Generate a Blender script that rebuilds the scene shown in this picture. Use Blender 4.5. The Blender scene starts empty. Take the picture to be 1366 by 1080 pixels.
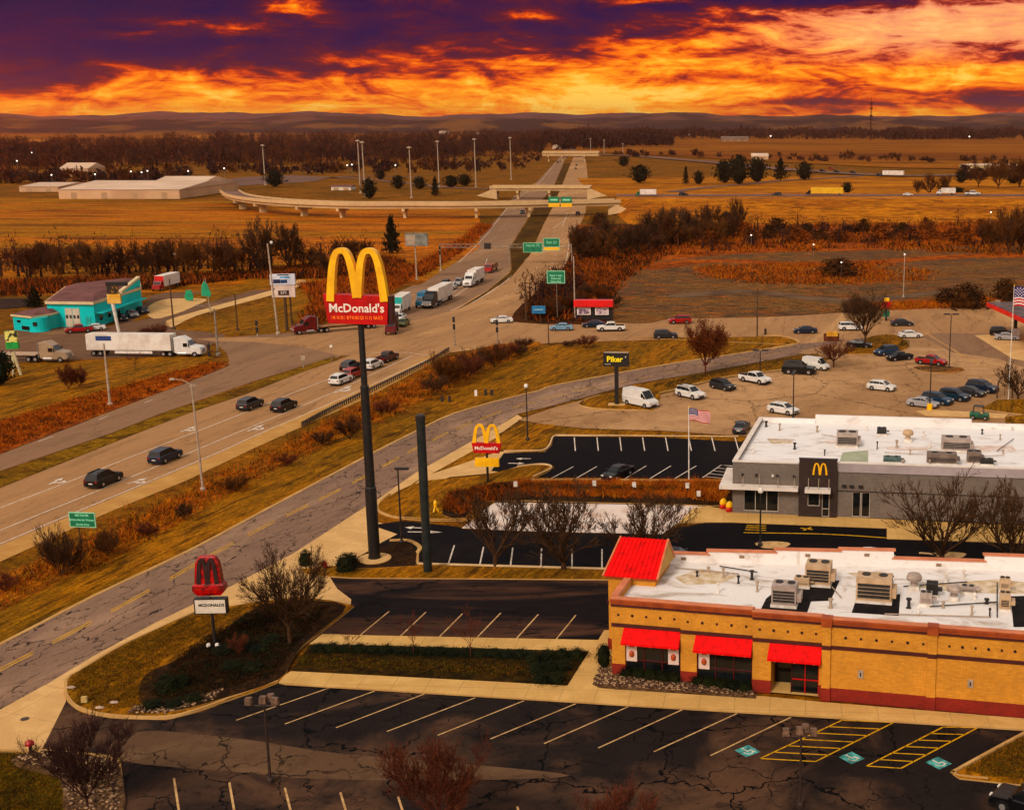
import bpy, bmesh, math, random
from math import sin, cos, pi, radians, atan2, sqrt, hypot, tan
from mathutils import Vector, Matrix
random.seed(7)
SC = bpy.context.scene
COL = SC.collection
# ------------------------------------------------------------ camera
H = 42.0; F = 1700.0; CX = 940.0; CY = 540.0; YH = 162.0
PITCH = math.atan((CY-YH)/F)
cam = bpy.data.cameras.new('camera'); camo = bpy.data.objects.new('camera', cam); COL.objects.link(camo)
camo.location = (0, 0, H); camo.rotation_euler = (pi/2-PITCH, 0, 0)
cam.sensor_width = 36; cam.lens = 36*F/1366; cam.shift_x = (683-CX)/1366
cam.clip_start = 0.5; cam.clip_end = 60000
SC.camera = camo
# ------------------------------------------------------------ view
SC.view_settings.view_transform = 'Standard'; SC.view_settings.look = 'None'
SC.view_settings.exposure = 0.0; SC.view_settings.gamma = 1.0
# ------------------------------------------------------------ node helper
class NT:
    def __init__(s, nt): s.nt = nt; s.n = nt.nodes; s.l = nt.links
    def add(s, t, **k):
        n = s.n.new(t)
        for a, v in k.items():
            if a == 'ins':
                for i, x in v.items(): s.put(n, i, x)
            else: setattr(n, a, v)
        return n
    def put(s, n, i, x):
        if isinstance(x, bpy.types.NodeSocket): s.l.new(x, n.inputs[i])
        else: n.inputs[i].default_value = x
    def math(s, op, a, b=0.0, c=0.0, clamp=False):
        n = s.n.new('ShaderNodeMath'); n.operation = op; n.use_clamp = clamp
        s.put(n, 0, a); s.put(n, 1, b)
        if op in ('MULTIPLY_ADD', 'SMOOTHSTEP', 'COMPARE'): s.put(n, 2, c)
        return n.outputs[0]
    def mix(s, f, a, b):
        n = s.n.new('ShaderNodeMix'); n.data_type = 'RGBA'
        s.put(n, 0, f); s.put(n, 6, a if not isinstance(a, tuple) else (*a[:3], 1)); s.put(n, 7, b if not isinstance(b, tuple) else (*b[:3], 1))
        return n.outputs[2]
    def sstep(s, v, lo, hi):
        n = s.n.new('ShaderNodeMapRange'); n.interpolation_type = 'SMOOTHSTEP'
        s.put(n, 0, v); n.inputs[1].default_value = lo; n.inputs[2].default_value = hi
        return n.outputs[0]
    def noise(s, vec, scale, detail=4, rough=.55, dist=0.0):
        n = s.n.new('ShaderNodeTexNoise'); s.put(n, 'Vector', vec)
        n.inputs['Scale'].default_value = scale; n.inputs['Detail'].default_value = detail
        n.inputs['Roughness'].default_value = rough; n.inputs['Distortion'].default_value = dist
        return n.outputs[0]
    def ramp(s, v, stops, interp='LINEAR'):
        n = s.n.new('ShaderNodeValToRGB'); s.put(n, 0, v); r = n.color_ramp; r.interpolation = interp
        while len(r.elements) < len(stops): r.elements.new(.5)
        for e, (p, c) in zip(r.elements, stops): e.position = p; e.color = (*c[:3], 1)
        return n.outputs[0]
    def xyz(s, x, y, z):
        n = s.n.new('ShaderNodeCombineXYZ'); s.put(n, 0, x); s.put(n, 1, y); s.put(n, 2, z); return n.outputs[0]
# ------------------------------------------------------------ world: sunset clouds low down, overcast dome above
wd = bpy.data.worlds.new('World'); SC.world = wd; wd.use_nodes = True
w = NT(wd.node_tree); w.n.clear()
tc = w.add('ShaderNodeTexCoord'); sp = w.add('ShaderNodeSeparateXYZ', ins={0: tc.outputs['Generated']})
az = w.math('ARCTAN2', sp.outputs[0], sp.outputs[1])
u = w.math('MULTIPLY_ADD', az, 17.0, 9.4); v = w.math('MULTIPLY', sp.outputs[2], 17.0)
vec = w.xyz(w.math('MULTIPLY', u, .62), w.math('MULTIPLY', v, 1.9), 3.3)
big = w.noise(vec, 1.35, 8, .62, 1.0)
fine = w.noise(w.xyz(w.math('MULTIPLY', u, .8), w.math('MULTIPLY', v, 5.0), 9.0), 2.0, 7, .66, .9)
strk = w.noise(w.xyz(w.math('MULTIPLY', u, .32), w.math('MULTIPLY', v, 6.5), 1.0), 1.0, 4, .6, .3)
vb = w.ramp(w.math('DIVIDE', u, 14.0), [(q, (z,)*3) for q, z in ((0, .26), (.14, .26), (.25, .33), (.36, .42), (.43, .46), (.5, .42), (.57, .50), (.64, .62), (.72, .74), (.80, .82), (.88, .90), (1, .98))])
vb = w.math('MULTIPLY', vb, 1.7)
bias = w.math('MULTIPLY', w.math('SUBTRACT', v, vb), 1.0)
bias = w.math('MINIMUM', bias, .36)
lowb = w.math('MAXIMUM', bias, -.20)
d = w.math('ADD', w.math('MULTIPLY_ADD', w.math('SUBTRACT', big, .5), 1.45, lowb), .46)
d = w.math('ADD', d, w.math('MULTIPLY', w.math('SUBTRACT', fine, .5), .62))
fin2 = w.noise(w.xyz(w.math('MULTIPLY', u, 2.2), w.math('MULTIPLY', v, 9.0), 4.0), 1.6, 5, .65, .6)
d = w.math('ADD', d, w.math('MULTIPLY', w.math('SUBTRACT', fin2, .5), .36))
d = w.math('ADD', d, w.math('MULTIPLY', w.math('SUBTRACT', strk, .5), .50))
# bright break in the clouds
def blob(uc, vc, ru, rv, amp):
    a = w.math('DIVIDE', w.math('SUBTRACT', u, uc), ru); b = w.math('DIVIDE', w.math('SUBTRACT', v, vc), rv)
    r = w.math('ADD', w.math('MULTIPLY', a, a), w.math('MULTIPLY', b, b))
    return w.math('MULTIPLY', w.math('EXPONENT', w.math('MULTIPLY', r, -1.0)), amp)
for bl in [(0.6, .45, 1.6, .22, .14), (4.25, 1.38, .55, .20, -.50), (3.4, 1.12, .9, .10, -.34), (2.4, .98, .7, .07, -.2), (8.6, .26, 1.7, .15, -.26), (7.6, .72, 1.1, .06, -.22), (9.6, .42, 1.3, .05, -.12), (11.6, 1.12, 1.5, .18, -.10), (8.5, 1.50, .7, .07, -.42), (7.2, 1.30, .35, .05, -.3), (9.8, 1.35, .6, .08, -.22),
           (12.3, .86, 1.9, .12, .16), (10.3, .24, 2.2, .07, .22), (13.2, .28, .9, .13, .42), (1.0, 1.3, 3.0, .5, .15), (11.0, 1.60, 1.6, .13, .38), (12.6, .80, 1.6, .09, .14), (6.2, .62, .9, .08, .16), (2.6, .78, 1.6, .10, .12)]:
    d = w.math('ADD', d, blob(*bl))
skyc = w.ramp(d, [(0, (1.25, .72, .10)), (.12, (1.25, .50, .02)), (.27, (1.15, .26, .005)), (.40, (.85, .085, .004)), (.49, (.40, .024, .012)), (.60, (.12, .010, .024)), (.78, (.050, .007, .048)), (1, (.018, .005, .062))])
navy = w.math('MULTIPLY', w.math('MULTIPLY', w.sstep(v, .8, 1.5), w.sstep(u, 5.2, 1.0)), w.sstep(d, .55, .75))
skyc = w.mix(w.math('MULTIPLY', navy, .8), skyc, (.008, .007, .055))
pale = w.math('MULTIPLY', w.sstep(u, 9.0, 12.0), w.sstep(v, .6, 1.1))
skyc = w.mix(w.math('MULTIPLY', w.math('MULTIPLY', pale, .55), w.math('SUBTRACT', 1.0, w.sstep(d, .3, .55))), skyc, (.92, .44, .26))
# unseen orange lobe added past the left edge to light the haze
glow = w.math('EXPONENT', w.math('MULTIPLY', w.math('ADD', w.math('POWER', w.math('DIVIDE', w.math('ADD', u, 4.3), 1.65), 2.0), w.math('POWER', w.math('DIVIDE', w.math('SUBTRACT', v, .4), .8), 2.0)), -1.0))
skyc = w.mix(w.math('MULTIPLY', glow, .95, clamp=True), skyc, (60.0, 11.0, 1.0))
behind = w.sstep(sp.outputs[1], .25, -.05)
up = w.sstep(v, 1.9, 5.5)
SUN_EL, SUN_AZ = radians(38), radians(205)     # azimuth clockwise from +Y (view direction)
sky = w.add('ShaderNodeTexSky', sky_type='NISHITA', sun_disc=False, sun_elevation=SUN_EL, sun_rotation=SUN_AZ, dust_density=4.0)
mulS = w.add('ShaderNodeMix', data_type='RGBA', blend_type='MULTIPLY'); w.put(mulS, 0, 1.0); w.put(mulS, 6, sky.outputs[0]); w.put(mulS, 7, (.12, .085, .06, 1))
over = w.noise(tc.outputs['Generated'], 2.2, 4, .5)
dome = w.mix(w.sstep(over, .3, .7), (.45, .40, .365), (.69, .615, .555))
addn = w.add('ShaderNodeMix', data_type='RGBA', blend_type='ADD'); w.put(addn, 0, .55); w.put(addn, 6, dome); w.put(addn, 7, mulS.outputs[2])
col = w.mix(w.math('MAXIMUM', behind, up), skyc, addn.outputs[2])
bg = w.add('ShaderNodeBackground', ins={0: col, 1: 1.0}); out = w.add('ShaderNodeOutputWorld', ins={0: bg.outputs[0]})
# ------------------------------------------------------------ sun
sl = bpy.data.lights.new('sun', 'SUN'); sl.energy = 2.1; sl.angle = radians(11); sl.color = (1, .93, .84)
so = bpy.data.objects.new('sun', sl); COL.objects.link(so)
so.rotation_euler = (pi/2-SUN_EL, 0, pi-SUN_AZ)
# ------------------------------------------------------------ pixel of the 1366x1080 photo -> world
cp, sn = cos(PITCH), sin(PITCH)
def ray(px, py):
    dx, dy = (px-CX)/F, -(py-CY)/F
    return dx, cp+dy*sn, -sn+dy*cp
def G(px, py, z=0.0):
    x, y, zz = ray(px, py); t = (z-H)/zz
    return Vector((x*t, y*t, z))
def atY(px, py, Y):
    x, y, zz = ray(px, py); t = Y/y
    return Vector((x*t, Y, H+zz*t))
def hgt(px, py, topy, z=0.0):            # height of something that stands at (px,py) and reaches row topy
    return atY(px, topy, G(px, py, z).y).z
def ang(p, q):                            # heading on the ground between two pixels
    a, b = G(*p), G(*q); return atan2(b.y-a.y, b.x-a.x)
# ------------------------------------------------------------ objects
def tag(o, label=None, cat=None, group=None, kind=None):
    if label: o['label'] = label
    if cat: o['category'] = cat
    if group: o['group'] = group
    if kind: o['kind'] = kind
    return o
def thing(name, label, cat, loc=(0, 0, 0), rz=0, group=None):
    o = bpy.data.objects.new(name, None); COL.objects.link(o); o.location = loc; o.rotation_euler = (0, 0, rz)
    o.empty_display_size = .3
    return tag(o, label, cat, group)
def copy_tree(o, parent=None):
    c = o.copy(); COL.objects.link(c); c.parent = parent
    for ch in list(o.children): copy_tree(ch, c)
    return c
class MB:
    def __init__(s): s.v = []; s.f = []; s.mi = []; s.m = 0; s.sm = []; s.smooth = False
    def face(s, idx): s.f.append(idx); s.mi.append(s.m); s.sm.append(s.smooth)
    def poly(s, pts):
        b = len(s.v); s.v += [tuple(p) for p in pts]; s.face(tuple(range(b, b+len(pts)))); return s
    def box(s, x0, x1, y0, y1, z0, z1, tx=0, ty=0):
        b = len(s.v)
        s.v += [(x0,y0,z0),(x1,y0,z0),(x1,y1,z0),(x0,y1,z0),(x0+tx,y0+ty,z1),(x1-tx,y0+ty,z1),(x1-tx,y1-ty,z1),(x0+tx,y1-ty,z1)]
        for f in ((0,3,2,1),(4,5,6,7),(0,1,5,4),(1,2,6,5),(2,3,7,6),(3,0,4,7)): s.face(tuple(b+i for i in f))
        return s
    def obox(s, c, d, L, W, z0, z1):         # box centred on c in the plane, long along the direction d
        d = Vector((d[0], d[1])).normalized(); n = Vector((-d.y, d.x)); c = Vector((c[0], c[1])); b = len(s.v)
        for z in (z0, z1):
            for a, e in ((-1,-1),(1,-1),(1,1),(-1,1)):
                p = c+d*a*L/2+n*e*W/2; s.v.append((p.x, p.y, z))
        for f in ((0,3,2,1),(4,5,6,7),(0,1,5,4),(1,2,6,5),(2,3,7,6),(3,0,4,7)): s.face(tuple(b+i for i in f))
        return s
    def tube(s, p, q, r0, r1=None, n=8, caps=True):
        r1 = r0 if r1 is None else r1; p, q = Vector(p), Vector(q); a = (q-p)
        if a.length < 1e-6: return s
        a.normalize(); t = a.orthogonal().normalized(); bt = a.cross(t); b = len(s.v)
        for c, r in ((p, r0), (q, r1)):
            for i in range(n):
                k = 2*pi*i/n; s.v.append(tuple(c+(t*cos(k)+bt*sin(k))*r))
        for i in range(n): s.face((b+i, b+(i+1)%n, b+n+(i+1)%n, b+n+i))
        if caps: s.face(tuple(b+i for i in range(n-1, -1, -1))); s.face(tuple(b+n+i for i in range(n)))
        return s
    def lathe(s, prof, n=12, c=(0, 0, 0)):
        b = len(s.v)
        for r, z in prof:
            for i in range(n): k = 2*pi*i/n; s.v.append((c[0]+r*cos(k), c[1]+r*sin(k), c[2]+z))
        for j in range(len(prof)-1):
            for i in range(n): s.face((b+j*n+i, b+j*n+(i+1)%n, b+(j+1)*n+(i+1)%n, b+(j+1)*n+i))
        s.face(tuple(b+i for i in range(n-1, -1, -1))); s.face(tuple(b+(len(prof)-1)*n+i for i in range(n)))
        return s
    def extr(s, pts, axis, a0, a1):            # 2D outline pulled along an axis: 'y': pts are x,z; 'x': pts are y,z; 'z': pts are x,y
        f = {'y': lambda p, a: (p[0], a, p[1]), 'x': lambda p, a: (a, p[0], p[1]), 'z': lambda p, a: (p[0], p[1], a)}[axis]
        b = len(s.v); n = len(pts)
        s.v += [f(p, a0) for p in pts]+[f(p, a1) for p in pts]
        for i in range(n): s.face((b+i, b+(i+1)%n, b+n+(i+1)%n, b+n+i))
        s.face(tuple(range(b+n-1, b-1, -1))); s.face(tuple(range(b+n, b+2*n)))
        return s
    def loft(s, rings, caps=True):
        b = len(s.v); n = len(rings[0])
        for r in rings: s.v += [tuple(p) for p in r]
        for j in range(len(rings)-1):
            for i in range(n): s.face((b+j*n+i, b+j*n+(i+1)%n, b+(j+1)*n+(i+1)%n, b+(j+1)*n+i))
        if caps: s.face(tuple(range(b+n-1, b-1, -1))); e = b+(len(rings)-1)*n; s.face(tuple(range(e, e+n)))
        return s
    def xf(s, M):
        s.v = [tuple(M @ Vector(p)) for p in s.v]; return s
    def build(s, name, mats, parent=None, fix=True, loc=None, rz=0):
        me = bpy.data.meshes.new(name); me.from_pydata(s.v, [], s.f)
        if not isinstance(mats, (list, tuple)): mats = [mats]
        for m in mats: me.materials.append(m)
        me.polygons.foreach_set('material_index', s.mi); me.polygons.foreach_set('use_smooth', s.sm)
        if fix and len(s.f) < 20000:
            bm = bmesh.new(); bm.from_mesh(me); bmesh.ops.recalc_face_normals(bm, faces=bm.faces); bm.to_mesh(me); bm.free()
        me.update()
        o = bpy.data.objects.new(name, me); COL.objects.link(o)
        if parent: o.parent = parent
        if loc is not None: o.location = loc
        o.rotation_euler.z = rz
        return o
# ------------------------------------------------------------ materials
def GC(c, s=1.30):
    L = .3*c[0]+.6*c[1]+.1*c[2]; k = min(1.0, L/.24)**.40
    return tuple(max(.0015, (L+(x-L)*s)*k) for x in c[:3])
MATS = {}
def newmat(name):
    m = bpy.data.materials.new(name); m.use_nodes = True; t = NT(m.node_tree); t.n.clear()
    p = t.add('ShaderNodeBsdfPrincipled'); o = t.add('ShaderNodeOutputMaterial', ins={0: p.outputs[0]}); MATS[name] = m
    return m, t, p
def PM(name, c, c2=None, scale=3.0, rough=.6, metal=0.0, bump=0.0, emit=0.0, spec=.4, obj=False, lo=.35, hi=.65, coat=0.0):
    """paint-like material: colour c, varied towards c2 by noise"""
    if name in MATS: return MATS[name]
    m, t, p = newmat(name)
    g = t.add('ShaderNodeTexCoord').outputs['Object'] if obj else t.add('ShaderNodeNewGeometry').outputs['Position']
    n1 = t.noise(g, scale, 5, .6)
    if c2 is None: c2 = tuple(x*.72 for x in c)
    c, c2 = GC(c), GC(c2)
    if rough > .68: spec = .1
    t.put(p, 'Base Color', t.mix(t.sstep(n1, lo, hi), c, c2))
    p.inputs['Roughness'].default_value = rough; p.inputs['Metallic'].default_value = metal
    p.inputs['Specular IOR Level'].default_value = spec; p.inputs['Coat Weight'].default_value = coat
    if bump:
        b = t.add('ShaderNodeBump', ins={'Height': t.noise(g, scale*4, 3), 'Strength': bump, 'Distance': .05}); t.put(p, 'Normal', b.outputs[0])
    if emit: t.put(p, 'Emission Color', (*c, 1)); p.inputs['Emission Strength'].default_value = emit
    return m
def ground_mat(name, cols, s1=.02, s2=.35, s3=3.0, streak=None, bump=.5, rough=.95, fine=.35):
    """grassy / earthy ground: three colours mixed at two scales, fine mottling on top"""
    m, t, p = newmat(name); g = t.add('ShaderNodeNewGeometry').outputs['Position']
    gs = g; cols = [GC(k) for k in cols]
    if streak:
        m0 = t.add('ShaderNodeMapping', ins={0: g}); m0.inputs['Rotation'].default_value = (0, 0, streak[2] if len(streak) > 2 else 0); mp = t.add('ShaderNodeMapping', ins={0: m0.outputs[0]}); mp.inputs['Scale'].default_value = (streak[0], streak[1], 1); gs = mp.outputs[0]
    a = t.noise(gs, s1, 6, .62, .6); b = t.noise(gs, s2, 6, .68, .4); c = t.noise(g, s3, 4, .7)
    x = t.mix(t.sstep(a, .40, .60), cols[0], cols[1]); x = t.mix(t.math('MULTIPLY', t.sstep(b, .46, .66), .8), x, cols[2])
    if len(cols) > 3: x = t.mix(t.math('MULTIPLY', t.sstep(t.noise(gs, s2*2.3, 5, .6, .3), .55, .72), .8), x, cols[3])
    f = t.math('MULTIPLY_ADD', t.math('SUBTRACT', t.sstep(c, .32, .68), .5), fine*1.9, 1.0)
    f2 = t.math('MULTIPLY_ADD', t.math('SUBTRACT', t.sstep(t.noise(gs, s3*.35, 5, .7), .34, .66), .5), fine*1.9, 1.0)
    hs = t.add('ShaderNodeHueSaturation', ins={'Value': t.math('MULTIPLY', f, f2), 'Color': x})
    t.put(p, 'Base Color', hs.outputs[0]); p.inputs['Roughness'].default_value = rough; p.inputs['Specular IOR Level'].default_value = .04
    bp = t.add('ShaderNodeBump', ins={'Height': c, 'Strength': bump, 'Distance': .12}); t.put(p, 'Normal', bp.outputs[0])
    return m
def asphalt(name, base, light, crack=.14, cw=.012, dark=(.006, .006, .008), patch=.05, rough=.85, amt=1.0, stretch=(1, 1, 0), lightlo=.5, lighthi=.68, wear=None):
    m, t, p = newmat(name); g = t.add('ShaderNodeNewGeometry').outputs['Position']
    base, light, dark = GC(base), GC(light), GC(dark)
    m0 = t.add('ShaderNodeMapping', ins={0: g}); m0.inputs['Rotation'].default_value = (0, 0, stretch[2]); mp = t.add('ShaderNodeMapping', ins={0: m0.outputs[0]}); mp.inputs['Scale'].default_value = (stretch[0], stretch[1], 1)
    gs = mp.outputs[0]
    n = t.noise(gs, patch, 5, .6, .8)
    if wear:
        (a_, b_, amp, wd2) = wear; q0, q1 = G(*a_), G(*b_); dv = (q1-q0).normalized(); nx, ny = dv.y, -dv.x
        sg = t.add('ShaderNodeSeparateXYZ', ins={0: g}); ds = t.math('ADD', t.math('MULTIPLY', t.math('SUBTRACT', sg.outputs[0], q0.x), nx), t.math('MULTIPLY', t.math('SUBTRACT', sg.outputs[1], q0.y), ny))
        n = t.math('ADD', n, t.math('MULTIPLY', t.math('SUBTRACT', t.sstep(ds, -wd2, wd2), .5), amp))
    x = t.mix(t.sstep(n, lightlo, lighthi), base, light)
    n2 = t.noise(gs, patch*7, 6, .7, .5)
    x = t.mix(t.math('MULTIPLY', t.sstep(n2, .45, .75), .55), x, tuple(k*.45 for k in base))
    if amt > 0:
        dn = t.add('ShaderNodeTexNoise', ins={'Vector': gs}); dn.inputs['Scale'].default_value = .8; dn.inputs['Detail'].default_value = 5
        wv = t.add('ShaderNodeVectorMath', operation='MULTIPLY_ADD'); t.put(wv, 0, dn.outputs[1]); wv.inputs[1].default_value = (2.6, 2.6, 0); t.put(wv, 2, gs)
        fac = None
        for sc, wd_, th in ((crack, cw, .44), (crack*2.4, cw*1.3, .50), (crack*5, cw*1.5, .62)):
            vr = t.add('ShaderNodeTexVoronoi', feature='DISTANCE_TO_EDGE', voronoi_dimensions='2D'); t.put(vr, 'Vector', wv.outputs[0]); vr.inputs['Scale'].default_value = sc
            mask = t.sstep(t.noise(gs, sc*.6, 2, .5), th-.06, th+.05)
            w_ = t.math('MULTIPLY_ADD', t.noise(gs, 2.0, 2), wd_*1.6, wd_*.2)
            e = t.math('MULTIPLY', t.math('LESS_THAN', vr.outputs[0], w_), mask)
            fac = e if fac is None else t.math('MAXIMUM', fac, e)
        x = t.mix(t.math('MULTIPLY', fac, amt), x, dark)
    spots = t.sstep(t.noise(gs, .9, 4, .6, 1.2), .60, .70); x = t.mix(t.math('MULTIPLY', spots, .5), x, tuple(k*.35 for k in base))
    x = t.mix(t.math('MULTIPLY', t.sstep(t.noise(gs, 1.7, 5, .75, .4), .58, .78), .35), x, tuple(k*1.8+.01 for k in base))
    f = t.math('MULTIPLY_ADD', t.math('SUBTRACT', t.noise(g, 9.0, 4, .7), .5), .9, 1.0)
    hs = t.add('ShaderNodeHueSaturation', ins={'Value': f, 'Color': x})
    t.put(p, 'Base Color', hs.outputs[0]); p.inputs['Roughness'].default_value = rough; p.inputs['Specular IOR Level'].default_value = .06
    bp = t.add('ShaderNodeBump', ins={'Height': t.noise(g, 14.0, 3), 'Strength': .35, 'Distance': .03}); t.put(p, 'Normal', bp.outputs[0])
    return m
def concrete(name, c, c2, joint=0.0, jang=0.0, rough=.85, jc=.45):
    m, t, p = newmat(name); g = t.add('ShaderNodeNewGeometry').outputs['Position']
    c, c2 = GC(c), GC(c2)
    x = t.mix(t.sstep(t.noise(g, .35, 6, .65, .3), .42, .66), c, c2)
    x = t.mix(t.math('MULTIPLY', t.sstep(t.noise(g, 1.7, 5, .7, .6), .55, .8), .5), x, tuple(k*.5 for k in c))
    if joint:
        mp = t.add('ShaderNodeMapping', ins={0: g}); mp.inputs['Rotation'].default_value = (0, 0, jang)
        s2 = t.add('ShaderNodeSeparateXYZ', ins={0: mp.outputs[0]})
        e = None
        for k in (0, 1):
            fr = t.math('FRACT', t.math('DIVIDE', s2.outputs[k], joint)); l = t.math('LESS_THAN', fr, .05/joint)
            e = l if e is None else t.math('MAXIMUM', e, l)
        x = t.mix(t.math('MULTIPLY', e, .7), x, tuple(k*jc for k in c2))
    f = t.math('MULTIPLY_ADD', t.math('SUBTRACT', t.noise(g, 7.0, 4, .7), .5), .35, 1.0)
    hs = t.add('ShaderNodeHueSaturation', ins={'Value': f, 'Color': x})
    t.put(p, 'Base Color', hs.outputs[0]); p.inputs['Roughness'].default_value = rough; p.inputs['Specular IOR Level'].default_value = .06
    return m
RA = -ang((0, 890), (485, 640))
GRASS = ground_mat('grass_mat', [(.23, .098, .010), (.15, .075, .012), (.09, .034, .006), (.29, .14, .02)], .035, .25, 3.0, fine=.36)
LAWN = ground_mat('lawn_mat', [(.27, .120, .009), (.19, .095, .010), (.065, .032, .007), (.33, .165, .022)], .09, .42, 3.5, streak=(.35, 1.9, RA), fine=.38)
FIELD = ground_mat('field_mat', [(.36, .125, .010), (.27, .125, .012), (.09, .028, .006), (.38, .13, .012)], .012, .05, .5, streak=(.3, 1.6), fine=.36)
FARF = ground_mat('far_field_mat', [(.20, .070, .018), (.26, .105, .020), (.08, .028, .012), (.30, .125, .024)], .0022, .006, .08, streak=(.3, 1.6), fine=.22)
GOLD = ground_mat('embankment_grass_mat', [(.38, .155, .025), (.30, .110, .018), (.11, .034, .010), (.46, .21, .045)], .03, .16, 1.2, streak=(.6, 1.2), fine=.30)
DIRT = ground_mat('dirt_mat', [(.115, .070, .042), (.16, .090, .042), (.24, .080, .012), (.035, .022, .018)], .05, .28, 1.6, streak=(.45, 1.5), fine=.55)
RUST = ground_mat('rust_grass_mat', [(.34, .095, .006), (.22, .062, .008), (.08, .024, .006), (.42, .15, .01)], .06, .3, 2.5, fine=.35)
MULCH = ground_mat('mulch_mat', [(.055, .028, .014), (.04, .022, .012), (.022, .014, .010), (.10, .045, .016)], .2, .9, 6, fine=.4)
ROCK = ground_mat('rock_mat', [(.18, .11, .065), (.11, .06, .035), (.05, .026, .016), (.30, .20, .12)], .9, 3.5, 9, fine=.45)
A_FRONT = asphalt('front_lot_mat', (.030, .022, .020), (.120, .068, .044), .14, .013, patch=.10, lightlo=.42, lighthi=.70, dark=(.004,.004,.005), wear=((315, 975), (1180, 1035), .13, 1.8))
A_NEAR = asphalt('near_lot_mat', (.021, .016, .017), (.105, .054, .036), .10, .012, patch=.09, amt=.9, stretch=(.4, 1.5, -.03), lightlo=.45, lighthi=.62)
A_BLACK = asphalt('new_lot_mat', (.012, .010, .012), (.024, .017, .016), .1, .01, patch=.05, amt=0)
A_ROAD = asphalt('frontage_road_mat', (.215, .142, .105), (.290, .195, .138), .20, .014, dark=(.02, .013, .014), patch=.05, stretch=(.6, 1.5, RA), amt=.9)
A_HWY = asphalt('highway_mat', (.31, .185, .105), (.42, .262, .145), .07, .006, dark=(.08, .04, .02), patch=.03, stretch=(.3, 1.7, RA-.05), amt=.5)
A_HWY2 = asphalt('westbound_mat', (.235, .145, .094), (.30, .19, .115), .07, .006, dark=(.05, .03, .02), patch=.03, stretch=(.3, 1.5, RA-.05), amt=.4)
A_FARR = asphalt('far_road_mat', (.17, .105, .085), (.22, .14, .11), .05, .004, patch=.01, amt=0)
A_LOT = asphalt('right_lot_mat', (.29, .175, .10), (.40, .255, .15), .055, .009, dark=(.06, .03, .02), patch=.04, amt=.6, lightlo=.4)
CONC = concrete('apron_mat', (.47, .31, .165), (.56, .38, .205), 4.5, .35)
WALK = concrete('sidewalk_mat', (.45, .295, .14), (.53, .355, .175), 2.6, .055)
KERB = concrete('kerb_mat', (.36, .225, .11), (.45, .295, .15))
KERBW = concrete('pale_kerb_mat', (.50, .36, .22), (.58, .44, .28))
PATIO = concrete('patio_mat', (.62, .54, .48), (.44, .33, .27))
PAINTW = PM('white_paint', (.62, .55, .47), (.34, .27, .21), 1.6, .7, lo=.4, hi=.75)
PAINTT = PM('tan_paint', (.50, .34, .19), (.28, .17, .09), 1.6, .7, lo=.35, hi=.75)
PAINTY = PM('yellow_paint', (.52, .30, .04), (.22, .12, .02), 1.6, .7, lo=.45, hi=.75)
PAINTG = PM('gold_paint', (.56, .33, .05), (.36, .21, .035), 1.0, .7)
# ------------------------------------------------------------ ground helpers
def cr(pts, k=5, closed=False):                 # Catmull-Rom through the points
    P = [Vector(p) for p in pts]; n = len(P); o = []
    rng = range(n) if closed else range(n-1)
    for i in rng:
        p0 = P[(i-1) % n] if closed or i > 0 else P[0]*2-P[1]
        p1 = P[i]; p2 = P[(i+1) % n]; p3 = P[(i+2) % n] if closed or i+2 < n else P[-1]*2-P[-2]
        for j in range(k):
            t = j/k; o.append(.5*((2*p1)+(p2-p0)*t+(2*p0-5*p1+4*p2-p3)*t*t+(3*p1-p0-3*p2+p3)*t**3))
    if not closed: o.append(P[-1])
    return o
def sheet(name, px, mat, z, smooth=0, thick=0.0):
    pts = [G(x, y, z) for x, y in px]
    if smooth: pts = cr(pts, smooth, True)
    m = MB()
    if thick: m.extr([(p.x, p.y) for p in pts], 'z', z-thick, z); m.mi = [1]*len(pts)+[0, 0]
    else: m.poly(pts)
    o = m.build(name, [mat, KERB] if thick else mat); o['kind'] = 'structure'
    if not thick:
        if o.data.polygons[0].normal.z < 0: o.data.flip_normals()
    return o
def ribbon(mb, pts, w0, z=None, w1=None):          # flat band along world points
    pts = [Vector(p) for p in pts]; n = len(pts); b = len(mb.v)
    for i, p in enumerate(pts):
        a = pts[max(i-1, 0)]; c = pts[min(i+1, n-1)]; d = Vector((c.x-a.x, c.y-a.y)).normalized(); nn = Vector((-d.y, d.x))
        w_ = (w0+((w1 if w1 is not None else w0)-w0)*i/max(n-1, 1))/2; zz = p.z if z is None else z
        mb.v += [(p.x-nn.x*w_, p.y-nn.y*w_, zz), (p.x+nn.x*w_, p.y+nn.y*w_, zz)]
    for i in range(n-1): mb.face((b+2*i, b+2*i+1, b+2*i+3, b+2*i+2))
    return mb
def kerb(name, px, w_=.2, h=.15, smooth=5, mat=None, z=0.0, closed=False):
    pts = [G(x, y, z) for x, y in px]
    if smooth: pts = cr(pts, smooth, closed)
    if closed: pts.append(pts[0].copy())
    m = MB(); n = len(pts); rings = []
    for i, p in enumerate(pts):
        a = pts[max(i-1, 0)]; c = pts[min(i+1, n-1)]; d = Vector((c.x-a.x, c.y-a.y)).normalized(); nn = Vector((-d.y, d.x, 0))*w_/2
        rings.append([p-nn, p+nn, p+nn*.8+Vector((0, 0, h)), p-nn*.8+Vector((0, 0, h))])
    m.loft(rings); o = m.build(name, mat or KERB); o['kind'] = 'structure'; return o
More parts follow.
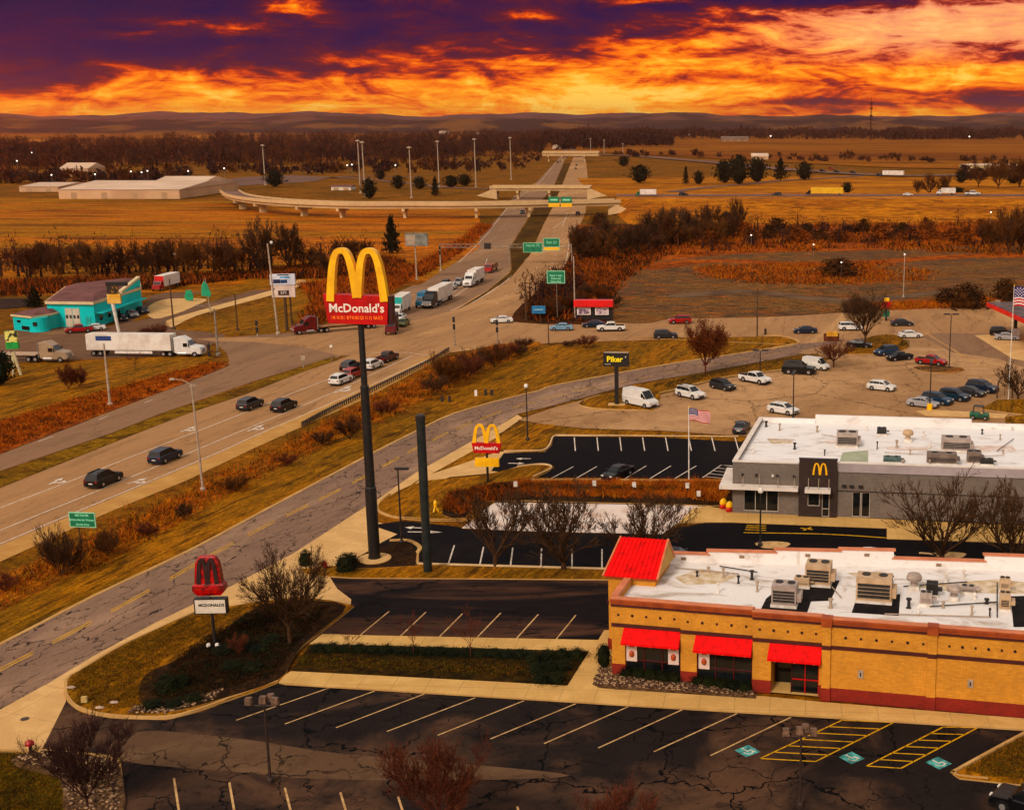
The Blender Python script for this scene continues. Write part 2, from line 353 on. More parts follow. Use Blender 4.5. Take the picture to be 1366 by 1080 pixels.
def lines(name, segs, w_, mat, z, dash=None):
    m = MB()
    for s in segs:
        pts = [G(x, y, z) for x, y in s]
        if len(pts) > 2: pts = cr(pts, 5)
        if dash:
            L = 0; on, off = dash; tot = []
            fine = []
            for a, b in zip(pts, pts[1:]):
                k = max(1, int((b-a).length/1.0)); fine += [a.lerp(b, i/k) for i in range(k)]
            cur = []; 
            for i, p in enumerate(fine):
                if (i % (on+off)) < on: cur.append(p)
                elif len(cur) > 1: ribbon(m, cur, w_, z); cur = []
                else: cur = []
        else: ribbon(m, pts, w_, z)
    o = m.build(name, mat); o['kind'] = 'structure'; return o
# ============================================================ GROUND
def big_sheet(name, x0, x1, y0, y1, z, mat, nx=1, ny=1):
    m = MB(); m.poly([(x0, y0, z), (x1, y0, z), (x1, y1, z), (x0, y1, z)]); o = m.build(name, mat); o['kind'] = 'structure'; return o
big_sheet('ground', -20000, 20000, -300, 34000, 0, GRASS)
def farsheet(name, px, mat, z): return sheet(name, px, mat, z)
farsheet('far_fields', [(-900, 176), (2200, 176), (2000, 232), (1366, 226), (1200, 224), (1000, 214), (800, 203), (-500, 240)], FARF, .6)
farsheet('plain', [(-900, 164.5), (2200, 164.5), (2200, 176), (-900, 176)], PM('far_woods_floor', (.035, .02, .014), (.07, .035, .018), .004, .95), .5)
farsheet('left_fields', [(-200, 262), (300, 268), (640, 280), (640, 330), (560, 380), (300, 388), (-200, 400)], FIELD, .05)
farsheet('right_meadow', [(770, 238), (1500, 230), (1500, 256), (860, 262), (790, 262)], ground_mat('meadow_mat', [(.38, .16, .014), (.28, .11, .012), (.14, .05, .008), (.42, .19, .02)], .01, .04, .6, streak=(.4, 1.4)), .05)
farsheet('dry_grass_slope', [(770, 300), (1500, 292), (1500, 350), (1366, 350), (780, 360)], RUST, .05)
sheet('dirt_lot', [(835, 352), (900, 346), (1000, 338), (1150, 334), (1500, 325), (1500, 420), (1316, 411), (1190, 413), (1036, 422), (900, 425), (860, 431), (790, 425), (770, 400), (785, 372)], DIRT, .09, 4)
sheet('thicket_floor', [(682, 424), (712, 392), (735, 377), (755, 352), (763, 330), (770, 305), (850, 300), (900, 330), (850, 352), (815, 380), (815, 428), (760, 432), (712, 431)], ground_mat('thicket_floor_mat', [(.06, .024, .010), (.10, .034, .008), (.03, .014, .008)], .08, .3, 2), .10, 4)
sheet('rust_verge', [(-60, 575), (0, 560), (60, 545), (150, 520), (215, 500), (250, 493), (285, 483), (304, 484), (296, 491), (214, 523), (135, 553), (0, 605), (-60, 628)], RUST, .11, 4)
sheet('ditch', [(-40, 790), (60, 742), (170, 700), (260, 650), (340, 615), (400, 585), (440, 560), (520, 520), (600, 478), (660, 460), (720, 456), (700, 470), (640, 490), (590, 520), (520, 555), (440, 590), (330, 640), (270, 680), (170, 735), (60, 785), (-40, 830)], ground_mat('ditch_mat', [(.30, .115, .010), (.22, .085, .010), (.08, .028, .006), (.36, .15, .012)], .08, .4, 2.5, streak=(.5, 1.6, RA), fine=.38), .06, 4)
sheet('verge_lawn', [(-60, 840), (0, 800), (120, 745), (260, 680), (340, 640), (440, 595), (560, 548), (640, 505), (700, 470), (740, 460), (1040, 449), (1062, 455), (1060, 461), (1015, 467), (915, 482), (840, 495), (740, 514), (675, 532), (605, 552), (552, 577), (485, 611), (355, 680), (252, 735), (126, 795), (0, 860), (-60, 890)], LAWN, .04)
# ---------------------------------------------------------------- highways
E_top = [(-80, 685), (0, 650), (150, 590), (250, 551), (325, 526), (400, 497), (452, 479), (500, 462), (560, 440)]
E_bot = [(700, 455), (650, 462), (600, 470), (575, 485), (480, 535), (380, 579), (340, 597), (250, 640), (140, 685), (0, 749), (-80, 790)]
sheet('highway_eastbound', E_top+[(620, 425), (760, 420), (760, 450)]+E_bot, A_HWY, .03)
sheet('highway_shoulder', [(-80, 790), (0, 749), (140, 685), (250, 640), (340, 597), (380, 579), (480, 535), (575, 485), (597, 470), (590, 466), (500, 511), (420, 546), (340, 582), (275, 612), (0, 728), (-80, 766)], concrete('shoulder_mat', (.36, .21, .095), (.42, .26, .12), 6, .5), .036)
W_top = [(-80, 632), (0, 604), (135, 552), (215, 522), (295, 490), (306, 482), (302, 470), (285, 456)]
sheet('highway_westbound', W_top+[(284, 452), (420, 440), (480, 460), (452, 476), (400, 489), (340, 508), (210, 553), (150, 577), (0, 628), (-80, 660)], A_HWY2, .034)
sheet('intersection', [(262, 452), (290, 450), (380, 450), (400, 446), (455, 432), (500, 405), (530, 390), (580, 367), (600, 356), (640, 362), (684, 362), (660, 385), (637, 400), (605, 415), (640, 418), (682, 421), (712, 431), (815, 431), (900, 425), (1036, 422), (1190, 413), (1316, 408), (1500, 398), (1500, 470), (1250, 470), (1060, 462), (1040, 449), (915, 452), (740, 457), (650, 464), (600, 470), (540, 470), (480, 474), (452, 474), (400, 462), (340, 456), (284, 455)], A_HWY, .038)
LH = [(530, 390), (580, 367), (605, 352), (630, 327), (650, 306), (675, 278), (685, 262), (717, 242), (740, 217), (748, 208)]
LR = [(757, 208), (752, 217), (737, 252), (712, 277), (705, 290), (680, 330), (682, 360), (650, 387), (600, 415)]
sheet('ramp_lanes_left', LH+LR+[(540, 430)], A_HWY2, .042)
RL = [(605, 415), (637, 400), (682, 370), (707, 340), (725, 300), (737, 277), (750, 247), (762, 217), (766, 207)]
RR = [(777, 207), (782, 217), (785, 247), (781, 284), (768, 312), (765, 332), (757, 352), (737, 377), (713, 395), (682, 423)]
sheet('ramp_lanes_right', RL+RR, A_HWY, .046)
sheet('far_highway', [(748, 209), (757, 209), (757, 196), (753, 196)], A_FARR, .65)
sheet('far_highway_right', [(766, 209), (777, 209), (763, 196), (759, 196)], A_FARR, .65)
# medians
sheet('median_left', [(452, 479), (400, 497), (325, 526), (250, 551), (150, 590), (0, 650), (-80, 684), (-80, 661), (0, 629), (150, 578), (210, 554), (340, 510), (400, 490), (445, 475)], ground_mat('median_mat', [(.20, .11, .015), (.15, .075, .010), (.06, .03, .010)], .06, .4, 3), .09)
sheet('median_far', [(608, 414), (650, 388), (683, 361), (681, 331), (706, 291), (713, 278), (738, 252), (752, 218), (761, 218), (749, 247), (736, 277), (724, 300), (706, 340), (681, 369), (637, 399)], ground_mat('median_far_mat', [(.085, .045, .015), (.12, .065, .015), (.045, .022, .010)], .05, .2, 1.5), .09)
# lane markings
lines('lane_marking', [[(-60, 702), (0, 677), (105, 637), (180, 607), (340, 545), (400, 520), (470, 494)], [(-60, 733), (0, 707), (165, 640), (340, 567), (440, 525), (550, 474)], [(-60, 752), (0, 725), (275, 610), (340, 581), (440, 538), (500, 511), (571, 479)], [(495, 470), (540, 470), (571, 474)]], .16, PAINTW, .044)
lines('lane_marking', [[(0, 692), (95, 650), (250, 590), (440, 512)]], .13, PAINTT, .044, (3, 7))
lines('lane_marking', [[(-40, 624), (15, 602), (106, 569), (170, 545), (252, 516), (290, 503), (330, 490)]], .14, PAINTW, .050, (3, 7))
lines('lane_marking', [[(-60, 630), (0, 602), (135, 554), (213, 524), (293, 491)]], .14, PAINTT, .044)
lines('lane_marking', [[(600, 414), (640, 398), (678, 372), (690, 355), (705, 340), (722, 300), (735, 277), (749, 247)], [(690, 418), (735, 379), (755, 348), (760, 320), (768, 300)], [(750, 302), (757, 284)], [(684, 332), (706, 292)], [(612, 350), (650, 312), (684, 270), (720, 243), (741, 217)], [(607, 395), (640, 370), (650, 345)], [(588, 400), (625, 376)], [(737, 305), (770, 282)]], .18, PAINTW, .060)
lines('lane_marking', [[(640, 335), (665, 310), (700, 265), (730, 240), (746, 217)], [(662, 405), (710, 365), (735, 320), (748, 283), (760, 250), (770, 215)], [(700, 405), (728, 368), (745, 330), (753, 300)]], .16, PAINTW, .060, (3, 9))
lines('lane_marking', [[(382, 452), (440, 446), (475, 432)], [(565, 430), (598, 416), (606, 417)], [(740, 437), (815, 437), (1000, 432), (1120, 425)], [(720, 440), (900, 441), (1040, 437)]], .16, PAINTT, .052)
# turn arrows
def arrow(mb, p, q, z, curve=0):
    a, b = G(*p, z), G(*q, z); d = (b-a); L = d.length; d.normalize(); n = Vector((-d.y, d.x, 0))
    def pt(s, t): return a+d*s*L+n*t
    mb.poly([pt(0, -.12), pt(.62, -.12), pt(.62, .12), pt(0, .12)]); mb.poly([pt(.6, -.5), pt(1, 0), pt(.6, .5)])
    if curve: mb.poly([pt(.2, .1*curve), pt(.35, .1*curve), pt(.45, .9*curve), pt(.30, .9*curve)]); mb.poly([pt(.15, .8*curve), pt(.65, .8*curve), pt(.42, 1.5*curve)])
m = MB()
arrow(m, (64, 645), (84, 636), .052, -1); arrow(m, (240, 380+0), (262, 371+0), .052, -1)
m = MB()
for p, q in (((65, 646), (84, 637)), ((240, 576), (262, 568)), ((170, 645), (197, 637)), ((330, 575), (352, 566)), ((446, 524), (470, 514))): arrow(m, p, q, .052, -1)
o = m.build('turn_arrow_markings', PAINTW); o['kind'] = 'structure'
# ---------------------------------------------------------------- truck stop paving
sheet('truck_stop_paving', [(-60, 455), (0, 447), (20, 440), (150, 435), (190, 410), (200, 395), (240, 385), (280, 372), (330, 364), (400, 361), (425, 366), (410, 378), (380, 389), (330, 400), (280, 415), (240, 425), (235, 436), (262, 441), (300, 441), (300, 452), (285, 458), (268, 468), (240, 474), (140, 478), (0, 484), (-60, 486)], asphalt('truck_stop_mat', (.17, .10, .065), (.25, .15, .09), .06, .006, dark=(.06, .03, .02), patch=.04, amt=.4), .032)
sheet('truck_stop_lawn', [(176, 428), (215, 420), (240, 412), (290, 400), (330, 389), (385, 374), (372, 366), (330, 376), (300, 384), (268, 390), (240, 398)], LAWN, .06, 3)
sheet('truck_stop_concrete', [(195, 412), (215, 400), (245, 398), (276, 399), (262, 407), (236, 418), (205, 425)], CONC, .07, 3)
sheet('service_lane', [(222, 428), (262, 415), (330, 396), (372, 384), (400, 373), (408, 378), (372, 391), (320, 405), (262, 421), (230, 436)], CONC, .075, 3)
sheet('roadside_lawn', [(0, 487), (140, 481), (268, 472), (278, 480), (250, 492), (215, 500), (150, 520), (60, 545), (-60, 575), (-60, 490)], LAWN, .10, 3)
sheet('service_lawn', [(232, 437), (300, 420), (372, 395), (420, 378), (430, 420), (395, 442), (310, 446), (270, 442)], LAWN, .05, 3)
sheet('left_lane', [(-80, 398), (50, 398), (56, 408), (-80, 418)], asphalt('dark_lane_mat', (.05, .028, .02), (.07, .04, .03), amt=0), .12)
# ---------------------------------------------------------------- frontage road
FT = [(-80, 897), (0, 860), (126, 795), (252, 735), (355, 680), (485, 611), (552, 577), (605, 552), (675, 532), (720, 521), (740, 514), (840, 495), (915, 482), (970, 474), (1015, 467), (1060, 459)]
FB = [(1140, 452), (1090, 468), (1000, 485), (930, 498), (845, 512), (790, 527), (740, 540), (690, 552), (662, 570), (630, 588), (555, 630), (502, 667), (485, 677), (400, 733), (307, 782), (207, 830), (122, 876), (0, 950), (-80, 1000)]
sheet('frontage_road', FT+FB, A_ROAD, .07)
kerb('kerb', FT, .5, .12, 3)
lines('lane_marking', [[(-60, 925), (70, 858), (200, 788), (330, 715), (470, 645), (560, 596), (640, 560), (720, 534), (850, 505), (960, 485), (1060, 467)], [(-60, 921), (70, 855), (200, 785), (330, 712), (470, 643), (560, 594), (640, 558), (720, 532), (850, 503)]], .13, PAINTG, .076, (5, 1))
sheet('gutter', [(-80, 1001), (0, 950), (122, 876), (207, 830), (307, 782), (400, 733), (485, 677), (502, 667), (555, 630), (630, 588), (662, 570), (690, 553), (697, 557), (672, 575), (640, 592), (570, 632), (510, 672), (497, 688), (405, 742), (312, 793), (262, 815), (215, 838), (170, 858), (110, 896), (90, 912), (90, 930), (0, 1002), (-80, 1060)], CONC, .074)
sheet('entrance_apron', [(0, 946), (60, 913), (88, 912), (88, 935), (106, 950), (112, 954), (55, 1001), (0, 1003), (-80, 1008), (-80, 990)], CONC, .079)
sheet('driveway_apron', [(380, 745), (485, 677), (497, 680), (500, 695), (520, 700), (558, 700), (540, 727), (515, 742), (470, 752), (430, 756), (395, 752)], CONC, .080)
sheet('lot_entrance_apron', [(262, 815), (312, 793), (400, 745), (430, 756), (445, 765), (470, 775), (468, 806), (440, 800), (400, 796), (345, 802)], CONC, .076)
sheet('upper_apron', [(570, 632), (640, 592), (665, 578), (680, 600), (735, 602), (735, 620), (665, 630), (600, 636), (560, 650), (540, 655)], CONC, .078)
# ---------------------------------------------------------------- right-hand car park
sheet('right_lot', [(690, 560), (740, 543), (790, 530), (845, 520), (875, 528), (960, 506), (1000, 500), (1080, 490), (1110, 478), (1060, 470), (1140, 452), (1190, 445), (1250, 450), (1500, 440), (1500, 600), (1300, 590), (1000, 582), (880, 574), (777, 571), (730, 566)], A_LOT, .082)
sheet('cross_road_lane', [(1228, 448), (1250, 444), (1366, 446), (1366, 490), (1330, 478), (1270, 470)], A_HWY2, .086)
sheet('lot_verge', [(575, 632), (672, 578), (700, 563), (735, 566), (777, 573), (880, 577), (1010, 583), (1010, 590), (860, 582), (736, 580), (731, 590), (724, 603), (690, 603), (665, 602)], LAWN, .09, 0)
sheet('island', [(773, 539), (783, 532), (800, 527), (850, 518), (880, 524), (872, 545), (858, 546), (800, 544)], LAWN, .2, 4, .15)
kerb('kerb', [(773, 541), (783, 533), (800, 528), (800, 528)], .25, .2); kerb('kerb', [(773, 541), (785, 545), (800, 547), (858, 548), (872, 545)], .25, .2)
sheet('hedge_strip', [(845, 514), (930, 499), (1000, 487), (1050, 479), (1090, 471), (1100, 480), (1080, 487), (1000, 497), (960, 503), (875, 524)], LAWN, .15, 0, .1)
kerb('kerb', [(875, 526), (960, 505), (1000, 499), (1080, 489), (1105, 482)], .25, .2)
sheet('island', [(1140, 458), (1165, 448), (1190, 446), (1205, 452), (1212, 462), (1190, 470), (1141, 472), (1122, 470)], LAWN, .2, 4, .15)
sheet('island', [(1218, 490), (1240, 487), (1280, 490), (1285, 494), (1270, 497), (1240, 496)], DIRT, .2, 4, .15)
sheet('corner_lawn', [(1308, 545), (1330, 533), (1420, 530), (1420, 556), (1362, 552)], LAWN, .2, 0, .15); sheet('corner_lawn', [(1341, 556), (1400, 548), (1400, 600), (1341, 570)], LAWN, .2, 0, .15)
sheet('island', [(1222, 548), (1240, 546), (1345, 552), (1340, 557), (1235, 554)], CONC, .2, 0, .12)
lines('lane_marking', [[(1052, 545), (1150, 518)], [(1070, 520), (1128, 507)], [(1020, 555), (1120, 530)], [(800, 573), (850, 556)], [(840, 575), (880, 562)]], .13, PAINTT, .088)
kerb('kerb', [(1232, 443), (1260, 460), (1290, 478), (1318, 490)], .3, .15); sheet('station_forecourt', [(1300, 447), (1420, 440), (1420, 492), (1350, 478)], CONC, .095)
sheet('road_island', [(845, 450), (915, 450), (1040, 448.5), (1058, 453), (1064, 457), (1050, 459)], LAWN, .18, 0, .1)
kerb('kerb', [(1020, 448), (1042, 448.5), (1058, 452), (1066, 457), (1055, 461), (1030, 466)], .4, .2)
# ---------------------------------------------------------------- far restaurant: lots
sheet('upper_lot', [(739, 582), (860, 583), (985, 584), (1100, 586), (1100, 640), (965, 638), (711, 636), (720, 632), (740, 624), (738, 620), (725, 619), (690, 622), (667, 629), (655, 628), (672, 604), (728, 602), (736, 594)], A_BLACK, .084)
kerb('kerb', [(672, 602.5), (700, 602), (724, 601), (733, 594), (737, 584), (742, 581)], .25, .18, 4, KERBW); kerb('kerb', [(742, 581), (860, 582), (985, 583)], .22, .18, 0, KERBW)
lines('stall_marking', [[(766+30.2*i+ (i*i)*.06, 583), (767.5+30.6*i+.25*i*i*.3, 601)] for i in range(8)], .14, PAINTW, .094)
lines('stall_marking', [[(765, 622), (735, 638)], [(796, 622), (768, 638)], [(828, 622), (800, 638)], [(862, 621), (834, 638)], [(895, 621), (867, 638)], [(929, 621), (900, 638)]], .14, PAINTW, .094)
hm = [[(962, 620), (937, 637)], [(990, 622), (966, 641)], [(962, 620), (990, 622)]]
for i in range(5): a = i/4.5; hm.append([(962-25*a, 620+17*a), (990-24*a, 623+17*a)])
lines('stall_marking', hm, .14, PAINTW, .094)
sheet('entrance_island', [(575, 640), (640, 634), (690, 623), (720, 620), (734, 622), (733, 627), (711, 637), (690, 641), (650, 660), (640, 690), (600, 694), (540, 691), (510, 683), (503, 676), (515, 664), (545, 648)], LAWN, .2, 3, .13)
kerb('kerb', [(690, 623), (720, 620), (734, 622), (733, 627), (711, 637)], .22, .22, 4, KERBW); kerb('kerb', [(520, 660), (506, 672), (505, 682), (520, 689), (540, 692), (600, 695), (640, 694), (650, 690)], .25, .22, 4)
sheet('planting_bed', [(683, 642), (770, 641), (860, 642), (1000, 643), (985, 672), (900, 672), (770, 669), (650, 668), (620, 690), (590, 686), (600, 668), (640, 655), (655, 645)], MULCH, .24, 2, .1)
kerb('kerb', [(690, 641), (770, 640), (860, 641), (975, 642)], .25, .2, 0)
m = MB(); arrow(m, (708, 611.5), (688, 611.5), .094); arrow(m, (678, 617.5), (700, 618), .094); arrow(m, (566, 704), (540, 703), .094); arrow(m, (544, 709), (590, 709.5), .094)
o = m.build('driveway_arrow_markings', PAINTW); o['kind'] = 'structure'
sheet('patio', [(616, 704), (640, 684), (660, 670), (700, 670), (918, 674), (945, 676), (900, 700), (883, 712), (700, 708)], PATIO, .13, 0, .1)
sheet('lower_lot', [(495, 700), (540, 694), (616, 703), (700, 708), (860, 711), (900, 704), (940, 697), (974, 696), (1183, 704), (1183, 718), (1420, 727), (1420, 850), (1000, 800), (809, 757), (556, 751), (500, 752), (470, 756), (500, 728), (530, 712)], A_BLACK, .088)
sheet('walkway', [(905, 697), (925, 677), (945, 675), (977, 680), (1180, 692), (1500, 708), (1500, 735), (1366, 724), (1183, 718), (1183, 704), (974, 696), (940, 696)], WALK, .15, 0, .12)
lines('drive_thru_marking', [[(992, 710), (1100, 712), (1183, 717)], [(994, 706), (1022, 707)], [(995, 703), (1022, 704)], [(996, 700.5), (1022, 701)], [(1068, 704), (1084, 706)], [(1072, 707), (1082, 703)]], .22, PAINTY, .094)
lines('stall_marking', [[(606, 727), (598, 752)], [(645, 729), (640, 753)], [(684, 730), (681, 754)], [(722.5, 731), (721.5, 755)], [(763, 732), (763, 756)], [(803, 732), (803, 757)]], .14, PAINTW, .094)
kerb('kerb', [(556, 752), (556, 740), (560, 731), (545, 722), (520, 722)], .5, .2, 4); kerb('kerb', [(556, 752), (809, 759)], .2, .15, 0, KERBW)
sheet('mulch_island', [(462, 758), (478, 742), (500, 730), (530, 722), (550, 726), (556, 738), (554, 754), (500, 757)], MULCH, .215, 0, .14)
sheet('divider_lawn', [(400, 758), (470, 757), (500, 755), (556, 753), (809, 760), (830, 762), (830, 773), (809, 772), (470, 770), (440, 768), (410, 765)], LAWN, .2, 0, .15)
m = MB()
for cx_, cy_, r1, r2 in ((1031, 726.5, 1.7, 1.3), (1267, 740, 1.6, 1.1)):   # painted round emblems on the drive lane
    c = G(cx_, cy_, .094); m.poly([c+Vector((cos(a)*r1*(1+.15*sin(3*a)), sin(a)*r2*(1+.12*cos(2*a)), 0)) for a in [2*pi*k/20 for k in range(20)]])
o = m.build('lane_emblem_markings', PAINTT); o['kind'] = 'structure'
lines('stall_marking', [[(1226, 737), (1240, 738), (1250, 740)]], .5, PAINTT, .094)
# ---------------------------------------------------------------- near restaurant: lots
sheet('near_lot', [(440, 769), (470, 771), (809, 774), (830, 774), (830, 870), (798, 852), (430, 846), (418, 846), (440, 830), (466, 810), (470, 800), (450, 785)], A_NEAR, .086)
kerb('kerb', [(430, 768.5), (470, 770.5), (809, 773.5), (825, 774)], .25, .18, 0)
kerb('kerb', [(410, 856), (425, 843), (450, 825), (463, 813), (464, 808), (459, 806)], .3, .18, 4)
lines('stall_marking', [[(519, 815), (480, 847)], [(568, 816), (534, 848)], [(617, 818), (586, 849)], [(668, 817), (636, 850)], [(718, 819), (689, 851)], [(768, 820), (742, 852)]], .13, PAINTT, .096)
sheet('sidewalk', [(413, 858), (430, 845), (500, 847), (798, 853), (806, 840), (830, 840), (830, 890), (800, 912), (820, 919), (1020, 928), (1100, 936), (1420, 962), (1420, 978), (1366, 972), (1097, 955), (817, 938), (380, 911), (372, 909), (380, 900), (387, 895), (400, 894), (757, 914), (786, 868)], WALK, .22, 0, .2)
sheet('planter', [(414, 859), (500, 860), (786, 868), (757, 913.5), (388, 894.5)], ground_mat('planter_mat', [(.05, .03, .008), (.03, .02, .007), (.09, .045, .010), (.016, .012, .006)], .15, .5, 4), .225)
sheet('rock_bed', [(800, 893), (860, 900), (1010, 925), (1008, 931), (800, 917), (790, 912)], ROCK, .25)
sheet('front_lot', [(88, 935), (106, 950), (150, 958), (222, 960), (267, 949), (371, 911), (817, 938), (1097, 955), (1366, 972), (1500, 980), (1700, 1200), (1700, 1400), (-300, 1400), (-300, 1200), (160, 1080), (158, 1020), (150, 1012), (55, 1001)], A_FRONT, .09)
sheet('patched_lane', [(152, 988), (200, 974), (330, 986), (450, 1004), (640, 1020), (760, 1034), (620, 1040), (420, 1038), (330, 1030), (160, 1014)], asphalt('patch_mat', (.125, .075, .048), (.16, .10, .062), .13, .014, patch=.08, amt=.8), .094, 4)
sheet('left_island', [(92, 905), (110, 893), (170, 858), (262, 817), (345, 803), (400, 797), (466, 806), (466, 813), (425, 845), (405, 860), (386, 880), (371, 909), (267, 944), (222, 955), (148, 952), (106, 942), (90, 928)], LAWN, .2, 3, .14)
kerb('kerb', [(262, 817), (170, 859), (110, 894), (91, 906), (88, 918), (90, 931), (106, 946), (148, 956), (222, 958), (267, 947), (320, 928), (371, 910)], .28, .22, 5)
sheet('mulch_bed', [(235, 880), (290, 845), (345, 810), (400, 800), (462, 808), (424, 843), (404, 860), (388, 882), (371, 906), (300, 930), (230, 948), (192, 942), (186, 915), (200, 895)], MULCH, .23, 3, .03)
sheet('corner_verge', [(-300, 1003), (40, 1004), (60, 1003), (150, 1013), (160, 1022), (164, 1080), (170, 1200), (-300, 1400)], ground_mat('corner_lawn_mat', [(.12, .08, .012), (.17, .10, .012), (.045, .035, .008)], .2, .6, 4), .2, 0, .14)
kerb('kerb', [(-40, 1003), (20, 1003), (60, 1003), (120, 1008), (152, 1013), (160, 1024), (163, 1085)], .25, .2, 4)
sheet('rock_bed', [(15, 1012), (50, 1003), (120, 1009), (158, 1018), (162, 1090), (90, 1090), (80, 1040), (30, 1025)], ROCK, .24, 3)
lines('stall_marking', [[(439, 917), (315, 960)], [(500, 921), (380, 965)], [(566, 925), (448, 970)], [(634, 930), (516, 975)], [(699, 934), (584, 980)], [(768, 938), (654, 985)], [(838, 942), (726, 991)], [(910, 946), (798, 997)], [(983, 951), (872, 1002)], [(1055, 956), (948, 1007)]], .12, PAINTT, .098)
lines('stall_marking', [[(232, 1037), (240, 1090)], [(306, 1043), (314, 1090)], [(380, 1050), (390, 1090)], [(454, 1056), (464, 1090)], [(531, 1062), (540, 1090)], [(607, 1069), (612, 1090)], [(690, 1075), (694, 1090)]], .14, PAINTT, .098)
def hatch(A, B, C, D, n):      # A top left, B bottom left, C bottom right, D top right
    L = [[A, B], [B, C], [C, D], [D, A]]
    for i in range(1, n): f = i/n; L.append([(A[0]+(B[0]-A[0])*f, A[1]+(B[1]-A[1])*f), (D[0]+(C[0]-D[0])*f, D[1]+(C[1]-D[1])*f)])
    return L
lines('access_aisle_marking', hatch((1123, 960), (1014, 1011), (1088, 1015), (1192, 963), 6), .12, PAINTY, .102)
lines('access_aisle_marking', hatch((1258, 969), (1156, 1021), (1202, 1024), (1304, 970), 6), .12, PAINTY, .102)
TEAL = PM('teal_paint', (.13, .36, .33), (.05, .16, .15), 2.5, .7)
for (cx_, cy_) in ((997, 1001), (1136, 1010), (1252, 1017)):      # wheelchair symbols on the asphalt
    c = G(cx_, cy_, .104); m = MB(); hw = .62; rr = radians(38)
    R_ = lambda x, y, z=0: (c.x+x*cos(rr)-y*sin(rr), c.y+x*sin(rr)+y*cos(rr), .104+z)
    m.poly([R_(-hw, -hw), R_(hw, -hw), R_(hw, hw), R_(-hw, hw)]); m.m = 1
    for a in range(14):
        k0, k1 = radians(150+a*17), radians(150+(a+1)*17)
        m.poly([R_(.27*cos(k0)-.02, .27*sin(k0)-.12, .004), R_(.35*cos(k0)-.02, .35*sin(k0)-.12, .004), R_(.35*cos(k1)-.02, .35*sin(k1)-.12, .004), R_(.27*cos(k1)-.02, .27*sin(k1)-.12, .004)])
    m.poly([R_(-.08, -.1, .005), R_(.02, -.1, .005), R_(.02, .32, .005), R_(-.08, .32, .005)]); m.poly([R_(.02, -.1, .005), R_(.26, -.1, .005), R_(.26, 0, .005), R_(.02, 0, .005)])
    m.poly([R_(.2, -.1, .006), R_(.3, -.1, .006), R_(.42, -.42, .006), R_(.32, -.42, .006)]); m.poly([R_(-.03+.09*cos(k*pi/5), .44+.09*sin(k*pi/5), .006) for k in range(10)])
    o = m.build('wheelchair_marking', [TEAL, PAINTW], fix=False); o['kind'] = 'structure'
sheet('right_island', [(1420, 960), (1366, 981), (1278, 1028), (1274, 1033), (1280, 1037), (1318, 1041), (1500, 1060), (1500, 980)], LAWN, .2, 0, .14)
kerb('kerb', [(1410, 960), (1366, 980), (1278, 1028), (1273, 1032), (1280, 1037), (1318, 1041)], .28, .22, 4)
# ---------------------------------------------------------------- distant roads, embankment
def froad(name, px, w_, z=.1, mat=None):
    m = MB(); ribbon(m, cr([G(*p[:2], p[2] if len(p) > 2 else z) for p in px], 6), w_); o = m.build(name, mat or A_FARR); o['kind'] = 'structure'; return o
froad('distant_road', [(795, 206), (850, 208), (900, 212), (960, 217), (1030, 224), (1100, 229), (1150, 232), (1210, 234), (1300, 233), (1420, 231)], 22, .8)
froad('distant_road', [(895, 256), (940, 250), (1000, 245), (1057, 240), (1110, 237), (1150, 234)], 9, .3)
froad('distant_road', [(430, 236), (500, 240), (600, 250), (660, 252)], 8, .3)
froad('distant_road', [(270, 246), (330, 240), (420, 238), (480, 235), (560, 236)], 9, .3)
sheet('distant_paving', [(265, 243), (330, 236), (390, 234), (440, 236), (420, 242), (300, 249)], A_FARR, .2)
# raised road on the right with its grassy banks
def section(px):   # along the picture: front toe, front crest, back crest, back toe
    return [G(px, 300 if px > 830 else 286, 0), G(px, 265, 6), G(px, 257, 6), G(px, 262, 0)]
m = MB(); xs = [822, 840, 880, 960, 1100, 1300, 1600]
m.loft([section(x) for x in xs]); o = m.build('embankment', GOLD); o['kind'] = 'structure'
m = MB(); ribbon(m, [G(x, 260.5, 6.06) for x in xs], 16); o = m.build('raised_road', A_FARR); o['kind'] = 'structure'
m = MB(); ribbon(m, [G(x, 264.2, 6.1) for x in xs], .5); ribbon(m, [G(x, 258.2, 6.1) for x in xs], .4); o = m.build('lane_marking', PAINTW); o['kind'] = 'structure'

for k, q in enumerate((([(-100, 190), (60, 186), (90, 189), (-80, 194)]), ([(300, 176.5), (420, 175), (430, 177), (310, 179)]), ([(500, 172.5), (640, 171.5), (690, 173), (520, 175)]), ([(900, 174), (960, 173), (965, 175), (910, 176)]), ([(1020, 177), (1090, 175.5), (1110, 178), (1040, 180)]), ([(1180, 173), (1366, 171.5), (1400, 174), (1200, 176)]), ([(200, 182), (300, 180), (320, 183), (215, 186)]))):
    farsheet('distant_field', q, PM('pale_field', (.40, .18, .05), (.26, .10, .03), .004, .95), .9)
sheet('worn_track', [(860, 352), (960, 345), (1100, 350), (1300, 338), (1420, 340), (1420, 344), (1290, 344), (1100, 356), (960, 350), (870, 360)], RUST, .11, 3)
sheet('worn_track', [(900, 392), (1000, 386), (1120, 398), (1250, 388), (1255, 392), (1120, 404), (1000, 391), (905, 397)], PM('track_mat', (.10, .06, .04), (.16, .1, .06), .1, .95), .11, 3)
